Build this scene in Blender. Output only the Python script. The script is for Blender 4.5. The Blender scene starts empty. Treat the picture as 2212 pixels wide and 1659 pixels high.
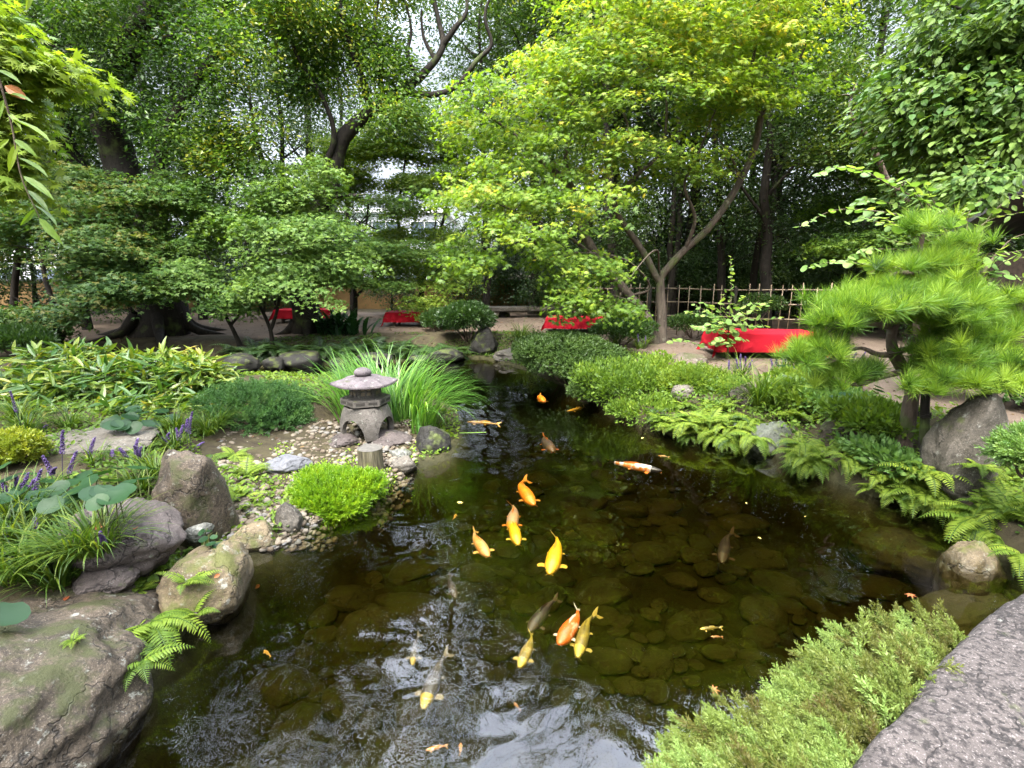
import bpy, math, random
import numpy as np
from mathutils import Vector

# ------------------------------------------------------------------ camera, sky, sun, exposure
scene = bpy.context.scene
COL = scene.collection
EYE = 2.0
PITCH = math.radians(12.2)
FPX = 1106.0                       # focal length in units of a 2212 x 1659 frame
cam_data = bpy.data.cameras.new("camera")
cam_data.sensor_width = 36.0
cam_data.lens = 18.0
cam_data.clip_start = 0.05
cam_data.clip_end = 2000
cam = bpy.data.objects.new("camera", cam_data)
cam.location = (0, 0, EYE)
cam.rotation_euler = (math.radians(90) - PITCH, 0, 0)
COL.objects.link(cam)
scene.camera = cam

SUN_EL, SUN_AZ = math.radians(58), math.radians(200)     # azimuth measured from +Y clockwise
world = bpy.data.worlds.new("World")
scene.world = world
world.use_nodes = True
wn, wl = world.node_tree.nodes, world.node_tree.links
wn.clear()
sky = wn.new("ShaderNodeTexSky")
sky.sky_type = 'NISHITA'
sky.sun_disc = False
sky.sun_elevation = SUN_EL
sky.sun_rotation = SUN_AZ
sky.air_density = 1.0
sky.dust_density = 3.0
sky.ozone_density = 1.0
hs = wn.new("ShaderNodeHueSaturation")
hs.inputs["Saturation"].default_value = 0.42
wl.new(sky.outputs[0], hs.inputs["Color"])
# thin high overcast: soft brighter and darker patches of cloud
tcw = wn.new("ShaderNodeTexCoord")
nzw = wn.new("ShaderNodeTexNoise")
nzw.inputs["Scale"].default_value = 2.2
nzw.inputs["Detail"].default_value = 5
wl.new(tcw.outputs["Generated"], nzw.inputs["Vector"])
mrw = wn.new("ShaderNodeMapRange")
mrw.inputs["From Min"].default_value = 0.35
mrw.inputs["From Max"].default_value = 0.7
mrw.inputs["To Min"].default_value = 1.1
mrw.inputs["To Max"].default_value = 2.4
wl.new(nzw.outputs["Fac"], mrw.inputs["Value"])
mxw = wn.new("ShaderNodeVectorMath")
mxw.operation = 'SCALE'
# overcast is brighter overhead; gain pushed up to strengthen the pond's sky reflection
sxw = wn.new("ShaderNodeSeparateXYZ")
wl.new(tcw.outputs["Generated"], sxw.inputs[0])
mzw = wn.new("ShaderNodeMapRange")
mzw.inputs["From Min"].default_value = 0.35
mzw.inputs["From Max"].default_value = 0.8
mzw.inputs["To Min"].default_value = 0.75
mzw.inputs["To Max"].default_value = 5.6
wl.new(sxw.outputs["Z"], mzw.inputs["Value"])
# bright sky patch added ahead, half way up, to brighten the pond reflection
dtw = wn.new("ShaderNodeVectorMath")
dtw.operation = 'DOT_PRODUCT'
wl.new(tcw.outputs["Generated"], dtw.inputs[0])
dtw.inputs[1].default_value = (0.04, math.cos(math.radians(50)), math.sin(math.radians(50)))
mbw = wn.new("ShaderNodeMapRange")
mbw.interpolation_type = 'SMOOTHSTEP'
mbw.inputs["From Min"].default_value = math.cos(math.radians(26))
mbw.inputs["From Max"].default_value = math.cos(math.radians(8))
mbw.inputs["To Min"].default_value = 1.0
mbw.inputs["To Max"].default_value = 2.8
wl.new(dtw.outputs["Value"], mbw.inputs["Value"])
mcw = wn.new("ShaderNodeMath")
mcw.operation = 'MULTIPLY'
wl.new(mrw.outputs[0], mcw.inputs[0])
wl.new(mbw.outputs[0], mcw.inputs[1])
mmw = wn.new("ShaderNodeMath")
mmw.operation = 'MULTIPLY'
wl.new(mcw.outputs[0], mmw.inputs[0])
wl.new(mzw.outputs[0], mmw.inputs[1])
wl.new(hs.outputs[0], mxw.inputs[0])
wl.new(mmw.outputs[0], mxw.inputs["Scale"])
bg = wn.new("ShaderNodeBackground")
bg.inputs["Strength"].default_value = 0.15
wl.new(mxw.outputs[0], bg.inputs["Color"])
wo = wn.new("ShaderNodeOutputWorld")
wl.new(bg.outputs[0], wo.inputs["Surface"])

sun_data = bpy.data.lights.new("sun", 'SUN')
sun_data.energy = 1.0
sun_data.angle = math.radians(11)
sun_data.color = (1.0, 0.95, 0.86)
sun = bpy.data.objects.new("sun", sun_data)
sdir = Vector((math.sin(SUN_AZ) * math.cos(SUN_EL), math.cos(SUN_AZ) * math.cos(SUN_EL), math.sin(SUN_EL)))
sun.rotation_euler = sdir.to_track_quat('Z', 'Y').to_euler()
sun.location = (0, -10, 30)
COL.objects.link(sun)

scene.view_settings.view_transform = 'Standard'
scene.view_settings.look = 'None'
scene.view_settings.gamma = 1.0
scene.view_settings.use_curve_mapping = False
scene.view_settings.exposure = 0.98

cy = scene.cycles
cy.max_bounces = 7
cy.diffuse_bounces = 4
cy.glossy_bounces = 3
cy.transmission_bounces = 5
cy.transparent_max_bounces = 12
cy.volume_bounces = 0
cy.caustics_reflective = False
cy.caustics_refractive = False
cy.use_adaptive_sampling = True
cy.adaptive_threshold = 0.015
cy.use_denoising = True
cy.sample_clamp_indirect = 6.0
try:
    cy.denoiser = 'OPENIMAGEDENOISE'
    cy.denoising_input_passes = 'RGB_ALBEDO_NORMAL'
    cy.denoising_prefilter = 'ACCURATE'
except Exception:
    pass

# ------------------------------------------------------------------ helpers
CP, SP = math.cos(PITCH), math.sin(PITCH)
rng = np.random.default_rng(7)
PI = math.pi

def ray(u, v):
    x, y = (u - 1106.0) / FPX, (829.5 - v) / FPX
    return np.array([x, CP + y * SP, -SP + y * CP])

def P(u, v, z=0.0):                # where the sight line through (u, v) meets the level z
    d = ray(u, v)
    t = (z - EYE) / d[2]
    return np.array([0, 0, EYE]) + t * d

def T(u, v, y):                    # the point of that sight line y metres ahead
    d = ray(u, v)
    return np.array([0, 0, EYE]) + (y / d[1]) * d

def nz(a):
    return a / np.maximum(np.linalg.norm(a, axis=-1, keepdims=True), 1e-9)

def sstep(a, b, x):
    t = np.clip((x - a) / (b - a), 0, 1)
    return t * t * (3 - 2 * t)

def _hash(ix, iy, iz, seed):
    h = (ix * 374761393 + iy * 668265263 + iz * 1440662683 + seed * 1274126177) & 0xffffffff
    h = ((h ^ (h >> 13)) * 1274126177) & 0xffffffff
    return ((h ^ (h >> 16)) & 0xffff) / 32767.5 - 1.0

def vnoise(p, seed=0):
    p = np.asarray(p, float)
    i = np.floor(p).astype(np.int64)
    f = p - i
    w = f * f * (3 - 2 * f)
    out = 0
    for dx in (0, 1):
        for dy in (0, 1):
            for dz in (0, 1):
                wt = (w[..., 0] if dx else 1 - w[..., 0]) * (w[..., 1] if dy else 1 - w[..., 1]) * (w[..., 2] if dz else 1 - w[..., 2])
                out = out + wt * _hash(i[..., 0] + dx, i[..., 1] + dy, i[..., 2] + dz, seed)
    return out

def fbm(p, seed=0, octs=4, gain=0.5):
    s, a, out = 1.0, 1.0, 0
    p = np.asarray(p, float)
    for k in range(octs):
        out = out + a * vnoise(p * s + 17.3 * k, seed + k)
        s *= 2.03
        a *= gain
    return out

def tag(o, label=None, cat=None, group=None, kind=None):
    if label: o["label"] = label
    if cat: o["category"] = cat
    if group: o["group"] = group
    if kind: o["kind"] = kind
    return o

def empty(name, loc, label=None, cat=None, group=None):
    o = bpy.data.objects.new(name, None)
    o.location = tuple(float(c) for c in loc)
    o.empty_display_size = 0.1
    COL.objects.link(o)
    return tag(o, label, cat, group)

class MB:
    """collects vertices and faces and links them as one mesh object"""
    def __init__(self):
        self.v, self.f, self.n, self.t = [], [], 0, []
    def add(self, V, F, tint=0.5):
        V = np.asarray(V, np.float32).reshape(-1, 3)
        nf = 0
        for f in (F if isinstance(F, list) else [F]):
            f = np.asarray(f, np.int64)
            if f.size == 0:
                continue
            self.f.append(f + self.n)
            t = np.asarray(tint, np.float32)
            if t.ndim == 0:
                self.t.append(np.full(len(f), float(t), np.float32))
            else:
                self.t.append(np.repeat(t, len(f) // len(t)).astype(np.float32))
        self.v.append(V)
        self.n += len(V)
        return self
    def mesh(self, name, mat, smooth=False, offset=None):
        V = np.concatenate(self.v)
        if offset is not None:
            V = V - np.asarray(offset, np.float32)
        me = bpy.data.meshes.new(name)
        me.vertices.add(len(V))
        me.vertices.foreach_set("co", np.ascontiguousarray(V, np.float32).ravel())
        sizes = np.concatenate([np.full(len(f), f.shape[1], np.int32) for f in self.f])
        loops = np.concatenate([f.ravel() for f in self.f]).astype(np.int32)
        starts = np.concatenate([[0], np.cumsum(sizes)[:-1]]).astype(np.int32)
        me.loops.add(len(loops))
        me.polygons.add(len(sizes))
        me.loops.foreach_set("vertex_index", loops)
        me.polygons.foreach_set("loop_start", starts)
        me.polygons.foreach_set("loop_total", sizes)
        me.polygons.foreach_set("use_smooth", np.full(len(sizes), bool(smooth)))
        at = me.attributes.new("tint", 'FLOAT', 'FACE')
        at.data.foreach_set("value", np.concatenate(self.t))
        me.update(calc_edges=True)
        for m in (mat if isinstance(mat, (list, tuple)) else [mat]):
            me.materials.append(m)
        return me
    def build(self, name, mat, parent=None, smooth=False, loc=None, local=False):
        off = None
        if local:
            pass
        elif parent is not None:
            off = np.array(parent.matrix_basis.translation)
            if parent.parent is not None:
                off = off + np.array(parent.parent.matrix_basis.translation)
        elif loc is not None:
            off = np.array(loc)
        me = self.mesh(name, mat, smooth, off)
        o = bpy.data.objects.new(name, me)
        COL.objects.link(o)
        if parent is not None:
            o.parent = parent
        elif loc is not None:
            o.location = tuple(float(c) for c in loc)
        return o

def copy_tree(o, parent=None):
    c = o.copy()
    COL.objects.link(c)
    if parent is not None:
        c.parent = parent
    for ch in list(o.children):
        copy_tree(ch, c)
    return c

def frames(d, nrm):
    y = nz(d)
    x = nz(np.cross(y, nrm))
    z = np.cross(x, y)
    return x, y, z

def scatter(mb, TV, TF, pos, d, nrm, s, tint=0.5):
    """one copy of a template (axis +y, face normal +z) for every row of pos"""
    x, y, z = frames(d, nrm)
    n, k = len(pos), len(TV)
    s = np.broadcast_to(np.asarray(s, float), (n,))[:, None, None]
    V = pos[:, None, :] + s * (TV[None, :, 0:1] * x[:, None, :] + TV[None, :, 1:2] * y[:, None, :] + TV[None, :, 2:3] * z[:, None, :])
    base = (np.arange(n) * k)[:, None, None]
    F = [(base + np.asarray(f)[None]).reshape(-1, np.asarray(f).shape[1]) for f in (TF if isinstance(TF, list) else [TF])]
    mb.add(V.reshape(-1, 3), F, np.broadcast_to(np.asarray(tint, float), (n,)))

def tube(mb, pts, radii, sides=6, cap=False, tint=0.5, rough=0.0, seed=0):
    pts = np.asarray(pts, float)
    n = len(pts)
    radii = np.broadcast_to(np.asarray(radii, float), (n,))
    tan = nz(np.gradient(pts, axis=0))
    ref = np.array([0.0, 0, 1]) if abs(tan[0][2]) < 0.9 else np.array([1.0, 0, 0])
    xs = np.zeros((n, 3))
    x = nz(np.cross(tan[0], ref))
    for i in range(n):
        x = x - tan[i] * np.dot(x, tan[i])
        x = x / max(np.linalg.norm(x), 1e-9)
        xs[i] = x
    ys = np.cross(tan, xs)
    a = np.arange(sides) * 2 * PI / sides
    ring = np.cos(a)[None, :, None] * xs[:, None, :] + np.sin(a)[None, :, None] * ys[:, None, :]
    r = radii[:, None, None] * np.ones((1, sides, 1))
    if rough:
        q = pts[:, None, :] + ring * r
        r = r * (1 + rough * (fbm(q * (1.2 / max(radii.max(), .02)) * .5, seed, 3)[..., None]))
    V = (pts[:, None, :] + ring * r).reshape(-1, 3)
    i, j = np.meshgrid(np.arange(n - 1), np.arange(sides), indexing='ij')
    A = i * sides + j
    B = i * sides + (j + 1) % sides
    F = np.stack([A, B, B + sides, A + sides], -1).reshape(-1, 4)
    Fs = [F]
    if cap:
        Fs.append(np.arange(sides)[None, ::-1])
        Fs.append((np.arange(sides) + (n - 1) * sides)[None])
    mb.add(V, Fs, tint)

def curve(pts, n=12):
    """Catmull-Rom through the points"""
    pts = np.asarray(pts, float)
    q = np.vstack([2 * pts[0] - pts[1], pts, 2 * pts[-1] - pts[-2]])
    out = []
    m = len(pts) - 1
    for t in np.linspace(0, m, n):
        i = min(int(t), m - 1)
        f = t - i
        a, b, c, d = q[i], q[i + 1], q[i + 2], q[i + 3]
        out.append(0.5 * ((2 * b) + (-a + c) * f + (2 * a - 5 * b + 4 * c - d) * f * f + (-a + 3 * b - 3 * c + d) * f ** 3))
    return np.array(out)

def boxgeo(mb, c, size, rz=0.0, bev=0.0, tint=0.5):
    """a box with chamfered vertical and top edges"""
    sx, sy, sz = [s / 2 for s in size]
    if bev <= 0:
        V = np.array([[x, y, z] for z in (-sz, sz) for x, y in ((-sx, -sy), (sx, -sy), (sx, sy), (-sx, sy))])
        F = [np.array([[0, 3, 2, 1], [4, 5, 6, 7], [0, 1, 5, 4], [1, 2, 6, 5], [2, 3, 7, 6], [3, 0, 4, 7]])]
    else:
        def ring(x, y, b, z):
            return [[-x + b, -y, z], [x - b, -y, z], [x, -y + b, z], [x, y - b, z], [x - b, y, z], [-x + b, y, z], [-x, y - b, z], [-x, -y + b, z]]
        b = bev
        V = np.array(ring(sx - b, sy - b, b, -sz) + ring(sx, sy, b, -sz + b) + ring(sx, sy, b, sz - b) + ring(sx - b, sy - b, b, sz))
        Fq = []
        for r in range(3):
            for k in range(8):
                Fq.append([r * 8 + k, r * 8 + (k + 1) % 8, (r + 1) * 8 + (k + 1) % 8, (r + 1) * 8 + k])
        F = [np.array(Fq), np.arange(8)[None, ::-1], np.arange(24, 32)[None]]
    cs, sn = math.cos(rz), math.sin(rz)
    V = np.stack([V[:, 0] * cs - V[:, 1] * sn, V[:, 0] * sn + V[:, 1] * cs, V[:, 2]], 1) + np.asarray(c)
    mb.add(V, F, tint)

_ico = {}
def ico(sub):
    if sub not in _ico:
        import bmesh
        bm = bmesh.new()
        bmesh.ops.create_icosphere(bm, subdivisions=sub, radius=1)
        bm.verts.ensure_lookup_table()
        _ico[sub] = (np.array([v.co[:] for v in bm.verts]), np.array([[v.index for v in f.verts] for f in bm.faces]))
        bm.free()
    return _ico[sub]

# ------------------------------------------------------------------ materials
def new_mat(name):
    m = bpy.data.materials.new(name)
    m.use_nodes = True
    n, l = m.node_tree.nodes, m.node_tree.links
    n.clear()
    out = n.new("ShaderNodeOutputMaterial")
    return m, n, l, out

def ramp(n, stops):
    r = n.new("ShaderNodeValToRGB")
    e = r.color_ramp.elements
    while len(e) < len(stops):
        e.new(0.5)
    for k, (p, c) in enumerate(stops):
        e[k].position = p
        e[k].color = (*c, 1) if len(c) == 3 else c
    return r

def noise(n, l, vec, scale, detail=4, rough=0.55):
    t = n.new("ShaderNodeTexNoise")
    t.inputs["Scale"].default_value = scale
    t.inputs["Detail"].default_value = detail
    t.inputs["Roughness"].default_value = rough
    if vec is not None:
        l.new(vec, t.inputs["Vector"])
    return t

def mix(n, l, fac, a, b, mode='MIX'):
    m = n.new("ShaderNodeMix")
    m.data_type = 'RGBA'
    m.blend_type = mode
    for s, x in ((m.inputs[0], fac), (m.inputs[6], a), (m.inputs[7], b)):
        if hasattr(x, "is_output"):
            l.new(x, s)
        elif isinstance(x, (int, float)):
            s.default_value = x
        else:
            s.default_value = (*x, 1)
    return m.outputs[2]

def mapr(n, l, val, a, b, c=0.0, d=1.0):
    m = n.new("ShaderNodeMapRange")
    l.new(val, m.inputs[0])
    for k, x in zip((1, 2, 3, 4), (a, b, c, d)):
        m.inputs[k].default_value = x
    return m.outputs[0]

def math_(n, l, op, a, b=None):
    m = n.new("ShaderNodeMath")
    m.operation = op
    for k, x in enumerate((a, b)):
        if x is None: continue
        if hasattr(x, "is_output"): l.new(x, m.inputs[k])
        else: m.inputs[k].default_value = x
    return m.outputs[0]

def bump(n, l, h, strength=0.4, dist=0.02):
    b = n.new("ShaderNodeBump")
    b.inputs["Strength"].default_value = strength
    b.inputs["Distance"].default_value = dist
    l.new(h, b.inputs["Height"])
    return b.outputs[0]

def prin(n, l, out, col, rough=0.6, spec=0.4, nrm=None):
    b = n.new("ShaderNodeBsdfPrincipled")
    if hasattr(col, "is_output"): l.new(col, b.inputs["Base Color"])
    else: b.inputs["Base Color"].default_value = (*col, 1)
    if hasattr(rough, "is_output"): l.new(rough, b.inputs["Roughness"])
    else: b.inputs["Roughness"].default_value = rough
    b.inputs["Specular IOR Level"].default_value = spec
    if nrm is not None: l.new(nrm, b.inputs["Normal"])
    if out is not None: l.new(b.outputs[0], out.inputs["Surface"])
    return b

def leaf_mat(name, stops, trans=0.45, rough=0.42, spec=0.45, tcol=(1.25, 1.25, 0.5), vein=0.0):
    m, n, l, out = new_mat(name)
    a = n.new("ShaderNodeAttribute")
    a.attribute_name = "tint"
    r = ramp(n, stops)
    l.new(a.outputs["Fac"], r.inputs[0])
    b = prin(n, l, None, r.outputs[0], rough, spec)
    t = n.new("ShaderNodeBsdfTranslucent")
    l.new(mix(n, l, 1.0, r.outputs[0], tcol, 'MULTIPLY'), t.inputs["Color"])
    mx = n.new("ShaderNodeMixShader")
    mx.inputs[0].default_value = trans
    l.new(b.outputs[0], mx.inputs[1])
    l.new(t.outputs[0], mx.inputs[2])
    l.new(mx.outputs[0], out.inputs["Surface"])
    return m

def bark_mat(name, c0, c1, moss=0.3, scale=1.0):
    m, n, l, out = new_mat(name)
    g = n.new("ShaderNodeNewGeometry")
    mp = n.new("ShaderNodeMapping")
    mp.inputs["Scale"].default_value = (9 * scale, 9 * scale, 2.2 * scale)
    l.new(g.outputs["Position"], mp.inputs["Vector"])
    a = noise(n, l, mp.outputs[0], 2.0, 6, 0.65)
    base = ramp(n, [(0.3, c0), (0.7, c1)])
    l.new(a.outputs["Fac"], base.inputs[0])
    mo = noise(n, l, g.outputs["Position"], 2.3 * scale, 5, 0.6)
    col = mix(n, l, mapr(n, l, mo.outputs["Fac"], 0.62 - moss * .35, 0.75 - moss * .3), base.outputs[0], (0.055, 0.075, 0.02))
    li = noise(n, l, g.outputs["Position"], 5.0 * scale, 5, 0.6)
    col = mix(n, l, mapr(n, l, li.outputs["Fac"], 0.6, 0.72, 0, 0.6), col, tuple(min(.22, c * 2.6) for c in c1))
    prin(n, l, out, col, 0.85, 0.2, bump(n, l, a.outputs["Fac"], 0.7, 0.03))
    return m

def rock_mat(name, dark, light, speck=0.5, moss=0.2, lichen=0.2, mosscol=(0.05, 0.065, 0.012), lichcol=(0.24, 0.245, 0.21), scale=1.0, wet=True):
    m, n, l, out = new_mat(name)
    g = n.new("ShaderNodeNewGeometry")
    pos = g.outputs["Position"]
    big = noise(n, l, pos, 2.6 * scale, 6, 0.6)
    base = ramp(n, [(0.32, dark), (0.68, light)])
    l.new(big.outputs["Fac"], base.inputs[0])
    fine = noise(n, l, pos, 130 * scale, 3, 0.7)
    f2 = noise(n, l, pos, 42 * scale, 4, 0.7)
    col = mix(n, l, mapr(n, l, fine.outputs["Fac"], 0.56, 0.68, 0, speck), base.outputs[0], tuple(min(.6, c * 2.0 + .06) for c in light))
    col = mix(n, l, mapr(n, l, f2.outputs["Fac"], 0.40, 0.52, speck, 0), col, tuple(c * .45 for c in dark))
    rg = noise(n, l, pos, 1.9 * scale, 5, 0.62)
    rdg = math_(n, l, 'ABSOLUTE', math_(n, l, 'SUBTRACT', rg.outputs["Fac"], 0.5))
    crack = mapr(n, l, rdg, 0.002, 0.010, 1, 0)
    col = mix(n, l, math_(n, l, 'MULTIPLY', crack, 0.75), col, tuple(c * .3 for c in dark))
    st = noise(n, l, pos, 5.0 * scale, 5, 0.7)
    col = mix(n, l, mapr(n, l, st.outputs["Fac"], 0.54, 0.66, 0, 0.55), col, tuple(c * .75 for c in dark))
    li = noise(n, l, pos, 15 * scale, 6, 0.72)
    col = mix(n, l, mapr(n, l, li.outputs["Fac"], 0.66 - lichen * .3, 0.72 - lichen * .25, 0, 0.7), col, lichcol)
    mo = noise(n, l, pos, 4.2 * scale, 6, 0.66)
    sep = n.new("ShaderNodeSeparateXYZ")
    l.new(g.outputs["Normal"], sep.inputs[0])
    up = mapr(n, l, sep.outputs["Z"], -0.6, 0.8, -0.05, 0.06)
    ms = math_(n, l, 'ADD', mo.outputs["Fac"], up)
    col = mix(n, l, mapr(n, l, ms, 0.68 - moss * .4, 0.78 - moss * .4, 0, 0.9), col, mosscol)
    sp = n.new("ShaderNodeSeparateXYZ")
    l.new(pos, sp.inputs[0])
    wn_ = noise(n, l, pos, 9, 3)
    hz = math_(n, l, 'ADD', sp.outputs["Z"], math_(n, l, 'MULTIPLY', wn_.outputs["Fac"], 0.10))
    rough = 0.75
    if wet:
        wf = mapr(n, l, hz, 0.06, 0.13, 1, 0)
        col = mix(n, l, wf, col, mix(n, l, 1.0, col, (0.42, 0.42, 0.30), 'MULTIPLY'))
        rough = mapr(n, l, wf, 0, 1, 0.75, 0.35)
    h = math_(n, l, 'SUBTRACT', math_(n, l, 'MULTIPLY', fine.outputs["Fac"], 0.35), math_(n, l, 'MULTIPLY', crack, 0.9))
    h = math_(n, l, 'ADD', h, math_(n, l, 'ADD', f2.outputs["Fac"], math_(n, l, 'MULTIPLY', li.outputs["Fac"], 1.5)))
    prin(n, l, out, col, rough, 0.35, bump(n, l, h, 0.6, 0.012))
    return m

def plain_mat(name, c0, c1, scale=8, rough=0.6, spec=0.4, bs=0.2, bd=0.01):
    m, n, l, out = new_mat(name)
    g = n.new("ShaderNodeNewGeometry")
    a = noise(n, l, g.outputs["Position"], scale, 6, 0.6)
    r = ramp(n, [(0.3, c0), (0.7, c1)])
    l.new(a.outputs["Fac"], r.inputs[0])
    prin(n, l, out, r.outputs[0], rough, spec, bump(n, l, a.outputs["Fac"], bs, bd))
    return m

M = {}
M["maple_gold"] = leaf_mat("maple_gold", [(0.0, (0.06, 0.125, 0.016)), (0.45, (0.135, 0.225, 0.022)), (0.8, (0.24, 0.30, 0.03)), (1.0, (0.36, 0.29, 0.035))], 0.55, 0.5, 0.3)
M["maple_lime"] = leaf_mat("maple_lime", [(0.0, (0.045, 0.10, 0.014)), (0.5, (0.10, 0.185, 0.02)), (1.0, (0.20, 0.27, 0.03))], 0.5, 0.5, 0.3)
M["maple_green"] = leaf_mat("maple_green", [(0.0, (0.028, 0.068, 0.014)), (0.5, (0.062, 0.13, 0.024)), (1.0, (0.14, 0.22, 0.045))], 0.45, 0.52, 0.25)
M["maple_deep"] = leaf_mat("maple_deep", [(0.0, (0.018, 0.048, 0.012)), (0.5, (0.04, 0.092, 0.022)), (0.9, (0.085, 0.145, 0.026)), (1.0, (0.14, 0.13, 0.028))], 0.4, 0.52, 0.25)
M["camphor"] = leaf_mat("camphor", [(0.0, (0.018, 0.05, 0.009)), (0.55, (0.055, 0.12, 0.016)), (0.9, (0.14, 0.22, 0.026)), (1.0, (0.24, 0.23, 0.025))], 0.45, 0.42, 0.4)
M["forest_dark"] = leaf_mat("forest_dark", [(0.0, (0.012, 0.034, 0.008)), (0.6, (0.032, 0.072, 0.013)), (1.0, (0.08, 0.13, 0.018))], 0.35)
M["forest_mid"] = leaf_mat("forest_mid", [(0.0, (0.02, 0.05, 0.008)), (0.6, (0.05, 0.10, 0.012)), (1.0, (0.13, 0.17, 0.02))], 0.42)
M["bigleaf"] = leaf_mat("bigleaf", [(0.0, (0.022, 0.06, 0.012)), (0.6, (0.05, 0.11, 0.02)), (1.0, (0.12, 0.19, 0.04))], 0.4, 0.48, 0.3)
M["pine"] = leaf_mat("pine", [(0.0, (0.03, 0.07, 0.012)), (0.5, (0.095, 0.195, 0.02)), (1.0, (0.23, 0.34, 0.035))], 0.4, 0.5, 0.3)
M["fern"] = leaf_mat("fern", [(0.0, (0.035, 0.075, 0.012)), (0.5, (0.095, 0.165, 0.018)), (1.0, (0.21, 0.28, 0.032))], 0.45, 0.5, 0.25)
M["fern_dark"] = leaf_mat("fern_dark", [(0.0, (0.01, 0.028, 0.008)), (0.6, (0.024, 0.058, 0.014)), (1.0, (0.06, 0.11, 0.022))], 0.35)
M["round_leaf"] = leaf_mat("round_leaf", [(0.0, (0.045, 0.115, 0.025)), (0.6, (0.14, 0.24, 0.06)), (1.0, (0.27, 0.36, 0.10))], 0.45, 0.45, 0.3)
M["lacquer_leaf"] = leaf_mat("lacquer_leaf", [(0.0, (0.008, 0.03, 0.009)), (0.6, (0.016, 0.05, 0.014)), (1.0, (0.035, 0.085, 0.02))], 0.3, 0.45, 0.22)
M["blade"] = leaf_mat("blade", [(0.0, (0.018, 0.045, 0.008)), (0.5, (0.052, 0.105, 0.012)), (1.0, (0.17, 0.215, 0.022))], 0.38, 0.45, 0.3)
M["reed"] = leaf_mat("reed", [(0.0, (0.03, 0.10, 0.014)), (0.5, (0.075, 0.19, 0.022)), (1.0, (0.20, 0.33, 0.06))], 0.38, 0.34, 0.55)
M["sasa"] = leaf_mat("sasa", [(0.0, (0.025, 0.075, 0.022)), (0.4, (0.065, 0.14, 0.02)), (0.8, (0.20, 0.24, 0.024)), (1.0, (0.33, 0.27, 0.08))], 0.38, 0.4, 0.5)
M["juniper_dark"] = leaf_mat("juniper_dark", [(0.0, (0.02, 0.055, 0.016)), (0.5, (0.05, 0.125, 0.03)), (1.0, (0.11, 0.20, 0.05))], 0.25, 0.5, 0.3)
M["juniper_pale"] = leaf_mat("juniper_pale", [(0.0, (0.09, 0.075, 0.02)), (0.25, (0.11, 0.12, 0.025)), (0.6, (0.15, 0.20, 0.04)), (1.0, (0.21, 0.31, 0.08))], 0.3, 0.5, 0.3)
M["lime_moss"] = leaf_mat("lime_moss", [(0.0, (0.05, 0.13, 0.006)), (0.5, (0.13, 0.25, 0.008)), (1.0, (0.27, 0.37, 0.014))], 0.4, 0.45, 0.4)
M["cushion"] = leaf_mat("cushion", [(0.0, (0.018, 0.042, 0.010)), (0.6, (0.045, 0.085, 0.016)), (1.0, (0.09, 0.145, 0.028))], 0.3, 0.5, 0.3)
M["azalea"] = leaf_mat("azalea", [(0.0, (0.06, 0.11, 0.01)), (0.5, (0.17, 0.22, 0.015)), (1.0, (0.36, 0.35, 0.03))], 0.4)
M["violet"] = leaf_mat("violet", [(0.0, (0.035, 0.022, 0.06)), (0.6, (0.075, 0.045, 0.14)), (1.0, (0.17, 0.12, 0.26))], 0.2, 0.6, 0.2, (1, 1, 1))
M["fallen"] = leaf_mat("fallen", [(0.0, (0.20, 0.05, 0.02)), (0.5, (0.34, 0.14, 0.04)), (1.0, (0.55, 0.45, 0.12))], 0.2, 0.5, 0.3, (1, 1, 1))
M["litter"] = leaf_mat("litter", [(0.0, (0.03, 0.018, 0.01)), (0.5, (0.08, 0.05, 0.025)), (1.0, (0.17, 0.12, 0.05))], 0.2, 0.6, 0.2, (1, 1, 1))
M["bark_dark"] = bark_mat("bark_dark", (0.008, 0.0065, 0.005), (0.024, 0.020, 0.015), 0.12)
M["bark_brown"] = bark_mat("bark_brown", (0.045, 0.032, 0.024), (0.14, 0.105, 0.08), 0.2)
M["bark_grey"] = bark_mat("bark_grey", (0.03, 0.024, 0.018), (0.10, 0.082, 0.062), 0.2)
M["bark_twig"] = plain_mat("bark_twig", (0.04, 0.028, 0.02), (0.11, 0.08, 0.06), 20, 0.8, 0.2)
M["stem"] = plain_mat("stem", (0.05, 0.07, 0.02), (0.10, 0.11, 0.035), 20, 0.7, 0.3)
# ------------------------------------------------------------------ terrain and pond
SHORE = [(130, 1659), (300, 1500), (420, 1350), (515, 1265), (508, 1205), (590, 1185), (650, 1150), (700, 1115), (800, 1080), (835, 1040),
         (890, 1015), (975, 990), (1000, 940), (990, 890), (930, 850), (800, 835), (640, 835), (480, 838), (250, 836)]
FAR = [(240, 792), (430, 792), (560, 792), (700, 788), (820, 784), (930, 778), (1040, 774), (1090, 786), (1140, 800), (1180, 818), (1240, 845),
       (1300, 880), (1400, 925), (1480, 948), (1560, 958), (1640, 962), (1700, 1000), (1800, 1040), (1880, 1070), (1990, 1088), (2080, 1130), (2160, 1200), (2240, 1260)]
poly = [P(u, v)[:2] for u, v in SHORE + FAR]
poly += [np.array([3.2, 2.0]), np.array([3.4, 0.5]), np.array([3.4, -4.0]), np.array([-1.9, -4.0]), np.array([-1.95, 0.5])]
POLY = np.array(poly)

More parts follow.
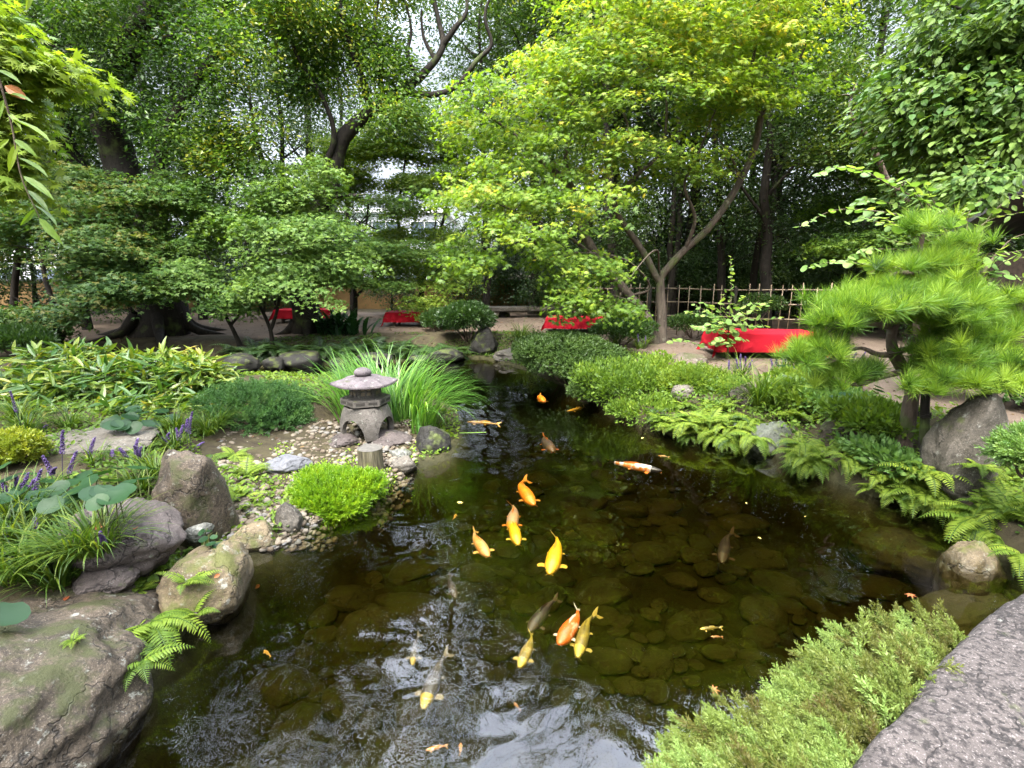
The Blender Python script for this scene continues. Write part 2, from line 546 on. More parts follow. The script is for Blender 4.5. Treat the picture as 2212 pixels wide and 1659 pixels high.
def shore_dist(X, Y):
    """signed distance to the waterline: positive on land"""
    X, Y = np.asarray(X, float), np.asarray(Y, float)
    d2 = np.full(X.shape, 1e9)
    inside = np.zeros(X.shape, bool)
    n = len(POLY)
    for i in range(n):
        a, b = POLY[i], POLY[(i + 1) % n]
        e = b - a
        t = np.clip(((X - a[0]) * e[0] + (Y - a[1]) * e[1]) / max(e @ e, 1e-12), 0, 1)
        d2 = np.minimum(d2, (X - a[0] - t * e[0]) ** 2 + (Y - a[1] - t * e[1]) ** 2)
        c = ((a[1] > Y) != (b[1] > Y))
        if abs(b[1] - a[1]) > 1e-9:
            inside ^= c & (X < a[0] + (Y - a[1]) * e[0] / e[1])
    d = np.sqrt(d2)
    return np.where(inside, -d, d)

LAN = P(793, 945, 0.14)            # foot of the stone lantern

def height(X, Y, relief=True):
    X, Y = np.asarray(X, float), np.asarray(Y, float)
    d = shore_dist(X, Y)
    low = np.exp(-(((X - LAN[0] + 0.5) / 1.25) ** 2 + ((Y - LAN[1] + 0.35) / 1.35) ** 2) ** 2)
    top = 0.45 * (1 - low) + 0.13 * low
    steep = 0.17 * sstep(0.2, 0.9, X) * sstep(9.0, 7.5, Y) * sstep(1.2, 1.8, Y)
    land = 0.05 + steep + (top - 0.05 - steep) * sstep(0.05, 1.3, d)
    land = land * sstep(-0.02, 0.06, d) + 0.0
    bed = -0.08 - 0.44 * sstep(0.0, 0.25, -d)
    h = np.where(d > 0, land, bed * sstep(0, 0.05, -d))
    if relief:
        p = np.stack([X, Y, 0 * X], -1)
        h = h + np.where(d > 0.1, 0.02 * fbm(p * 1.1, 3, 3) + 0.006 * fbm(p * 6, 5, 2), 0.02 * fbm(p * 3, 9, 2) * (d < -.1))
    return h

_gx, _gy = np.arange(-16, 16.01, 0.08), np.arange(-4, 26.01, 0.08)
_GX, _GY = np.meshgrid(_gx, _gy)
_GH = height(_GX, _GY, False)
_GD = shore_dist(_GX, _GY)
def _look(A, x, y):
    fx, fy = np.clip((np.asarray(x, float) + 16) / .08, 0, len(_gx) - 1.001), np.clip((np.asarray(y, float) + 4) / .08, 0, len(_gy) - 1.001)
    i, j = fy.astype(int), fx.astype(int)
    a, b = fy - i, fx - j
    return (A[i, j] * (1 - b) + A[i, j + 1] * b) * (1 - a) + (A[i + 1, j] * (1 - b) + A[i + 1, j + 1] * b) * a
def hq(x, y): return float(_look(_GH, x, y))
def sdq(x, y): return float(_look(_GD, x, y))

def G(u, v, guess=0.3):
    z = guess
    d = ray(u, v)
    for _ in range(28):
        t = (z - EYE) / d[2] if d[2] < 0 else 30.0
        z = 0.6 * z + 0.4 * hq(d[0] * t, d[1] * t)
    return P(u, v, z)

def onground(x, y):
    return np.array([x, y, float(height(x, y))])

xs = np.concatenate([np.linspace(-400, -30, 12)[:-1], np.linspace(-30, -9, 50)[:-1], np.linspace(-9, 8, 230), np.linspace(8, 30, 50)[1:], np.linspace(30, 400, 12)[1:]])
ys = np.concatenate([np.linspace(-60, -4, 10)[:-1], np.linspace(-4, 14, 230), np.linspace(14, 34, 60)[1:], np.linspace(34, 900, 16)[1:]])
XX, YY = np.meshgrid(xs, ys)
ZZ = height(XX, YY)
nx, ny = len(xs), len(ys)
i, j = np.meshgrid(np.arange(ny - 1), np.arange(nx - 1), indexing='ij')
q = (i * nx + j).ravel()
GF = np.stack([q, q + 1, q + nx + 1, q + nx], -1)
DD = shore_dist(XX, YY)
# 0 = bare raked earth of the yard, 1 = dark planted bank soil
zone = 1 - sstep(1.2, 2.6, DD + 0.35 * fbm(np.stack([XX, YY, 0 * XX], -1) * 0.8, 21, 3))
zone = np.where((YY < 9) & (XX < -1.5), 1.0, zone)
zone = np.where((YY > 21) | (np.abs(XX) > 16), 1.0, zone)
zf = zone.reshape(-1)[GF].mean(1)

m, n, l, out = new_mat("earth")
g = n.new("ShaderNodeNewGeometry")
a = n.new("ShaderNodeAttribute")
a.attribute_name = "tint"
n1 = noise(n, l, g.outputs["Position"], 1.3, 6, 0.6)
n2 = noise(n, l, g.outputs["Position"], 45, 4, 0.7)
n3 = noise(n, l, g.outputs["Position"], 7, 5, 0.65)
yard = ramp(n, [(0.25, (0.06, 0.042, 0.03)), (0.75, (0.12, 0.09, 0.066))])
l.new(n1.outputs["Fac"], yard.inputs[0])
yc = mix(n, l, mapr(n, l, n2.outputs["Fac"], 0.35, 0.7, 0, 0.45), yard.outputs[0], (0.15, 0.12, 0.092))
yc = mix(n, l, mapr(n, l, n3.outputs["Fac"], 0.58, 0.72, 0, 0.5), yc, (0.085, 0.085, 0.03))
soil = ramp(n, [(0.3, (0.026, 0.020, 0.013)), (0.6, (0.05, 0.042, 0.022)), (0.75, (0.04, 0.058, 0.014))])
l.new(n3.outputs["Fac"], soil.inputs[0])
za = math_(n, l, 'ADD', a.outputs["Fac"], mapr(n, l, n1.outputs["Fac"], 0.3, 0.7, -0.25, 0.25))
col = mix(n, l, mapr(n, l, za, 0.35, 0.65), yc, soil.outputs[0])
sp = n.new("ShaderNodeSeparateXYZ")
l.new(g.outputs["Position"], sp.inputs[0])
bedc = ramp(n, [(0.3, (0.020, 0.0195, 0.009)), (0.7, (0.045, 0.043, 0.018))])
l.new(n3.outputs["Fac"], bedc.inputs[0])
col = mix(n, l, mapr(n, l, sp.outputs["Z"], 0.02, 0.16, 1, 0), col, bedc.outputs[0])
hh = math_(n, l, 'ADD', n2.outputs["Fac"], n3.outputs["Fac"])
prin(n, l, out, col, 0.9, 0.15, bump(n, l, hh, 0.6, 0.02))
M["earth"] = m
mb = MB()
mb.add(np.stack([XX, YY, ZZ], -1).reshape(-1, 3), GF, zf)
ground = mb.build("ground", M["earth"], smooth=True)
tag(ground, "bare brown earth yard sloping to the planted pond bank", "ground", kind="structure")

# ------------------------------------------------------------------ koi positions (used by the ripples too): head, tail
KOI = [  # head px, tail px, depth, palette, width factor, bend, label
    ((1155, 1091), (1147, 1032), 0.085, "orange", 1.0, 0.25, "bright orange koi with a curled tail, highest of the orange group"),
    ((1103, 1145), (1100, 1086), 0.085, "orange_grey", 1.1, -0.12, "orange koi with a grey back and an orange tail fin raised"),
    ((1120, 1177), (1117, 1110), 0.085, "yellow", 0.95, 0.12, "plain yellow koi touching the grey-backed orange koi"),
    ((1056, 1202), (1028, 1142), 0.085, "peach", 1.05, 0.12, "peach orange koi with a pale head, leftmost of the bright group"),
    ((1186, 1240), (1196, 1152), 0.085, "yellow", 1.05, -0.1, "long golden yellow koi swimming alone, pectoral fins spread wide"),
    ((1206, 1392), (1246, 1308), 0.08, "vermilion", 1.3, -0.12, "fat vermilion koi with white stripes and a white tail"),
    ((1248, 1421), (1298, 1322), 0.10, "olive_gold", 0.9, 0.15, "slim olive koi with a yellow back stripe beside the vermilion koi"),
    ((1142, 1366), (1210, 1290), 0.15, "dark", 1.05, 0.08, "dark purple brown koi just under the surface"),
    ((1121, 1442), (1146, 1362), 0.08, "olive_gold", 1.1, -0.1, "olive gold koi with broad rounded pectoral fins spread"),
    ((914, 1532), (974, 1404), 0.10, "smoke", 1.0, 0.08, "long smoke grey koi with a yellow head"),
    ((891, 1437), (908, 1366), 0.12, "smoke", 0.8, 0.06, "small grey koi with a yellow snout near the smoke grey koi"),
    ((1430, 1017), (1310, 995), 0.06, "calico", 0.8, 0.05, "slender orange, white and black koi swimming sideways"),
    ((1196, 976), (1178, 940), 0.09, "dark_orange", 1.1, 0.1, "dark koi with orange fins in the far water"),
    ((985, 1292), (975, 1238), 0.11, "dark", 0.9, 0.1, "faint dark koi under the rippled reflection"),
    ((1010, 911), (1082, 917), 0.05, "gold", 0.55, 0.04, "thin gold koi beside the reed clump"),
    ((1560, 1216), (1592, 1148), 0.22, "dark", 0.85, 0.12, "dim dark koi alone in the right half of the pond"),
    ((1177, 868), (1172, 852), 0.05, "orange", 1.2, 0.2, "short orange koi in the far channel"),
    ((1225, 888), (1262, 876), 0.06, "gold", 0.6, -0.2, "curved gold koi beside the rounded bush"),
    ((920, 1621), (968, 1612), 0.05, "peach", 0.9, 0.1, "small orange and white koi in the sky reflection"),
]
SMALL = [((1422, 984), (1446, 988), "rust", "tiny orange fish beyond the calico koi"),
         ((1110, 1517), (1124, 1536), "rust", "tiny rust fish below the olive gold koi"),
         ((570, 1404), (584, 1420), "gold", "tiny gold fish near the ferny boulder"),
         ((1535, 1375), (1562, 1377), "rust", "tiny red fish under the water"),
         ((1512, 1359), (1562, 1357), "olive_gold", "small green-gold fish above the tiny red fish"),
         ((995, 1604), (992, 1632), "peach", "tiny pale fish in the sky reflection"),
         ((985, 1110), (978, 1122), "gold", "tiny yellow fish under the floating leaf")]

# ------------------------------------------------------------------ water: a closed body with a rippled top
wx = np.concatenate([np.linspace(-14, -3.6, 50)[:-1], np.linspace(-3.6, 4.2, 391), np.linspace(4.2, 12, 40)[1:]])
wy = np.concatenate([np.linspace(-3.5, 0.8, 20)[:-1], np.linspace(0.8, 7.2, 356), np.linspace(7.2, 15, 170)[1:]])
WX, WY = np.meshgrid(wx, wy)
p3 = np.stack([WX, WY, 0 * WX], -1)
warp = p3 + 0.25 * np.stack([fbm(p3 * 1.7, 50, 2), fbm(p3 * 1.7, 60, 2), 0 * WX], -1)
calm = sstep(-0.25, 0.55, fbm(p3 * 0.55, 33, 2))
h = (0.0010 + 0.0030 * calm) * fbm(warp * 3.1, 71, 2) + 0.0009 * (0.35 + calm) * fbm(warp * 9.0, 81, 2) + 0.00035 * fbm(warp * 22, 91, 2) * (0.3 + calm)
def rings(c, amp, lam, rad, ph=0.0):
    r = np.hypot(WX - c[0], WY - c[1])
    return amp * np.sin(2 * PI * r / lam + ph) * np.exp(-(r / rad) ** 2)
for u, v, a_, lam, rad in ((1121, 1445, .0004, .075, .17), (914, 1540, .0005, .08, .22), (891, 1440, .0003, .07, .15), (985, 1290, .0004, .08, .30),
                           (1206, 1392, .0003, .07, .16), (1150, 1355, .0003, .08, .2), (1570, 1210, .0004, .09, .22), (640, 1200, .0007, .06, .40),
                           (700, 1250, .0004, .07, .35), (1010, 1260, .0003, .09, .35), (1250, 1420, .0002, .07, .13), (1610, 1260, .0004, .12, .3),
                           (520, 1470, .0004, .10, .3), (720, 1560, .0004, .10, .3), (1760, 1250, .0003, .12, .3)):
    c = P(u, v)
    h = h + rings(c, a_, lam, rad)
for u, v, rad in ((1600, 1275, .30), (1765, 1255, .24), (520, 1470, .22), (490, 1590, .18), (730, 1540, .18), (850, 1240, .42), (640, 1205, .26), (985, 1030, .16), (1235, 930, .3), (1680, 1420, .2), (850, 1135, .13), (1240, 1500, .16), (1560, 1180, .2)):
    c = P(u, v)
    gsn = np.exp(-((WX - c[0]) ** 2 + (WY - c[1]) ** 2) / rad ** 2)
    q3 = warp + 0.10 * np.stack([fbm(warp * 5, 150, 2), fbm(warp * 5, 160, 2), 0 * WX], -1)
    h = h + gsn * (0.0013 * vnoise(q3 * np.array([9.5, 12.5, 1]), 171) + 0.0006 * vnoise(q3 * 22, 181))
h *= sstep(0.8, 1.3, WY) * sstep(15, 13, WY)
wxn, wyn = len(wx), len(wy)
i, j = np.meshgrid(np.arange(wyn - 1), np.arange(wxn - 1), indexing='ij')
q = (i * wxn + j).ravel()
mb = MB()
mb.add(np.stack([WX, WY, h], -1).reshape(-1, 3), np.stack([q, q + 1, q + wxn + 1, q + wxn], -1))
rim = np.concatenate([np.arange(wxn), np.arange(1, wyn) * wxn + wxn - 1, (wyn - 1) * wxn + np.arange(wxn - 1)[::-1], np.arange(1, wyn - 1)[::-1] * wxn])
RV = np.stack([WX, WY, 0 * WX - 1.3], -1).reshape(-1, 3)[rim]
nr = len(rim)
k = np.arange(nr)
nb = mb.n
mb.v.append(RV.astype(np.float32))
mb.n += nr
mb.f.append(np.stack([rim[k], nb + k, nb + (k + 1) % nr, rim[(k + 1) % nr]], -1))
mb.t.append(np.full(nr, .5, np.float32))
mb.f.append((nb + k[::-1])[None])
mb.t.append(np.full(1, .5, np.float32))
m, n, l, out = new_mat("pond_water")
fr = n.new("ShaderNodeFresnel")
fr.inputs["IOR"].default_value = 1.38
tr = n.new("ShaderNodeBsdfTransparent")
gl = n.new("ShaderNodeBsdfGlossy")
gl.inputs["Roughness"].default_value = 0.0
gl.inputs["Color"].default_value = (1, 1, 1, 1)
mx = n.new("ShaderNodeMixShader")
l.new(fr.outputs[0], mx.inputs[0])
l.new(tr.outputs[0], mx.inputs[1])
l.new(gl.outputs[0], mx.inputs[2])
l.new(mx.outputs[0], out.inputs["Surface"])
va = n.new("ShaderNodeVolumeAbsorption")
va.inputs["Color"].default_value = (0.61, 0.56, 0.27, 1)
va.inputs["Density"].default_value = 4.4
l.new(va.outputs[0], out.inputs["Volume"])
M["water"] = m
water = mb.build("water", M["water"], smooth=True)
tag(water, "dark olive pond water with rippled reflections of trees and sky", "water", kind="structure")

# ------------------------------------------------------------------ stones
M["rock_purple"] = rock_mat("rock_purple", (0.038, 0.030, 0.027), (0.09, 0.072, 0.064), 0.45, 0.04, 0.12)
M["rock_grey"] = rock_mat("rock_grey", (0.038, 0.033, 0.025), (0.108, 0.095, 0.075), 0.5, 0.12, 0.2)
M["rock_brown"] = rock_mat("rock_brown", (0.020, 0.015, 0.009), (0.088, 0.067, 0.045), 0.65, 0.36, 0.24, (0.030, 0.034, 0.008))
M["rock_granite"] = rock_mat("rock_granite", (0.032, 0.026, 0.023), (0.080, 0.067, 0.060), 0.95, 0.0, 0.05, wet=False)
M["rock_moss"] = rock_mat("rock_moss", (0.055, 0.042, 0.022), (0.15, 0.115, 0.065), 0.5, 0.36, 0.3, (0.06, 0.065, 0.012))
M["rock_pale"] = rock_mat("rock_pale", (0.07, 0.072, 0.06), (0.16, 0.16, 0.135), 0.35, 0.05, 0.3)
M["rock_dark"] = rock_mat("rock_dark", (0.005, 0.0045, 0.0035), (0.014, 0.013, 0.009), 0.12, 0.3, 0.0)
M["rock_lichen"] = rock_mat("rock_lichen", (0.035, 0.039, 0.028), (0.085, 0.095, 0.07), 0.35, 0.2, 0.25, lichcol=(0.15, 0.19, 0.14))
M["rock_slate"] = rock_mat("rock_slate", (0.07, 0.073, 0.08), (0.14, 0.14, 0.15), 0.25, 0.02, 0.05)
M["rock_under"] = rock_mat("rock_under", (0.026, 0.026, 0.011), (0.062, 0.060, 0.026), 0.3, 0.35, 0.0, (0.04, 0.045, 0.012), wet=False)

def rock_shape(seed, sub=5, block=0.6, rough=0.16, ncut=9):
    V, F = ico(sub)
    r = np.random.default_rng(seed)
    p = V * (1 + rough * fbm(V * 1.2 + seed * 3.1, seed, 3)[:, None])
    for _ in range(ncut):
        nn = nz(r.normal(size=3))
        o = r.uniform(0.62, 0.9)
        s = p @ nn - o
        p = p - np.where(s > 0, s * block, 0)[:, None] * nn
    p = p * (1 + 0.05 * fbm(V * 4.0 + seed, seed + 5, 3) + 0.014 * fbm(V * 13 + seed, seed + 9, 3))[:, None]
    p -= (p.max(0) + p.min(0)) / 2
    return p / np.abs(p).max(0), F

def rock(name, label, c, half, seed, mat, rz=0.0, tilt=(0, 0), sub=5, block=0.6, cat="rock", group=None, ncut=9):
    V, F = rock_shape(seed, sub, block, ncut=ncut)
    V = V * np.asarray(half)
    ax, ay = tilt
    ca, sa = math.cos(ax), math.sin(ax)
    V = np.stack([V[:, 0], V[:, 1] * ca - V[:, 2] * sa, V[:, 1] * sa + V[:, 2] * ca], 1)
    ca, sa = math.cos(ay), math.sin(ay)
    V = np.stack([V[:, 0] * ca + V[:, 2] * sa, V[:, 1], -V[:, 0] * sa + V[:, 2] * ca], 1)
    ca, sa = math.cos(rz), math.sin(rz)
    V = np.stack([V[:, 0] * ca - V[:, 1] * sa, V[:, 0] * sa + V[:, 1] * ca, V[:, 2]], 1)
    mb = MB()
    mb.add(V + np.asarray(c), F)
    o = mb.build(name, M[mat], smooth=True, loc=c)
    return tag(o, label, cat, group)

def rock_px(name, label, u, vt, vb, w, dep, seed, mat, zb=None, sub=5, block=0.6, rz=0.0, tilt=(0, 0), bury=0.3, cat="rock", group=None, ncut=9):
    """a stone whose outline spans w pixels around u and runs from vt (top) to vb (front foot)"""
    b = G(u, vb) if zb is None else P(u, vb, zb)
    yc = b[1] + dep * 0.42
    a = w * yc / FPX / 2
    top = T(u, vt, yc)
    zt = max(top[2], b[2] + 0.03)
    hgt = zt - b[2]
    zlo = b[2] - bury * max(hgt, .1)
    c = np.array([T(u, (vt + vb) / 2, yc)[0], yc, (zt + zlo) / 2])
    return rock(name, label, c, (a, dep / 2, (zt - zlo) / 2), seed, mat, rz, tilt, sub, block, cat, group, ncut)

# left bank
rock("boulder", "huge weathered boulder with lichen sloping into the water, ferns on its side", (-2.55, 1.80, 0.0), (0.86, 1.12, 0.58), 11, "rock_brown", rz=-0.12, tilt=(0.13, 0.0), sub=6, block=0.55, cat="boulder", ncut=7)
rock_px("boulder", "mossy yellow-brown rock at the water edge beyond the huge boulder", 452, 1180, 1352, 200, 0.66, 23, "rock_moss", zb=0.0, block=0.75, cat="boulder")
rock_px("boulder", "smooth rounded purple boulder below the leopard plants", 272, 1076, 1275, 270, 0.7, 31, "rock_purple", zb=0.22, block=0.8, ncut=12, cat="boulder")
rock_px("boulder", "tall blocky purple brown boulder with a steep waterside face", 432, 962, 1205, 160, 0.62, 47, "rock_brown", zb=0.0, block=0.85, rz=0.15, cat="boulder", ncut=12)
rock_px("flat_stone", "broad pale flat slab behind the purple flowers", 200, 936, 985, 300, 0.75, 53, "rock_grey", zb=0.42, block=0.9, cat="stone", tilt=(0.05, 0))
rock_px("rock", "small grey rock standing at the pebble shore", 624, 1088, 1158, 64, 0.22, 61, "rock_grey", zb=0.0, block=0.7)
rock_px("rock", "low rock covered in yellow moss, lapped by the water", 556, 1132, 1204, 104, 0.36, 67, "rock_moss", zb=-0.02, block=0.7)
rock_px("flat_stone", "dark slate slab lying on the pebbles", 620, 985, 1026, 112, 0.34, 71, "rock_slate", zb=0.12, block=0.95, rz=0.35, cat="stone", ncut=12)
rock_px("flat_stone", "flat purplish foundation stone under the lantern legs", 742, 938, 970, 78, 0.34, 73, "rock_purple", zb=0.10, block=0.6, cat="stone")
rock_px("flat_stone", "wide foundation stone under the lantern on its pond side", 838, 932, 974, 112, 0.5, 79, "rock_purple", zb=0.06, block=0.6, cat="stone")
rock_px("boulder", "dark rounded boulder with pale lichen at the tip of the gravel spit", 936, 918, 990, 82, 0.42, 83, "rock_dark", zb=-0.01, block=0.55, cat="boulder")
rock_px("rock", "pale angular rock below the dark rounded boulder", 872, 985, 1026, 64, 0.25, 89, "rock_grey", zb=-0.01, block=0.85)
rock_px("rock", "cream flattish stone wedged above the pale angular rock", 864, 970, 993, 52, 0.2, 97, "rock_pale", zb=0.06, block=0.6)
rock_px("rock", "cream round stone wedged between the two large bank boulders", 428, 1130, 1172, 52, 0.2, 101, "rock_pale", zb=0.16, block=0.5)
rock_px("rock", "low purple rock half hidden by lily turf above the huge boulder", 225, 1222, 1270, 150, 0.32, 103, "rock_purple", zb=0.30, block=0.45, bury=1.2)
rock_px("rock", "small grey-green rock beside the fern on the mossy rock", 372, 1262, 1345, 130, 0.5, 107, "rock_grey", zb=0.0, block=0.6)
# right bank
rock_px("rock", "peaked grey rock in the planting before the large red bench", 1482, 762, 812, 86, 0.6, 113, "rock_brown", block=0.85)
rock_px("rock", "pale rounded rock almost hidden by bright ferns", 1476, 830, 866, 56, 0.4, 111, "rock_grey", block=0.6)
rock_px("rock", "brown flat rock over the drooping grass tuft", 1625, 826, 884, 110, 0.5, 127, "rock_brown", block=0.8)
rock_px("rock", "grey-green angular rock at the waterline under the grass tuft", 1664, 908, 990, 92, 0.42, 131, "rock_lichen", zb=-0.04, block=0.85)
rock_px("rock", "brown rounded rock framed by fern fronds", 1822, 885, 1010, 116, 0.45, 137, "rock_brown", block=0.5, zb=0.0)
rock_px("boulder", "tall upright grey-brown boulder behind the ferns", 2088, 838, 1060, 128, 0.5, 139, "rock_grey", zb=0.28, block=0.7, cat="boulder")
rock_px("rock", "small brown rock beside the pine trunk foot", 1925, 948, 1050, 90, 0.3, 149, "rock_brown", zb=0.0, block=0.7)
rock("boulder", "large olive boulder lying wholly under the water", P(1955, 1195, -0.40), (0.42, 0.42, 0.22), 151, "rock_under", rz=0.5, block=0.45, cat="boulder")
rock_px("boulder", "rounded boulder half out of the water, pale cap and green sides", 2100, 1168, 1262, 136, 0.34, 157, "rock_moss", zb=-0.09, block=0.4, cat="boulder", bury=1.6)
rock("boulder", "flat drowned slab beside the stone bridge", P(2080, 1335, -0.33), (0.42, 0.24, 0.18), 163, "rock_under", rz=0.3, block=0.7, cat="boulder")
# far bank
rock_px("flat_stone", "flat grey stepping stone at the far waterline", 1112, 752, 784, 96, 0.9, 167, "rock_grey", zb=0.0, block=0.8, cat="stone")
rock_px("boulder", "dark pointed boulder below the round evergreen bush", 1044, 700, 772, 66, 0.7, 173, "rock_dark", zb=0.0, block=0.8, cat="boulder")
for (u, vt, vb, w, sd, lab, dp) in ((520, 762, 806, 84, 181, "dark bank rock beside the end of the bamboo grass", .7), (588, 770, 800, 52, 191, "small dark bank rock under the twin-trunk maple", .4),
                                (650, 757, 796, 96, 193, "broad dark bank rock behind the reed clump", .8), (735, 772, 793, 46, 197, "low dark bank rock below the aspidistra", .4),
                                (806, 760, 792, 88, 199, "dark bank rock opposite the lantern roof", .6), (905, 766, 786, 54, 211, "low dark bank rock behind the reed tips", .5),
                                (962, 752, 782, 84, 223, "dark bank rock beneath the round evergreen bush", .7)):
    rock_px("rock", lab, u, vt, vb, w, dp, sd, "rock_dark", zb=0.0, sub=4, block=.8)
# stone slab bridge the camera stands on
def bridge_slab():
    """a thick worn slab: outline points on its top, rounded edge, rough upper face"""
    zt = 0.52
    edge = [P(1828, 1675, zt), P(1905, 1575, zt), P(1985, 1475, zt), P(2060, 1390, zt), P(2118, 1330, zt), P(2165, 1292, zt), P(2230, 1262, zt), P(2330, 1262, zt)]
    pts = [e[:2] for e in edge] + [np.array([3.6, 2.2]), np.array([3.6, -0.8]), np.array([0.3, -0.8])]
    pts = np.array(pts)
    out_ = []
    for a_, b_ in zip(pts, np.roll(pts, -1, 0)):
        for t in np.linspace(0, 1, 14, endpoint=False):
            out_.append(a_ + (b_ - a_) * t)
    O = np.array(out_)
    for _ in range(4):
        O = 0.25 * np.roll(O, 1, 0) + 0.5 * O + 0.25 * np.roll(O, -1, 0)
    cen = O.mean(0)
    nO = len(O)
    tang = nz(np.roll(O, -1, 0) - np.roll(O, 1, 0))
    nin = np.stack([-tang[:, 1], tang[:, 0]], 1)
    if np.mean(np.sum(nin * (cen - O), 1)) < 0: nin = -nin
    mb = MB()
    rows = []
    for d, z in [(0.02, -0.32), (-0.0, -0.25), (-0.012, -0.15), (-0.01, -0.06), (0.008, -0.02), (0.03, -0.004), (0.06, 0.0)]:
        rows.append(np.column_stack([O + nin * d, np.full(nO, zt + z)]))
    inner = O + nin * 0.06
    for t in np.linspace(0.04, 0.985, 40):
        rows.append(np.column_stack([inner + (cen - inner) * t, np.full(nO, zt)]))
    V = np.vstack(rows)
    V[:, 2] += 0.008 * fbm(V * 4, 3, 4) + 0.003 * fbm(V * 22, 8, 3)
    V[:, :2] += 0.012 * np.stack([fbm(V * 3.5, 13, 4), fbm(V * 3.5, 23, 4)], 1) * (np.arange(len(V)) < nO * 7)[:, None]
    nr_ = len(rows)
    i, j = np.meshgrid(np.arange(nr_ - 1), np.arange(nO), indexing='ij')
    A, B = i * nO + j, i * nO + (j + 1) % nO
    mb.add(V, [np.stack([A, B, B + nO, A + nO], -1).reshape(-1, 4), (np.arange(nO) + (nr_ - 1) * nO)[None], np.arange(nO)[None, ::-1]])
    o = mb.build("stone_bridge", M["rock_granite"], smooth=True, loc=(1.8, 0.8, zt))
    tag(o, "speckled granite bridge slab at the lower right corner beside the juniper", "bridge")
bridge_slab()
rock("boulder", "bank rock under the pale spreading juniper", (1.12, 1.12, 0.0), (0.5, 0.35, 0.28), 229, "rock_dark", rz=0.7, cat="boulder", sub=4)

# cobbles on the pond bed: shared meshes, every one an object
cob_mesh = []
for s in range(7):
    V, F = rock_shape(300 + s, 4, 0.6, ncut=8)
    mb = MB(); mb.add(V, F)
    cob_mesh.append(mb.mesh("cobble", M["rock_under"], True))
rr = np.random.default_rng(5)
placed = []
tries = 0
while len(placed) < 295 and tries < 14000:
    tries += 1
    u, v = rr.uniform(500, 2150), 960 + 720 * rr.random() ** 0.9
    p = P(u, v, -0.45)
    if sdq(p[0], p[1]) > -0.34: continue
    r_ = 0.055 + 0.19 * rr.random() ** 1.8
    if any((p[0] - q_[0]) ** 2 + (p[1] - q_[1]) ** 2 < (0.74 * (r_ + q_[2])) ** 2 for q_ in placed): continue
    placed.append((p[0], p[1], r_))
for (x, y, r_) in placed:
    o = bpy.data.objects.new("cobble", cob_mesh[rr.integers(7)])
    o.location = (x, y, hq(x, y) + 0.012)
    o.scale = (r_ * rr.uniform(1, 1.35), r_ * rr.uniform(.75, 1), r_ * rr.uniform(0.28, 0.42))
    o.rotation_euler = (rr.uniform(-.15, .15), rr.uniform(-.15, .15), rr.uniform(0, 6.28))
    COL.objects.link(o)
    tag(o, "rounded olive cobble lying on the pond bed under the water", "cobble", "cobbles on the pond bed")

# pebbles round the lantern
M["pebble"] = leaf_mat("pebble", [(0.0, (0.05, 0.038, 0.026)), (0.35, (0.10, 0.08, 0.055)), (0.7, (0.16, 0.135, 0.10)), (1.0, (0.10, 0.10, 0.095))], 0.0, 0.75, 0.2)
mb = MB()
V0, F0 = ico(2)
cnt = 0
while cnt < 2600:
    u, v = rr.uniform(470, 900), rr.uniform(895, 1190)
    p = G(u, v, 0.13)
    sd = sdq(p[0], p[1])
    if sd < -0.12 or abs(p[0] - LAN[0] + .45) > 1.1 or p[1] > LAN[1] + .55: continue
    if u < 560 and v < 930: continue
    s_ = 0.012 + 0.024 * rr.random() ** 2.2
    Vp = V0 * (1 + 0.18 * vnoise(V0 * 1.3 + cnt * 1.7, 4)[:, None]) * np.array([s_ * rr.uniform(1, 1.5), s_ * rr.uniform(.8, 1.1), s_ * rr.uniform(.5, .85)])
    t = rr.uniform(0, 6.28); c_, s2 = math.cos(t), math.sin(t)
    Vp = np.stack([Vp[:, 0] * c_ - Vp[:, 1] * s2, Vp[:, 0] * s2 + Vp[:, 1] * c_, Vp[:, 2]], 1)
    mb.add(Vp + p + np.array([0, 0, s_ * .3]), F0, rr.random())
    cnt += 1
tag(mb.build("gravel", M["pebble"], smooth=True), "tan and grey pebbles spread round the stone lantern", "gravel", kind="stuff")
# ------------------------------------------------------------------ stone lantern
M["lantern"] = rock_mat("lantern", (0.05, 0.045, 0.037), (0.115, 0.103, 0.09), 0.3, 0.12, 0.18, (0.12, 0.13, 0.04), wet=False, scale=1.5)
M["lantern_roof"] = rock_mat("lantern_roof", (0.048, 0.04, 0.042), (0.115, 0.096, 0.10), 0.35, 0.02, 0.25, wet=False, scale=1.5)
M["lantern_screen"] = plain_mat("lantern_screen", (0.14, 0.11, 0.08), (0.22, 0.18, 0.13), 20, 0.9, 0.1)
M["recess_shade"] = plain_mat("recess_shade", (0.03, 0.028, 0.025), (0.05, 0.046, 0.04), 20, 0.9, 0.1)

def hexring(r, z, n=6, rot=0.0):
    a = np.arange(n) * 2 * PI / n + rot
    return np.stack([r * np.cos(a), r * np.sin(a), np.full(n, z)], 1)

def loft(mb, rings_, cap0=True, cap1=True):
    n = len(rings_[0])
    V = np.vstack(rings_)
    F = []
    for k in range(len(rings_) - 1):
        j = np.arange(n)
        F.append(np.stack([k * n + j, k * n + (j + 1) % n, (k + 1) * n + (j + 1) % n, (k + 1) * n + j], 1))
    Fs = [np.vstack(F)]
    if cap0: Fs.append(np.arange(n)[None, ::-1])
    if cap1: Fs.append((np.arange(n) + (len(rings_) - 1) * n)[None])
    mb.add(V, Fs)

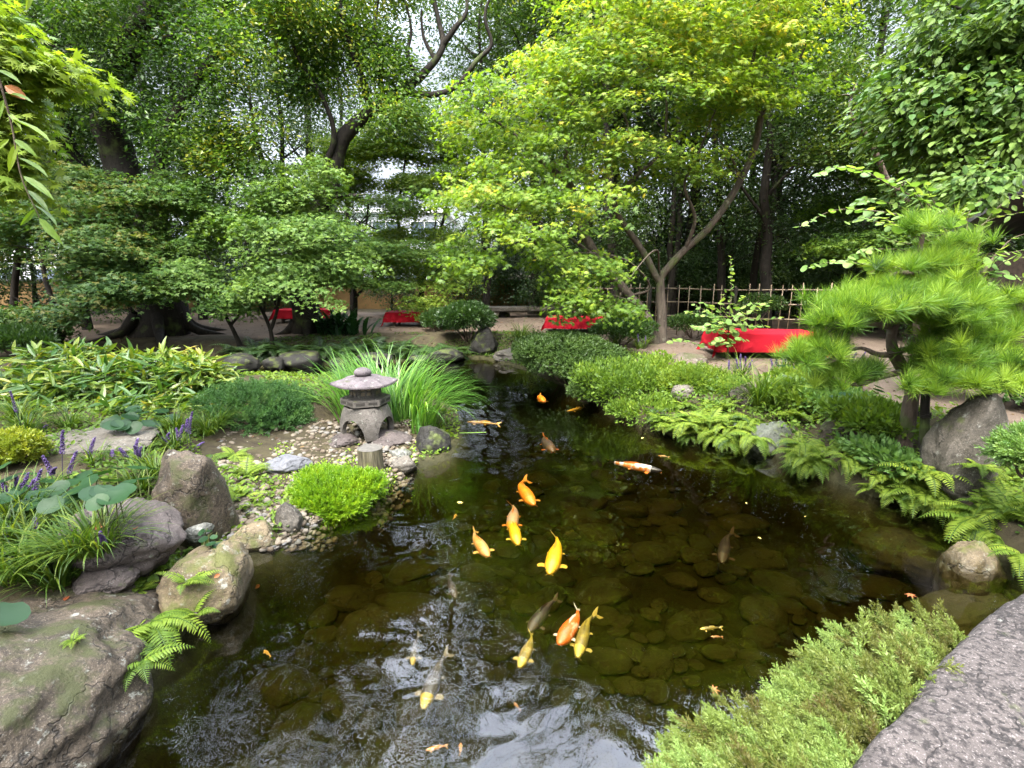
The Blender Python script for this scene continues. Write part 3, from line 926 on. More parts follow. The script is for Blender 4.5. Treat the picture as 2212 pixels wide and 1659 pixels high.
def build_lantern():
    b = P(793, 950, 0.155)
    yc = b[1] + 0.22
    px = yc / FPX
    foot = np.array([T(795, 945, yc)[0], yc, 0.155])
    zt = lambda v: T(795, v, yc)[2] - foot[2]
    t = empty("stone_lantern", foot, "low grey stone lantern with a wide hexagonal roof standing on flat stones by the reeds", "lantern")
    rot = 0.32
    Rr = 73 * px
    z_pl1, z_fb = zt(856), zt(826)
    # legs: a domed drum pierced by four arches
    mb = MB()
    nt, ns = 96, 12
    th = np.linspace(0, 2 * PI, nt, endpoint=False)
    ztop = zt(873)
    rb, rt = 57 * px, 46 * px
    leg0 = -PI / 2 + 0.42
    ph = ((th - leg0) % (PI / 2)) / (PI / 2)
    xo = (ph - 0.5) / 0.345
    zl = np.where(np.abs(xo) < 1, ztop * 0.66 * np.sqrt(np.clip(1 - np.abs(xo) ** 2.3, 0, 1)), 0.0)
    s = np.linspace(0, 1, ns)
    Zo = zl[:, None] + (ztop - zl[:, None]) * s[None]
    def rad(z, off):
        q = z / ztop
        return rb + (rt - rb) * q ** 2.6 + 0.012 * np.sin(q * PI) - off
    sh = []
    for off in (0.0, 0.05):
        R_ = rad(Zo, off)
        sh.append(np.stack([R_ * np.cos(th)[:, None], R_ * np.sin(th)[:, None], Zo], -1).reshape(-1, 3))
    i, j = np.meshgrid(np.arange(nt), np.arange(ns - 1), indexing='ij')
    A, B = i * ns + j, ((i + 1) % nt) * ns + j
    Fo = np.stack([A, B, B + 1, A + 1], -1).reshape(-1, 4)
    N = nt * ns
    ii = np.arange(nt)
    lo, lo2 = ii * ns, ((ii + 1) % nt) * ns
    hi, hi2 = ii * ns + ns - 1, ((ii + 1) % nt) * ns + ns - 1
    mb.add(np.vstack(sh), [Fo, Fo[:, ::-1] + N, np.stack([lo, lo + N, lo2 + N, lo2], 1), np.stack([hi, hi2, hi2 + N, hi + N], 1), (ii * ns + ns - 1)[None] + 0])
    mb.build("arched_base", M["lantern"], t, local=True)
    # platform; thin dark plates stand for the shade of recessed panels
    mb = MB()
    Rp = 54 * px
    loft(mb, [hexring(Rp * .80, ztop - 0.004, rot=rot), hexring(Rp * .97, ztop + 0.018, rot=rot), hexring(Rp, ztop + 0.022, rot=rot), hexring(Rp, z_pl1 - 0.004, rot=rot), hexring(Rp * .98, z_pl1, rot=rot), hexring(Rp * .66, z_pl1 + 0.012, rot=rot)])
    pl = mb.build("platform", M["lantern"], t, local=True)
    mb = MB()
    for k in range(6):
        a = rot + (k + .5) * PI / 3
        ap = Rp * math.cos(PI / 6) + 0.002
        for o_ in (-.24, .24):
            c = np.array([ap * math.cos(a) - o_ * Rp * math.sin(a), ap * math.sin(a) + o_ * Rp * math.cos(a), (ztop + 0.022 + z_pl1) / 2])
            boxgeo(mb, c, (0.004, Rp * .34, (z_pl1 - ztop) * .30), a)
    o = mb.build("carved_panel", M["recess_shade"], t, local=True)
    o.parent = pl
    o.location = (0, 0, 0)
    # fire box: hexagonal, lattice windows
    Rf = 34 * px
    mb = MB()
    loft(mb, [hexring(Rf, z_pl1 + 0.010, rot=rot), hexring(Rf, z_fb, rot=rot)])
    fb = mb.build("fire_box", M["lantern"], t, local=True)
    for k in range(6):
        a = rot + (k + .5) * PI / 3
        ap = Rf * math.cos(PI / 6)
        hz_, w_ = (z_fb - z_pl1) , Rf
        mb = MB()
        zc = (z_fb + z_pl1) / 2 + 0.004
        for ox in (-.18, .18):
            for oz in (-.17, .17):
                c = np.array([(ap + .003) * math.cos(a) - ox * w_ * math.sin(a), (ap + .003) * math.sin(a) + ox * w_ * math.cos(a), zc + oz * hz_])
                boxgeo(mb, c, (0.008, w_ * .22, hz_ * .22), a)
        wnd = mb.build("window", M["lantern_screen"], t, local=True)
        mb = MB()
        for (ox, oz, sw, shh) in ((-.36, 0, .07, .66), (.36, 0, .07, .66), (0, -.33, .72, .07), (0, .33, .72, .07)):
            c = np.array([(ap + .004) * math.cos(a) - ox * w_ * math.sin(a), (ap + .004) * math.sin(a) + ox * w_ * math.cos(a), zc + oz * hz_])
            boxgeo(mb, c, (0.014, w_ * sw, hz_ * shh), a)
        fr_ = mb.build("frame", M["lantern"], t, local=True)
        fr_.parent = wnd
    # roof: gently domed hexagonal cone with a thin drooping rim
    mb = MB()
    zr0, zr1 = zt(829), zt(810)
    nside = 8
    def subhex(r, z):
        c = hexring(r, 0, rot=rot)[:, :2]
        out_ = []
        for k in range(6):
            for s_ in range(nside):
                f = s_ / nside
                p_ = c[k] * (1 - f) + c[(k + 1) % 6] * f
                out_.append([p_[0], p_[1], z + 0.010 * (abs(f - .5) * 2) ** 2 * (r / Rr)])
        return np.array(out_)
    prof = [(.55, zr0 + .022), (.93, zr0 + 0.012), (.995, zr0 + .002), (1.0, zr0 + .010), (.985, zr0 + .026)]
    for f in np.linspace(.92, .10, 9):
        prof.append((f, zr0 + .026 + (zr1 - zr0 - .026) * (1 - f ** 1.55)))
    loft(mb, [subhex(r * Rr, z) for r, z in prof])
    mb.build("roof", M["lantern_roof"], t, local=True)
    V, F = ico(4)
    mb = MB()
    V = V * np.array([19 * px, 19 * px, 11.5 * px]) * (1 + .03 * fbm(V * 2, 4, 3)[:, None]) + np.array([-3 * px, 0, zr1 + 5.5 * px])
    mb.add(V, F)
    mb.build("finial", M["lantern_roof"], t, smooth=True, local=True)
    return t
lantern = build_lantern()
c_ = np.array(lantern.location)
rock("pebble_stone", "tiny pale stone set inside the lantern arch", c_ + np.array([-0.09, -0.1, 0.035]), (0.03, 0.025, 0.035), 401, "rock_pale", sub=3, cat="stone")

# cut log post at the edge of the gravel
m, n, l, out = new_mat("weathered_post")
g = n.new("ShaderNodeNewGeometry")
mp = n.new("ShaderNodeMapping")
mp.inputs["Scale"].default_value = (30, 30, 3)
l.new(g.outputs["Position"], mp.inputs["Vector"])
a1 = noise(n, l, mp.outputs[0], 1.5, 5, 0.7)
r1 = ramp(n, [(0.3, (0.02, 0.017, 0.012)), (0.55, (0.085, 0.075, 0.045)), (0.75, (0.16, 0.145, 0.105))])
l.new(a1.outputs["Fac"], r1.inputs[0])
a2 = noise(n, l, g.outputs["Position"], 7, 4)
cc = mix(n, l, mapr(n, l, a2.outputs["Fac"], .5, .65, 0, .8), r1.outputs[0], (0.10, 0.11, 0.03))
prin(n, l, out, cc, 0.8, 0.25, bump(n, l, a1.outputs["Fac"], .5, .01))
M["post"] = m
M["post_end"] = plain_mat("post_end", (0.05, 0.047, 0.04), (0.105, 0.098, 0.085), 30, 0.85, 0.2)
pb = P(798, 1030, 0.02)
pr = 29 * pb[1] / FPX
ptop = T(798, 968, pb[1] + pr * .5)[2]
t = empty("log_post", (pb[0], pb[1] + pr * .6, -0.25), "short weathered cut log standing at the edge of the gravel", "post")
mb = MB()
zs = np.linspace(-0.25, ptop, 8)
tube(mb, np.stack([np.full(8, pb[0]), np.full(8, pb[1] + pr * .6), zs], 1), pr * np.array([1.03, 1.0, 1.02, .99, 1.0, 1.01, 1.0, 1.0]), 24, rough=.05)
mb.build("bark_side", M["post"], t, smooth=True)
mb = MB()
a = np.linspace(0, 2 * PI, 24, endpoint=False)
for (r_, z_) in ((1.0, 0.0),):
    ring0 = np.stack([pb[0] + pr * np.cos(a), pb[1] + pr * .6 + pr * np.sin(a), np.full(24, ptop)], 1)
    ring1 = np.stack([pb[0] + pr * .9 * np.cos(a), pb[1] + pr * .6 + pr * .9 * np.sin(a), np.full(24, ptop + .006)], 1)
    ring2 = np.stack([pb[0] + pr * .84 * np.cos(a), pb[1] + pr * .6 + pr * .84 * np.sin(a), np.full(24, ptop - .002)], 1)
    loft(mb, [ring0, ring1, ring2], False, True)
mb.build("cut_end", M["post_end"], t)

# ------------------------------------------------------------------ red-covered benches
m, n, l, out = new_mat("red_felt")
g = n.new("ShaderNodeNewGeometry")
f1 = noise(n, l, g.outputs["Position"], 220, 3, .7)
f2 = noise(n, l, g.outputs["Position"], 4, 4, .6)
cc = mix(n, l, f2.outputs["Fac"], (0.25, 0.004, 0.011), (0.34, 0.008, 0.018))
prin(n, l, out, cc, 0.9, 0.15, bump(n, l, math_(n, l, 'ADD', f1.outputs["Fac"], math_(n, l, 'MULTIPLY', f2.outputs["Fac"], 2.0)), .3, .01))
M["red_felt"] = m
M["bench_wood"] = plain_mat("bench_wood", (0.03, 0.022, 0.016), (0.075, 0.055, 0.04), 12, 0.7, 0.3)

def bench(u0, u1, vtop, vfoot, hang, rz, blab, clab, length=1.75, width=0.85):
    f = G((u0 + u1) / 2, vfoot, 0.45)
    c = f + np.array([0, width / 2, 0])
    hgt = max(0.36, T((u0 + u1) / 2, vtop, c[1])[2] - f[2])
    cs, sn = math.cos(rz), math.sin(rz)
    t = empty("bench", c, blab, "bench", "benches set out on the yard")
    def rot(V):
        return np.stack([V[:, 0] * cs - V[:, 1] * sn, V[:, 0] * sn + V[:, 1] * cs, V[:, 2]], 1)
    mb = MB(); boxgeo(mb, c + np.array([0, 0, hgt - .035]), (length - .02, width - .02, .05), rz, .008); mb.build("seat", M["bench_wood"], t)
    for sx in (-1, 1):
        for sy in (-1, 1):
            q = rot(np.array([[sx * (length / 2 - .22), sy * (width / 2 - .1), (hgt - .06) / 2]]))[0]
            mb = MB(); boxgeo(mb, c + q, (.075, .075, hgt - .06), rz, .006); mb.build("leg", M["bench_wood"], t)
        q = rot(np.array([[sx * (length / 2 - .22), 0, .12]]))[0]
        mb = MB(); boxgeo(mb, c + q, (.05, width - .28, .06), rz, .005); mb.build("stretcher", M["bench_wood"], t)
    # cloth: lies on the seat, falls over the sides, corners fold outwards
    nx_, ny_ = 84, 52
    X = np.linspace(-length / 2 - hang, length / 2 + hang, nx_)
    Y = np.linspace(-width / 2 - hang, width / 2 + hang, ny_)
    X, Y = np.meshgrid(X, Y)
    ox, oy = np.maximum(np.abs(X) - length / 2, 0), np.maximum(np.abs(Y) - width / 2, 0)
    sx, sy = np.sign(X), np.sign(Y)
    drop = np.maximum(ox, oy) + 0.42 * np.minimum(ox, oy)
    corner = np.minimum(ox, oy)
    p_ = np.stack([X * 4.6, Y * 4.6, 0 * X + f[0]], -1)
    wave = 0.5 * fbm(p_, 12, 3)
    fl = 0.10 * drop + 0.09 * wave * drop / hang
    Xc = np.clip(X, -length / 2, length / 2) + sx * (0.008 + np.where(ox > 0, fl + .30 * corner, 0))
    Yc = np.clip(Y, -width / 2, width / 2) + sy * (0.008 + np.where(oy > 0, fl + .30 * corner, 0))
    Zc = hgt + 0.004 - drop + 0.004 * fbm(p_ * 1.3, 5, 2)
    Zc = np.maximum(Zc, 0.015)
    V = rot(np.stack([Xc, Yc, Zc], -1).reshape(-1, 3)) + c
    i, j = np.meshgrid(np.arange(ny_ - 1), np.arange(nx_ - 1), indexing='ij')
    q = (i * nx_ + j).ravel()
    mb = MB(); mb.add(V, np.stack([q, q + 1, q + nx_ + 1, q + nx_], -1))
    o = mb.build("red_cloth", M["red_felt"], smooth=True, loc=c)
    tag(o, clab, "cloth", "red cloths over the benches")

bench(607, 700, 668, 699, 0.27, 0.03, "dark wooden bench half hidden by the thick camphor trunk", "red felt cloth on the bench partly behind the thick trunk")
bench(852, 945, 673, 706, 0.29, -0.03, "dark wooden bench behind the overhanging maple and round bush", "red felt cloth on the bench behind the round evergreen bush")
bench(1185, 1305, 685, 721, 0.27, -0.12, "dark wooden bench behind the clipped cushion bush, near the stone crossing", "red felt cloth seen over the clipped cushion bush", 1.5)
bench(1540, 1790, 716, 775, 0.34, -0.10, "dark wooden bench nearest the pond, in front of the bamboo fence", "largest red felt cloth, in front of the bamboo fence", 1.85, 0.9)

# ------------------------------------------------------------------ bamboo lattice fence
M["bamboo"] = plain_mat("bamboo", (0.08, 0.055, 0.03), (0.20, 0.15, 0.09), 14, 0.5, 0.4)
M["fence_tie"] = plain_mat("fence_tie", (0.02, 0.018, 0.015), (0.04, 0.035, 0.03), 30, 0.9, 0.1)
def fence():
    A, B = T(1235, 700, 14.2), T(1790, 700, 11.8)
    A[2] = B[2] = 0.45
    L_ = np.linalg.norm((B - A)[:2])
    d = (B - A) / L_
    side = np.array([-d[1], d[0], 0])
    t = empty("bamboo_fence", A, "open lattice fence of thin bamboo canes tied to four rails across the yard", "fence")
    r = np.random.default_rng(3)
    H = 1.27
    for k in range(4):
        z = 0.16 + k * 0.335
        mb = MB()
        pts = [A + d * s_ + np.array([0, 0, z + 0.012 * math.sin(s_ * 2 + k)]) for s_ in np.linspace(-.1, L_ + .1, 30)]
        tube(mb, pts, 0.017, 7)
        mb.build("rail", M["bamboo"], t, smooth=True)
    s_ = 0.05
    while s_ < L_:
        h = H + r.uniform(-.05, .08)
        o_ = side * (0.03 if r.random() < .5 else -0.03)
        base = A + d * s_ + o_
        lean = d * r.uniform(-.03, .03)
        mb = MB(); tube(mb, [base, base + lean * .5 + np.array([0, 0, h / 2]), base + lean + np.array([0, 0, h])], r.uniform(.010, .015), 6, cap=True)
        mb.build("cane", M["bamboo"], t, smooth=True)
        for k in range(4):
            z = 0.16 + k * 0.335
            pass
        s_ += r.uniform(.20, .31)
    mb = MB()
    for s2 in np.arange(0.05, L_, .27):
        for k in range(4):
            boxgeo(mb, A + d * s2 + np.array([0, 0, 0.16 + k * .335]), (.05, .06, .04), math.atan2(d[1], d[0]))
    mb.build("tie", M["fence_tie"], t)
    for s2 in (0.0, L_ * .34, L_ * .67, L_):
        base = A + d * s2 - side * .055
        mb = MB(); tube(mb, [base + np.array([0, 0, -.1]), base + np.array([0, 0, H - .05])], .04, 10, cap=True)
        mb.build("post", M["bark_dark"], t, smooth=True)
fence()

# ------------------------------------------------------------------ tan boundary wall and pale building beyond
M["tan_wall"] = plain_mat("tan_wall", (0.12, 0.075, 0.03), (0.20, 0.125, 0.05), 2.5, 0.85, 0.2)
M["wall_cap"] = plain_mat("wall_cap", (0.05, 0.05, 0.05), (0.10, 0.10, 0.10), 6, 0.7, 0.3)
t = empty("boundary_wall", (-8, 23.2, 0.4), "low tan plastered boundary wall with a dark coping behind the yard", "wall")
mb = MB(); boxgeo(mb, (-6, 23.2, 1.0), (40, .22, 1.3)); mb.build("plaster", M["tan_wall"], t)
mb = MB(); boxgeo(mb, (-6, 23.2, 1.70), (40, .40, .10), 0, .02); mb.build("coping", M["wall_cap"], t)
M["pale_cladding"] = plain_mat("pale_cladding", (0.50, 0.52, 0.56), (0.62, 0.64, 0.68), 1.5, 0.6, 0.4)
M["window_glass"] = plain_mat("window_glass", (0.10, 0.13, 0.17), (0.16, 0.2, 0.25), 1.0, 0.1, 0.6)
M["white_band"] = plain_mat("white_band", (0.74, 0.74, 0.74), (0.80, 0.80, 0.80), 2.0, 0.6, 0.3)
def pale_building(x0, x1, y, h, lab, storeys):
    t = empty("building", ((x0 + x1) / 2, y + 4, 0.4), lab, "building")
    w = x1 - x0
    mb = MB(); boxgeo(mb, ((x0 + x1) / 2, y + 4, .4 + h / 2), (w, 8, h)); mb.build("wall", M["pale_cladding"], t)
    mb = MB(); boxgeo(mb, ((x0 + x1) / 2, y + 4, .4 + h + .14), (w + .4, 8.4, .28), 0, .04); mb.build("roof", M["white_band"], t)
    for s_ in range(storeys):
        z = .4 + h * (s_ + .58) / storeys
        k = int(w / 2.2)
        for q in range(k):
            x = x0 + (q + .5) * w / k
            mb = MB(); boxgeo(mb, (x, y - .02, z), (w / k * .72, .08, h / storeys * .46)); wd = mb.build("window", M["window_glass"], t)
            mb = MB()
            for dx in (-.36, 0, .36):
                boxgeo(mb, (x + dx * w / k, y - .075, z), (.06, .05, h / storeys * .48))
            for dz in (-.24, .24):
                boxgeo(mb, (x, y - .072, z + dz * h / storeys), (w / k * .76, .05, .07))
            fr_ = mb.build("frame", M["white_band"], t)
            fr_.parent = wd
        mb = MB(); boxgeo(mb, ((x0 + x1) / 2, y - .05, .4 + h * s_ / storeys + .3), (w, .12, .5)); mb.build("band", M["white_band"], t)
pale_building(-18.5, -4.2, 33, 5.2, "pale glazed building with white bands glimpsed between the trunks", 2)
pale_building(-36, -21.5, 31, 4.6, "pale building with white bands far behind the dark maples", 2)

# dark tiled roof edge at the right, beyond the pine
t = empty("tiled_shed", T(2330, 640, 9.5) * np.array([1, 1, 0]) + np.array([0, 0, .45]), "dark tiled garden shed whose eave shows beyond the pine at the right edge", "shed")
bx, by = t.location[0] + .35, t.location[1]
mb = MB(); boxgeo(mb, (bx, by, 1.42), (2.6, 2.2, 1.95)); mb.build("wall", M["bench_wood"], t)
mb = MB()
e0, rdg = T(2330, 468, 8.2)[2], T(2330, 400, 9.5)[2]
for sgn in (-1, 1):
    V = []
    for s_ in np.linspace(0, 1, 8):
        y = by + sgn * (1.45 - 1.45 * s_)
        z = e0 + (rdg - e0) * s_ ** .85
        for x in np.linspace(bx - 1.7, bx + 1.7, 49):
            V.append([x, y, z + .028 * abs(math.sin((x - bx) * 11))])
    V = np.array(V)
    V2 = V - np.array([0, 0, .09])
    i, j = np.meshgrid(np.arange(7), np.arange(48), indexing='ij')
    q = (i * 49 + j).ravel()
    F = np.stack([q, q + 1, q + 50, q + 49], -1)
    N = len(V)
    e = np.arange(48)
    mb.add(np.vstack([V, V2]), [F, F[:, ::-1] + N, np.stack([e, e + N, e + 1 + N, e + 1], 1), np.stack([np.arange(7) * 49, np.arange(7) * 49 + N, (np.arange(7) + 1) * 49 + N, (np.arange(7) + 1) * 49], 1)])
tube(mb, [(bx - 1.75, by, rdg + .03), (bx + 1.75, by, rdg + .03)], .09, 8, cap=True)
mb.build("roof", M["wall_cap"], t)

# stone crossing at the far end of the pond and a dark post on the yard
c0, c1 = G(1062, 690, .45), G(1240, 682, .45)
t = empty("stone_crossing", (c0 + c1) / 2, "long low grey stone slab crossing behind the pointed boulder", "stone slab")
cc_ = (c0 + c1) / 2
mb = MB(); boxgeo(mb, cc_ + np.array([0, .3, .30]), (np.linalg.norm(c1 - c0), .75, .16), math.atan2((c1 - c0)[1], (c1 - c0)[0]) * .3, .03); mb.build("slab", M["rock_grey"], t)
for s_ in (-.32, .32):
    V, F = rock_shape(420 + int(s_ * 10), 3, .8)
    mb = MB(); mb.add(V * np.array([.22, .34, .2]) + cc_ + np.array([s_ * np.linalg.norm(c1 - c0), .3, .06]), F); mb.build("support", M["rock_dark"], t)
pp = G(1254, 676, .45)
t = empty("dark_post", pp, "square dark wooden post standing on the yard behind the maple", "post")
mb = MB(); boxgeo(mb, pp + np.array([0, 0, .55]), (.13, .13, 1.1), .2, .012); mb.build("shaft", M["bench_wood"], t)
mb = MB(); boxgeo(mb, pp + np.array([0, 0, 1.125]), (.17, .17, .05), .2, .01); mb.build("cap", M["bench_wood"], t)
# ------------------------------------------------------------------ leaves
def star(lobes, r_in=0.36, spread=1.45):
    """palmate maple leaf as one flat outline, stalk end at the origin, middle lobe along +y"""
    ang = np.linspace(-spread, spread, lobes)
    L = 0.62 + 0.38 * np.cos(ang * .9)
    pts = [(0.0, 0.0)]
    for k in range(lobes):
        a = ang[k]
        pts.append((math.sin(a) * L[k], .16 + math.cos(a) * L[k] * .84))
        if k < lobes - 1:
            b = (ang[k] + ang[k + 1]) / 2
            pts.append((math.sin(b) * r_in, .16 + math.cos(b) * r_in))
    V = np.array([[x, y, -0.10 * (x * x + y * y)] for x, y in pts])
    return V, np.arange(len(V))[None, ::-1].copy()

MAPLE = star(5)
MAPLE7 = star(7, .30, 1.75)
_k = []
for a in (-1.05, 0.0, 1.05):
    s_, c_ = math.sin(a), math.cos(a)
    ln = 1.0 if a == 0 else .82
    for (x, y) in ((0, 0), (.19, .42 * ln), (0, ln), (-.19, .42 * ln)):
        _k.append((x * c_ + y * s_, -x * s_ + y * c_, -0.08 * y))
MAPLE3 = (np.array(_k), np.array([[0, 1, 2, 3], [4, 5, 6, 7], [8, 9, 10, 11]]))
KITE = (np.array([[0, 0, 0], [.24, .42, .05], [0, 1, -.06], [-.24, .42, .05]]), np.array([[0, 1, 2], [0, 2, 3]]))
OVAL = (np.array([[0, 0, 0], [.20, .22, .05], [.27, .5, .04], [.16, .8, -.02], [0, 1, -.10], [-.16, .8, -.02], [-.27, .5, .04], [-.20, .22, .05], [0, .5, -.02]]),
        np.array([[0, 1, 8], [1, 2, 8], [2, 3, 8], [3, 4, 8], [4, 5, 8], [5, 6, 8], [6, 7, 8], [7, 0, 8]]))
_a = np.linspace(0, 2 * PI, 12, endpoint=False)
ROUND = (np.vstack([[[0, .42, -.05]], np.stack([.5 * np.sin(_a) * (1 - .1 * np.cos(_a)), .45 - .5 * np.cos(_a) + .12 * (np.cos(_a) > .9), .05 + 0 * _a], 1)]),
         np.array([[0, 1 + k, 1 + (k + 1) % 12] for k in range(12)]))
LANCE = (np.array([[0, 0, 0], [.075, .2, .02], [-.075, .2, .02], [.095, .5, .02], [-.095, .5, .02], [.06, .78, -.03], [-.06, .78, -.03], [0, 1, -.12], [0, .2, -.01], [0, .5, -.015], [0, .78, -.06]]),
         np.array([[0, 1, 8, 8], [0, 8, 2, 2], [8, 1, 3, 9], [2, 8, 9, 4], [9, 3, 5, 10], [4, 9, 10, 6], [10, 5, 7, 7], [6, 10, 7, 7]]))
LANCE = (LANCE[0], [np.array([[0, 1, 8], [0, 8, 2], [10, 5, 7], [6, 10, 7]]), np.array([[8, 1, 3, 9], [2, 8, 9, 4], [9, 3, 5, 10], [4, 9, 10, 6]])])

def blob(u, v, y, ru, rv, ry, n, seed=None, gap=0.15, shell=0.0, fq=1.15):
    r = rng if seed is None else np.random.default_rng(seed)
    c = T(u, v, y)
    rx, rz_ = ru * y / FPX, rv * y / FPX
    p = nz(r.normal(size=(n * 3, 3))) * (r.random((n * 3, 1)) * (1 - shell ** 3) + shell ** 3) ** (1 / 3)
    w = p * np.array([rx, ry, rz_]) + c
    keep = vnoise(w * np.asarray(fq), 77) > -0.5 + gap
    w = w[keep][:n]
    return w

def spray(centers, out_from, k, R, thick=0.22, droop=0.35, r=None, seed=0, flat=0.35):
    """k leaves round every spray centre: positions, axes, normals and the centre each belongs to"""
    r = r or rng
    n = len(centers)
    idx = np.repeat(np.arange(n), k)
    Rn = (np.broadcast_to(np.asarray(R, float), (n,)) * r.uniform(.7, 1.3, n))[idx]
    a = r.random(n * k) * 2 * PI
    q = np.sqrt(r.random(n * k))
    off = np.stack([np.cos(a) * q, np.sin(a) * q, r.normal(size=n * k) * thick - .35 * q * q], 1) * Rn[:, None]
    o = nz(centers - out_from)
    tiltax = nz(np.cross(np.array([0, 0, 1.0]), o))[idx]
    tl = (r.normal(size=n) * .25 + .12)[idx]
    off = off + np.cross(tiltax, off) * tl[:, None]
    pos = centers[idx] + off
    d = nz(off * np.array([1, 1, .4]) + .5 * Rn[:, None] * o[idx] * np.array([1, 1, .2]) + r.normal(size=(n * k, 3)) * .35 * Rn[:, None] + np.array([0, 0, -droop]) * Rn[:, None])
    nm = nz(np.array([0, 0, 1.0]) + r.normal(size=(n * k, 3)) * flat + .25 * o[idx])
    return pos, d, nm, idx

class Tree:
    def __init__(self, name, base, label, cat="tree", group=None):
        self.o = empty(name, base, label, cat, group)
        self.base = np.asarray(base, float)
        self.mb = MB()
        self.nodes, self.nr = [], []
        self.bark = "bark_dark"
    def limb(self, pts, r0, r1, sides=9, n=None, wob=0.02, px=True, flare=0.0):
        q = np.array([T(*p) for p in pts]) if px else np.array(pts, float)
        n = n or max(8, 4 * len(q))
        c = curve(q, n)
        L_ = np.linalg.norm(c[-1] - c[0])
        c[1:-1] += wob * L_ * 0.5 * np.stack([fbm(c[1:-1] * 1.3, 5, 2), fbm(c[1:-1] * 1.3, 6, 2), .4 * fbm(c[1:-1] * 1.3, 7, 2)], 1)
        s = np.linspace(0, 1, n)
        rad = r0 + (r1 - r0) * s ** .85
        if flare:
            rad = rad * (1 + flare * np.exp(-s * n * .55))
        tube(self.mb, c, rad, sides, rough=.10 if r0 > .05 else .04, seed=len(self.nodes))
        self.nodes += list(c[1:])
        self.nr += list(rad[1:])
        return c
    def twigs(self, centers, r_tw=0.012, sides=4):
        """join every spray to the nearest wood, nearest sprays first, so that twigs fork from twigs"""
        if not len(self.nodes): return
        N = np.array(self.nodes)
        R_ = np.array(self.nr)
        d0 = np.min(np.linalg.norm(centers[:, None] - N[None], axis=2), 1)
        for k in np.argsort(d0):
            c = centers[k]
            dv = c - N
            cost = np.linalg.norm(dv * np.array([1, 1, 1.35]), axis=1) + .4 * np.maximum(0, N[:, 2] - c[2])
            b = int(np.argmin(cost))
            L_ = np.linalg.norm(c - N[b])
            if L_ < .05: continue
            mid = (N[b] + c) / 2 + rng.normal(size=3) * .08 * L_ + np.array([0, 0, .06 * L_])
            ra = min(R_[b] * .75, r_tw * (0.6 + 1.0 * L_))
            pts = curve([N[b], mid, c], 5)
            tube(self.mb, pts, np.linspace(ra, max(.0025, ra * .4), 5), sides)
            N = np.vstack([N, pts[2:]])
            R_ = np.concatenate([R_, np.linspace(ra * .8, ra * .4, 3)])
    def crown(self, mat, tmpl, centers, k, R, leaf, tintf=None, thick=.22, droop=.35, flat=.35, name="crown"):
        pos, d, nm, idx = spray(centers, self.cen if hasattr(self, "cen") else self.base + np.array([0, 0, 1.5]), k, R, thick, droop, flat=flat)
        n = len(pos)
        sp_t = rng.normal(size=len(centers)) * .18
        t = .42 + sp_t[idx] + rng.normal(size=n) * .14
        if tintf is not None: t = t + tintf(pos)
        mb = MB()
        scatter(mb, tmpl[0], tmpl[1], pos, d, nm, leaf * rng.uniform(.65, 1.25, n), np.clip(t, 0.02, .98))
        return mb.build(name, M[mat], self.o)
    def wood(self, name="trunk"):
        return self.mb.build(name, M[self.bark], self.o, smooth=True)

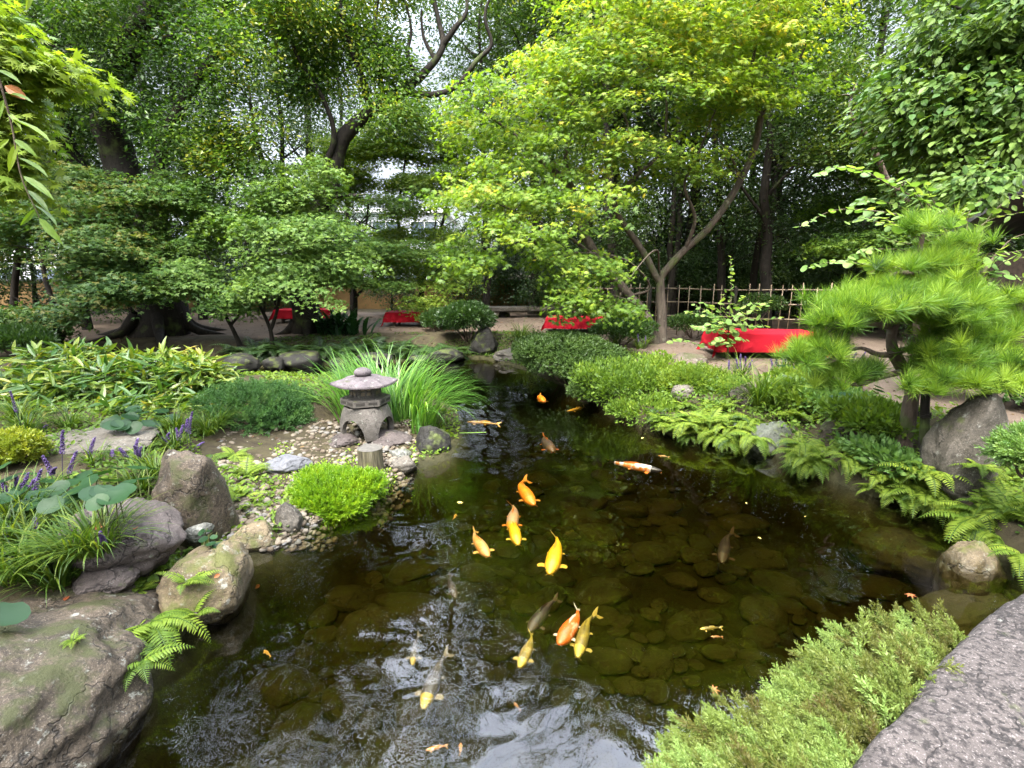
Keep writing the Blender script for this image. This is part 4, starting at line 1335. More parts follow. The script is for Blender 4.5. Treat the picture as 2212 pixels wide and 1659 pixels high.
# ------------------------------------------------------------------ the golden maple over the far bank
def golden_maple():
    b = G(1424, 742)
    y0 = b[1]
    t = Tree("maple_tree", b, "spreading golden green maple with several leaning grey stems behind the clipped cushion bush", "tree")
    t.bark = "bark_grey"
    Y = y0
    t.limb([(1418, 760, Y), (1400, 690, Y), (1355, 630, Y - .1), (1300, 565, Y - .2), (1262, 500, Y - .3), (1240, 420, Y - .3)], .12, .085, 10, flare=.3)
    t.limb([(1240, 420, Y - .3), (1205, 375, Y - .5), (1160, 345, Y - .7), (1110, 290, Y - 1.0), (1050, 245, Y - 1.3)], .075, .02)
    t.limb([(1240, 420, Y - .3), (1228, 380, Y - .5), (1222, 330, Y - .6), (1240, 250, Y - .5), (1220, 170, Y - .4)], .06, .02)
    t.limb([(1262, 500, Y - .3), (1275, 440, Y), (1290, 400, Y + .2), (1330, 330, Y + .4)], .045, .015)
    t.limb([(1425, 760, Y + .1), (1430, 690, Y + .1), (1426, 600, Y + .1)], .125, .095, 10, flare=.3)
    t.limb([(1426, 610, Y + .1), (1390, 540, Y), (1345, 480, Y - .2), (1330, 435, Y - .4), (1385, 370, Y - .5), (1425, 330, Y - .6), (1440, 240, Y - .7), (1430, 150, Y - .7)], .08, .02)
    t.limb([(1385, 370, Y - .5), (1365, 320, Y - .6), (1350, 250, Y - .8), (1300, 180, Y - .9)], .04, .012)
    t.limb([(1426, 600, Y + .1), (1480, 540, Y), (1545, 475, Y - .2), (1600, 390, Y - .3), (1632, 310, Y - .4), (1644, 250, Y - .5)], .085, .06, 10)
    t.limb([(1644, 250, Y - .5), (1622, 190, Y - .6), (1628, 110, Y - .8), (1660, 20, Y - 1.0)], .055, .02)
    t.limb([(1644, 250, Y - .5), (1700, 180, Y - .7), (1740, 100, Y - .9)], .04, .015)
    t.limb([(1600, 390, Y - .3), (1575, 330, Y - .5), (1540, 290, Y - .7)], .03, .01)
    t.limb([(1480, 540, Y), (1500, 470, Y - .3), (1480, 400, Y - .5), (1510, 330, Y - .6), (1545, 240, Y - .8)], .045, .015)
    t.limb([(1360, 640, Y - .1), (1405, 620, Y - .2), (1350, 560, Y - .9), (1230, 545, Y - 1.6), (1150, 560, Y - 2.1)], .03, .012)
    t.limb([(1300, 565, Y - .2), (1240, 520, Y - 1.0), (1150, 470, Y - 1.7), (1050, 430, Y - 2.3)], .035, .012)
    t.limb([(1395, 670, Y - .1), (1330, 640, Y - 1.2), (1250, 640, Y - 2.0), (1170, 670, Y - 2.4)], .025, .010)
    t.limb([(1426, 590, Y), (1420, 540, Y - .6), (1380, 575, Y - 1.3), (1330, 660, Y - 1.9)], .022, .009)
    t.cen = T(1400, 330, Y)
    C = []
    for (u, v, y, ru, rv, ry, n) in ((1110, 235, Y - 1.2, 150, 62, 1.2, 60), (1060, 300, Y - 1.6, 110, 60, 1.0, 36), (1310, 190, Y - .6, 190, 95, 1.4, 105), (1480, 130, Y - .8, 190, 110, 1.5, 110),
                                     (1640, 130, Y - .9, 150, 120, 1.5, 90), (1235, 110, Y - .3, 130, 70, 1.2, 50), (1250, 310, Y - 1.0, 160, 58, 1.2, 52), (1430, 270, Y - .8, 170, 75, 1.4, 56),
                                     (1560, 250, Y - .6, 130, 90, 1.3, 60), (1700, 60, Y - .8, 110, 90, 1.3, 45), (1020, 420, Y - 2.2, 110, 52, .9, 38), (1090, 500, Y - 2.2, 130, 45, .9, 42),
                                     (1040, 560, Y - 2.2, 100, 40, .8, 26), (1190, 570, Y - 1.9, 120, 40, .7, 34), (1150, 655, Y - 2.3, 60, 20, .5, 12), (1265, 650, Y - 2.0, 100, 32, .5, 22), (1205, 640, Y - 2.2, 60, 20, .4, 8),
                                     (1320, 575, Y - 1.8, 56, 18, .3, 7), (1350, 665, Y - 1.9, 44, 16, .3, 6), (1490, 350, Y - .6, 110, 36, .8, 20), (1100, 400, Y - 1.8, 110, 60, .9, 34), (1290, 470, Y - 1.9, 60, 20, .4, 6), (1170, 410, Y - 1.4, 130, 50, 1.0, 38),
                                     (1350, 400, Y - .2, 80, 30, .6, 10), (1395, 40, Y - .6, 170, 60, 1.4, 60), (1560, 10, Y - .8, 170, 70, 1.5, 70), (1250, 420, Y - 2.0, 110, 30, .6, 16),
                                     (1500, -150, Y - .6, 230, 120, 1.8, 110), (1300, -90, Y - .2, 150, 80, 1.6, 55)):
        C.append(blob(u, v, y, ru, rv, ry, int(n * 1.02), gap=.36, fq=(.75, .75, 1.7)))
    C = np.vstack(C)
    t.twigs(C, .011)
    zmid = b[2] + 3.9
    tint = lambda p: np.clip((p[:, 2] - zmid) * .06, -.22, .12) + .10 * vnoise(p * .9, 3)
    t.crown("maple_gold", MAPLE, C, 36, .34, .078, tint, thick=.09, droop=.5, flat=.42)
    t.wood()
golden_maple()

def maple(label, base, limbs, blobs, mat, k=46, R=.42, leaf=.075, bark="bark_dark", tintv=0.0, tmpl=MAPLE3, rtw=.010, thick=.07, name="maple_tree"):
    t = Tree(name, base, label, "tree")
    t.bark = bark
    for pts, r0, r1 in limbs:
        t.limb(pts, r0, r1, 8, flare=.25 if r0 > .05 else 0)
    C = np.vstack([blob(*bb[:6], int(bb[6] * 1.75), gap=.36, fq=(.8, .8, 1.9)) for bb in blobs])
    t.cen = C.mean(0) - np.array([0, 0, .6])
    t.twigs(C, rtw)
    t.crown(mat, tmpl, C, k, R, leaf, lambda p: tintv + .12 * vnoise(p * .9, 3), thick=thick, droop=.45, flat=.42)
    t.wood()
    return t

b = G(905, 690, .45); Y = b[1] - 1.0
b = np.array([T(905, 690, Y)[0], Y, .4])
maple("lime green layered maple in the middle, between the thick leaning camphor and the golden maple", b,
      [([(905, 700, Y), (910, 620, Y), (890, 560, Y), (860, 480, Y), (870, 380, Y), (880, 300, Y)], .10, .02), ([(910, 620, Y), (935, 540, Y - .3), (960, 460, Y - .5), (985, 380, Y - .6)], .07, .015),
       ([(890, 560, Y), (820, 500, Y - .6), (760, 470, Y - .9)], .04, .012), ([(910, 640, Y), (930, 600, Y - 1), (960, 570, Y - 1.5)], .03, .01)],
      [(880, 310, Y, 110, 50, 1.0, 80), (800, 330, Y + .3, 100, 50, .9, 60), (930, 360, Y, 110, 50, 1.0, 60), (850, 270, Y + .2, 60, 40, .7, 28), (740, 400, Y - .5, 80, 50, .8, 36), (720, 310, Y - .4, 50, 40, .6, 16), (1000, 300, Y, 60, 50, .7, 24), (690, 460, Y - .8, 70, 40, .7, 24), (810, 390, Y - .3, 110, 34, 1.0, 42), (940, 400, Y - .4, 120, 45, 1.0, 48), (860, 440, Y - .6, 130, 34, 1.0, 46), (770, 480, Y - .8, 110, 30, .9, 36), (900, 520, Y - .7, 120, 34, 1.0, 40), (820, 560, Y - 1.0, 110, 28, .8, 32), (960, 590, Y - 1.4, 90, 30, .7, 24),
       (920, 650, Y - 1.6, 60, 24, .5, 14), (910, 250, Y + .3, 80, 36, .8, 24), (1010, 340, Y, 70, 40, .8, 22), (960, 680, Y - 1.7, 55, 18, .4, 12)], "maple_lime", tintv=.22)
bb = G(585, 748, .4); Y = bb[1]
maple("slender twin-stemmed green maple on the dark bank by the leftmost red bench", bb,
      [([(588, 752, Y), (583, 715, Y), (565, 670, Y), (548, 630, Y), (540, 560, Y), (520, 480, Y)], .055, .015), ([(583, 715, Y), (600, 670, Y), (612, 620, Y), (640, 550, Y - .2), (665, 490, Y - .3)], .045, .012), ([(570, 680, Y), (575, 620, Y), (590, 560, Y)], .03, .01)],
      [(600, 560, Y - .2, 120, 34, .9, 44), (680, 500, Y - .3, 100, 34, .9, 40), (560, 610, Y - .4, 90, 30, .7, 28), (650, 610, Y - .6, 90, 26, .7, 28), (540, 500, Y, 130, 40, 1.0, 46), (730, 560, Y - .3, 80, 36, .7, 26), (640, 430, Y + .2, 110, 50, .9, 40), (560, 400, Y + .4, 90, 50, .8, 30), (690, 380, Y + .3, 60, 44, .7, 18), (690, 640, Y - .6, 60, 22, .5, 16)], "maple_green", tintv=.3)
bb = G(512, 748, .4); Y = bb[1]
maple("small forked dark-stemmed maple leaning left on the bank", bb,
      [([(520, 750, Y), (503, 712, Y), (490, 685, Y), (478, 645, Y), (470, 590, Y), (440, 540, Y)], .055, .015), ([(500, 700, Y), (518, 675, Y), (520, 630, Y), (530, 570, Y)], .04, .012)],
      [(430, 590, Y - .3, 110, 34, .8, 40), (480, 650, Y - .4, 60, 22, .5, 18), (380, 520, Y, 120, 34, .9, 40), (500, 560, Y - .2, 80, 34, .7, 28), (350, 620, Y - .4, 80, 30, .6, 24), (400, 450, Y + .3, 110, 50, .9, 36), (470, 410, Y + .5, 90, 50, .8, 26), (330, 390, Y + .6, 90, 50, .8, 24)], "maple_green", tintv=.16)
bb = G(120, 740, .4); Y = bb[1] - .5
bb = np.array([T(120, 740, Y)[0], Y, .4])
maple("broad dark green maple with low layered branches at the left of the yard", bb,
      [([(120, 760, Y), (125, 700, Y), (110, 640, Y), (90, 560, Y), (110, 470, Y)], .09, .02), ([(128, 740, Y), (160, 690, Y), (190, 640, Y), (230, 590, Y)], .05, .012), ([(115, 740, Y), (70, 680, Y), (30, 640, Y)], .045, .012)],
      [(150, 640, Y - .4, 130, 30, .9, 48), (60, 665, Y - .4, 90, 30, .8, 30), (235, 605, Y - .5, 80, 30, .7, 28), (110, 570, Y - .2, 150, 34, 1.0, 52), (240, 520, Y, 110, 34, .9, 38), (30, 560, Y, 90, 40, .9, 30), (180, 690, Y - .6, 80, 24, .6, 22), (200, 460, Y + .3, 110, 50, 1.0, 32), (90, 490, Y + .3, 110, 50, 1.0, 30), (40, 720, Y - .3, 70, 24, .6, 18)], "maple_deep", tintv=.2)
Y += 1.2
bb = np.array([T(20, 720, Y)[0], Y, .42])
maple("maple with bronze tinged flat branches high at the left edge", bb,
      [([(20, 740, Y), (30, 640, Y), (40, 520, Y), (60, 430, Y), (90, 380, Y)], .10, .02), ([(40, 520, Y), (120, 470, Y - .2), (220, 440, Y - .3)], .05, .012)],
      [(60, 475, Y - .3, 130, 26, .9, 48), (190, 450, Y - .2, 130, 26, .9, 44), (90, 530, Y, 140, 26, .9, 42), (310, 420, Y, 110, 36, .9, 36), (260, 480, Y, 110, 26, .8, 32), (30, 410, Y, 90, 40, .9, 30), (150, 390, Y, 110, 44, .9, 34), (250, 380, Y + .3, 90, 50, .9, 26), (-60, 500, Y, 90, 60, 1, 30)], "maple_deep", tintv=.30)
bb = G(790, 720, .45); Y = 15.5
bb = np.array([T(760, 690, Y)[0], Y, .45])
maple("pale green maple with drooping tiers behind the thick leaning camphor", bb,
      [([(765, 700, Y), (770, 640, Y), (760, 560, Y), (790, 500, Y), (800, 420, Y)], .08, .02), ([(770, 640, Y), (830, 580, Y), (880, 530, Y)], .05, .012)],
      [(740, 520, Y - .6, 90, 28, .8, 32), (830, 530, Y - .5, 110, 28, .8, 38), (760, 590, Y - .8, 80, 22, .7, 24), (860, 590, Y - .5, 80, 28, .7, 24), (790, 450, Y, 110, 34, .9, 34)], "maple_green", tintv=.28)
bb = np.array([T(1935, 640, 12.6)[0], 12.6, .45]); Y = 12.6
maple("green maple with flat yellowish tiers beyond the pine", bb,
      [([(1940, 690, Y), (1930, 600, Y), (1900, 520, Y), (1905, 430, Y)], .09, .02), ([(1930, 600, Y), (1970, 520, Y), (2000, 450, Y)], .05, .012)],
      [(1900, 430, Y - .4, 110, 36, .9, 40), (1960, 480, Y - .5, 120, 34, .9, 40), (1850, 520, Y - .3, 90, 40, .9, 30), (1890, 350, Y, 90, 40, .9, 30), (2010, 400, Y, 90, 44, .9, 30), (1800, 450, Y, 70, 40, .8, 22)], "maple_lime", tintv=-.12)

# ------------------------------------------------------------------ big evergreens
def evergreen(label, base, limbs, blobs, mat="camphor", k=60, R=.52, leaf=.105, bark="bark_dark", tintv=0.0, roots=(), tmpl=KITE, thick=.27, sides=14, cat="tree", rtw=.016):
    t = Tree("evergreen_tree", base, label, cat)
    t.bark = bark
    for pts, r0, r1, fl in limbs:
        t.limb(pts, r0, r1, sides if r0 > .15 else 8, n=max(14, 5 * len(pts)), flare=fl)
    C = np.vstack([blob(*bb[:6], int(bb[6] * 1.45), gap=.45, fq=1.05) for bb in blobs])
    t.cen = C.mean(0) - np.array([0, 0, 1.0])
    t.twigs(C, rtw)
    for pts in roots:
        tube(t.mb, curve(pts, 8), np.linspace(.16, .03, 8), 7, rough=.1)
    t.crown(mat, tmpl, C, k, R, leaf, lambda p: tintv + .30 * vnoise(p * 1.0, 31), thick=thick, droop=.08, flat=.6)  # tint noise imitates lit clumps and dark gaps in the crown
    t.wood()
    return t

Y = 13.2
bA = np.array([T(345, 715, Y)[0], Y, .42])
rts = []
for a in (0.1, .9, 2.0, 3.2, 4.2, 5.3):
    dd = np.array([math.cos(a), math.sin(a), 0])
    rts.append([bA + dd * .5 + np.array([0, 0, .55]), bA + dd * .85 + np.array([0, 0, .16]), bA + dd * 1.35 + np.array([0, 0, .03]), bA + dd * 1.8 + np.array([0, 0, -.05])])
evergreen("massive dark camphor with flared roots, its trunk rising left of the maples", bA,
          [([(345, 735, Y), (342, 660, Y), (325, 570, Y + .1), (290, 450, Y + .3), (250, 340, Y + .4), (228, 230, Y + .4), (270, 120, Y + .2), (330, 20, Y), (380, -120, Y), (400, -320, Y)], .62, .12, .35),
           ([(325, 570, Y), (200, 420, Y + .8), (140, 300, Y + 1), (125, 160, Y + 1), (110, 0, Y + 1), (60, -200, Y + 1)], .30, .08, 0),
           ([(340, 600, Y), (342, 440, Y - .1), (345, 330, Y - .2), (390, 240, Y - .4), (450, 140, Y - .6), (500, -40, Y - .6)], .26, .06, 0),
           ([(228, 230, Y + .4), (170, 150, Y), (60, 60, Y - .6)], .16, .05, 0), ([(270, 120, Y + .2), (340, 90, Y - .6), (420, 60, Y - 1.2)], .14, .04, 0)],
          [(130, 110, Y - .6, 190, 120, 1.6, 75), (330, 70, Y - .8, 170, 110, 1.6, 65), (60, 270, Y + .5, 140, 110, 1.5, 50), (250, 290, Y + .9, 150, 110, 1.5, 45), (420, 190, Y - .8, 130, 110, 1.4, 46), (470, 330, Y - .4, 120, 80, 1.2, 34), (150, 400, Y + 1.2, 150, 60, 1.2, 32),
           (100, -120, Y, 260, 130, 2.2, 80), (380, -150, Y - .4, 240, 130, 2.2, 75), (150, -420, Y, 330, 180, 2.5, 75), (470, -430, Y, 240, 160, 2.4, 55), (300, -740, Y, 330, 170, 2.6, 60), (-150, -150, Y, 220, 250, 2.2, 60), (-150, 200, Y, 160, 200, 2, 40)],
          "camphor", k=76, tintv=-.02, roots=rts)
Y = 13.6
bB = np.array([T(668, 722, Y)[0], Y, .42])
rts = [[bB + np.array([c * .3, s * .3, .3]), bB + np.array([c * .6, s * .6, .06]), bB + np.array([c * .95, s * .95, -.04])] for c, s in ((1, .2), (-.9, -.3), (.3, -.95), (-.5, .8))]
evergreen("thick leaning camphor with crooked bare upper limbs against the sky gap", bB,
          [([(664, 740, Y), (655, 660, Y), (655, 570, Y), (675, 490, Y), (705, 410, Y), (722, 340, Y), (750, 280, Y - .1), (800, 240, Y - .2), (868, 195, Y - .3)], .36, .13, .3),
           ([(868, 195, Y - .3), (905, 170, Y - .3), (940, 130, Y - .4), (958, 95, Y - .4), (950, 40, Y - .4), (935, -40, Y - .4), (960, -160, Y - .3)], .115, .03, 0),
           ([(868, 195, Y - .3), (930, 205, Y - .4), (985, 185, Y - .6), (1030, 130, Y - .7), (1062, 95, Y - .7), (1050, 30, Y - .8), (1090, -60, Y - .8)], .09, .025, 0),
           ([(905, 170, Y - .3), (880, 120, Y - .4), (888, 60, Y - .5), (870, -20, Y - .5)], .06, .018, 0), ([(958, 95, Y - .4), (985, 60, Y - .5), (1010, 20, Y - .5), (1000, -60, Y - .5)], .08, .025, 0),
           ([(940, 130, Y - .4), (915, 80, Y - .3), (910, 20, Y - .3)], .06, .02, 0),
           ([(800, 240, Y - .2), (785, 180, Y - .4), (760, 110, Y - .6), (735, 20, Y - .8), (720, -150, Y - .8)], .10, .03, 0), ([(830, 215, Y - .2), (820, 150, Y - .5), (810, 70, Y - .6), (830, -60, Y - .6)], .075, .02, 0),
           ([(690, 450, Y), (698, 360, Y - .2), (720, 300, Y - .3), (700, 220, Y - .5), (640, 120, Y - .8), (600, -20, Y - 1)], .10, .03, 0), ([(675, 490, Y), (720, 430, Y - .5), (790, 420, Y - .9)], .09, .02, 0), ([(665, 520, Y), (600, 420, Y - .4), (560, 320, Y - .7), (540, 220, Y - .9)], .13, .03, 0)],
          [(570, 110, Y - 1, 120, 100, 1.4, 52), (660, 180, Y - .9, 110, 90, 1.3, 44), (600, 290, Y - .8, 110, 70, 1.2, 40), (760, 90, Y - .8, 80, 90, 1.2, 36), (690, 60, Y - .9, 90, 80, 1.2, 34), (540, 360, Y - .7, 90, 60, 1.0, 26), (730, 380, Y - .9, 70, 50, .9, 18), (830, 60, Y - .6, 50, 60, .9, 16), (770, 180, Y - .5, 60, 40, .8, 14), (650, 380, Y - .8, 90, 44, .9, 20),
           (1090, 30, Y - .7, 40, 50, .8, 8), (740, 260, Y - 1.0, 90, 60, .8, 26), (850, 160, Y - .9, 70, 50, .7, 18), (700, 340, Y - .9, 70, 60, .7, 22), (910, 250, Y - .8, 70, 30, .6, 14), (980, 60, Y - .5, 40, 60, .6, 8), (560, -100, Y - .8, 170, 110, 1.8, 46), (760, -120, Y - .7, 140, 100, 1.8, 36), (950, -190, Y, 150, 70, 1.4, 20), (620, -380, Y - .6, 240, 150, 2.2, 52), (870, -400, Y - .4, 170, 120, 2.0, 30), (700, -640, Y, 240, 130, 2.2, 40)],
          "camphor", k=78, tintv=.24, roots=rts)
# trunks among and behind the golden maple
def upright(label, u, vb, y, lean, r0, blobs, mat, k=60, bark="bark_dark", tintv=0, R=.6, leaf=.10, extra=()):
    b_ = np.array([T(u, vb, y)[0], y, .42])
    limbs = [([(u, vb + 20, y), (u + lean * .3, vb - 180, y), (u + lean * .5, vb - 360, y), (u + lean, vb - 620, y), (u + lean * 1.3, vb - 900, y)], r0, r0 * .3, .25)]
    limbs += [(p_, a_, c_, 0) for p_, a_, c_ in extra]
    return evergreen(label, b_, limbs, blobs, mat, k, R, leaf, bark, tintv)
upright("tall dark straight tree rising behind the bamboo fence in line with the large red bench", 1652, 690, 13.2, 10, .15,
        [(1700, 300, 13.0, 110, 90, 1.3, 40), (1620, 430, 13.3, 90, 60, 1.1, 24), (1740, 440, 13.2, 90, 80, 1.2, 30), (1680, 120, 13.5, 140, 100, 1.5, 40), (1700, -120, 13.5, 190, 120, 1.8, 50), (1650, -380, 13.5, 220, 160, 2, 50), (1780, 560, 13, 60, 50, .8, 14)], "forest_dark", tintv=.05,
        extra=[([(1660, 480, 13.2), (1600, 400, 13.2), (1560, 330, 13.1)], .05, .02), ([(1660, 420, 13.2), (1730, 340, 13.0), (1780, 260, 12.9)], .05, .02)])
upright("dark tree with a thin trunk right of the golden maple's long limb", 1560, 690, 14.6, -12, .13,
        [(1520, 400, 14.8, 100, 70, 1.2, 28), (1590, 330, 14.8, 90, 80, 1.2, 28), (1500, 200, 15, 150, 110, 1.6, 40), (1420, 480, 15.2, 110, 60, 1.2, 26), (1540, -50, 15, 200, 130, 2, 44), (1480, -300, 15, 220, 150, 2, 44)], "forest_mid", tintv=-.1)
upright("bright green broadleaf tree behind the top of the golden maple", 1330, 690, 16.0, -30, .17,
        [(1330, 60, 15.6, 180, 90, 1.8, 50), (1300, 250, 16.2, 150, 90, 1.6, 34), (1150, 330, 16.4, 130, 90, 1.6, 30), (1280, 430, 16.4, 150, 70, 1.4, 30), (1300, -200, 16, 260, 150, 2.4, 60), (1150, -420, 16, 240, 150, 2.4, 40), (1420, -480, 16, 220, 150, 2.4, 40)], "forest_mid", tintv=.1)
Y = 11.5
evergreen("mid green tree with a pale crooked stem between the fence and the large-leaved tree", np.array([T(1985, 700, Y)[0], Y, .42]),
          [([(1985, 720, Y), (1980, 600, Y), (1985, 500, Y), (1960, 435, Y - .1), (1925, 400, Y - .2), (1900, 340, Y - .3), (1870, 290, Y - .3), (1855, 250, Y - .4)], .10, .04, .2), ([(1900, 340, Y - .3), (1905, 290, Y - .4), (1910, 240, Y - .5), (1925, 150, Y - .6)], .05, .015, 0), ([(1870, 290, Y - .3), (1835, 240, Y - .4), (1850, 180, Y - .4)], .035, .012, 0)],
          [(1840, 260, Y + .4, 100, 80, 1.1, 32), (1930, 290, Y + .5, 110, 90, 1.2, 36), (1790, 360, Y + .6, 80, 70, 1.0, 24), (2010, 340, Y + .6, 110, 90, 1.2, 34), (2080, 440, Y + .6, 110, 80, 1.2, 32), (1850, 130, Y + .8, 60, 50, 1.0, 14), (1760, 180, Y + .8, 70, 90, 1.1, 24)],
          "forest_mid", k=60, R=.5, leaf=.10, bark="bark_brown", tintv=.02)
Y = 12.5
upright("tall dense dark tree filling the upper right corner", 2160, 700, Y, 20, .26,
        [(2110, 50, Y - .5, 130, 120, 1.6, 50), (2190, 160, Y, 150, 140, 1.6, 50), (2100, 300, Y + .4, 150, 110, 1.5, 44), (2230, 400, Y, 120, 110, 1.4, 34), (2150, 520, Y, 120, 70, 1.2, 26), (2120, -180, Y, 220, 150, 2, 60), (2250, -420, Y, 240, 200, 2.2, 55), (2350, 100, Y, 150, 300, 2, 60)], "forest_dark", tintv=.05,
        extra=[([(2170, 420, Y), (2090, 370, Y - .5), (2000, 330, Y - .8)], .08, .02), ([(2175, 300, Y), (2080, 230, Y - .6), (1990, 170, Y - 1)], .07, .02)])

# large-leaved branches reaching in from the right, near
def near_branch_tree(name, label, base, limbs, blobs, mat, tmpl, k, R, leaf, bark, tintv=0.0, rtw=.008, droop=.5, flat=.4, cat="tree"):
    t = Tree(name, base, label, cat)
    t.bark = bark
    for pts, r0, r1 in limbs:
        t.limb(pts, r0, r1, 9)
    C = np.vstack([blob(*bb) for bb in blobs])
    t.cen = np.array(base) + np.array([0, 0, 3.0])
    t.twigs(C, rtw)
    t.crown(mat, tmpl, C, k, R, leaf, lambda p: tintv + .1 * vnoise(p * 2, 3), thick=.3, droop=droop, flat=flat)
    t.wood()
    return t
Y = 6.6
bR = np.array([6.9, 6.4, .42])
near_branch_tree("broadleaf_tree", "large-leaved tree whose branches hang in from the right above the pine", bR,
    [([tuple(x) for x in [(2290, 900, 6.4), (2300, 600, 6.4), (2280, 350, 6.3), (2260, 150, 6.2), (2270, -150, 6.2)]], .16, .08),
     ([(2282, 340, 6.3), (2180, 370, 6.0), (2060, 330, 6.0), (1960, 260, 6.2), (1900, 200, 6.4)], .05, .012), ([(2262, 150, 6.2), (2170, 190, 6.0), (2080, 160, 6.2), (1990, 110, 6.5)], .05, .012),
     ([(2285, 420, 6.3), (2190, 420, 5.6), (2120, 410, 5.3)], .03, .01), ([(2265, 40, 6.2), (2150, 40, 6.3), (2050, 10, 6.5)], .04, .012)],
    [(2130, 60, 6.3, 120, 70, .9, 52), (2040, 120, 6.5, 100, 60, .8, 40), (2180, 180, 6.0, 100, 70, .8, 48), (2050, 230, 6.2, 100, 50, .7, 38), (1950, 210, 6.4, 70, 40, .6, 20), (2150, 300, 5.9, 100, 50, .7, 40), (1990, 290, 6.2, 80, 40, .6, 24), (2120, 400, 5.4, 70, 28, .4, 18), (2140, 480, 5.3, 40, 22, .3, 8), (2220, 80, 6, 60, 100, .8, 30), (2060, 380, 6, 60, 28, .5, 12),
     (2200, -120, 6.2, 160, 90, 1.2, 50)], "bigleaf", OVAL, 30, .26, .105, "bark_dark", .42)

# left: near maple sprays and a hanging cherry twig
Y = 4.2
near_branch_tree("maple_tree", "near maple reaching in from the left edge with pointed pale leaves", np.array([-5.6, 3.6, .4]),
    [([(-420, 900, 3.7), (-400, 500, 3.7), (-330, 250, 3.8), (-260, 60, 3.9)], .12, .05), ([(-330, 260, 3.8), (-150, 200, 4.0), (20, 170, 4.2), (120, 165, 4.2)], .03, .006), ([(-380, 420, 3.8), (-180, 380, 4.0), (20, 330, 4.2), (110, 350, 4.2)], .03, .006), ([(-290, 120, 3.9), (-120, 60, 4.1), (40, 60, 4.2)], .025, .006)],
    [(40, 130, 4.2, 90, 40, .5, 34), (110, 170, 4.2, 60, 34, .4, 18), (30, 220, 4.2, 80, 30, .4, 22), (60, 340, 4.2, 90, 30, .5, 28), (60, 390, 4.2, 70, 30, .4, 18), (150, 160, 4.2, 40, 16, .3, 7), (20, 60, 4.1, 60, 30, .4, 14), (20, 290, 4.2, 50, 22, .3, 10), (-120, 250, 4, 120, 200, .6, 50)],
    "maple_lime", MAPLE7, 34, .20, .075, "bark_brown", .42, .006, .45)
t = Tree("cherry_tree", np.array([-3.4, 1.9, .4]), "cherry twig with long toothed leaves hanging in at the left edge", "tree")
t.bark = "bark_brown"
t.limb([(-900, 1000, 1.9), (-800, 400, 2.0), (-500, -100, 2.1), (-150, -150, 2.2)], .09, .03)
t.limb([(-150, -150, 2.2), (-40, 60, 2.25), (20, 250, 2.3), (45, 380, 2.3), (85, 470, 2.3)], .006, .002, 6)
t.limb([(-150, -150, 2.2), (20, -80, 2.3), (80, -40, 2.3)], .008, .003, 5)
leaves = [((22, 255), (150, 310)), ((30, 300), (95, 345)), ((40, 340), (130, 385)), ((50, 380), (140, 440)), ((35, 310), (10, 395)), ((70, 440), (155, 500)), ((78, 450), (30, 505)), ((84, 470), (150, 545)), ((10, 200), (90, 215)), ((8, 215), (-20, 290)), ((60, 410), (125, 470)), ((15, 240), (60, 290)), ((-5, 150), (60, 180)),
          ((65, -30), (58, 45)), ((100, -40), (105, 30)), ((84, -40), (140, 0)), ((20, 300), (-30, 340))]
pos = np.array([T(a_[0], a_[1], 2.3) for a_, b_ in leaves]); tip = np.array([T(b_[0], b_[1], 2.26) for a_, b_ in leaves])
mb = MB()
scatter(mb, LANCE[0] * np.array([1.1, 1, 1.2]), LANCE[1], pos, tip - pos, nz(np.array([[.7, -.45, .5]]) + rng.normal(size=(len(pos), 3)) * .4), np.linalg.norm(tip - pos, axis=1) * .72, np.clip(rng.normal(.45, .2, len(pos)), 0, 1))
mb.build("leaves", M["fern"], t.o)
mb = MB()
scatter(mb, OVAL[0], OVAL[1], np.array([T(10, 185, 2.3)]), np.array([[.8, .1, -.5]]), np.array([[.2, -.9, .3]]), .085, .35)
mb.build("withered_leaf", M["fallen"], t.o)["label"] = "withered orange leaf"
t.wood("branch")

# ------------------------------------------------------------------ the wood behind the yard
def proto_tree(label, H, crown_blobs, r0, mat, k, R, leaf, seed, group, tintv=0, tmpl=KITE, bark="bark_dark"):
    global rng
    keep, rng = rng, np.random.default_rng(seed)
    t = Tree("wood_tree", (0, 0, 0), label, "tree", group)
    t.bark = bark
    t.limb([(0, 0, -.2), (.1, .05, H * .3), (-.05, .1, H * .6), (.1, 0, H * .92)], r0, r0 * .25, 8, n=14, px=False, flare=.3)
    for q in range(7):
        a = rng.uniform(0, 6.28); z = H * rng.uniform(.3, .8); L_ = rng.uniform(1.0, 2.0)
        t.limb([(0, 0, z), (math.cos(a) * L_ * .5, math.sin(a) * L_ * .5, z + .5), (math.cos(a) * L_, math.sin(a) * L_, z + 1.0)], r0 * .35, .02, 6, px=False)
    C = []
    for (x, y, z, rx, ry, rz_, n) in crown_blobs:
        p_ = nz(rng.normal(size=(n, 3))) * rng.random((n, 1)) ** (1 / 3) * np.array([rx, ry, rz_]) + np.array([x, y, z])
        C.append(p_[vnoise(p_ * .9, seed) > -.35])
    C = np.vstack(C)
    t.cen = np.array([0, 0, H * .45])
    t.twigs(C, .014)
    t.crown(mat, tmpl, C, k, R, leaf, lambda p: tintv + .22 * vnoise(p * .8, 31), thick=.27, droop=.1, flat=.5)
    t.wood()
    rng = keep
    return t.o
WG = "trees of the wood behind the yard"
protoA = proto_tree("tall dark evergreen tree in the wood behind the yard", 13, [(0, 0, 9.5, 3.0, 3.0, 3.5, 210), (0.8, .2, 5.5, 2.4, 2.4, 1.8, 90), (-.8, 0, 12.5, 2.0, 2.0, 2.0, 70)], .24, "forest_dark", 80, .75, .13, 71, WG)
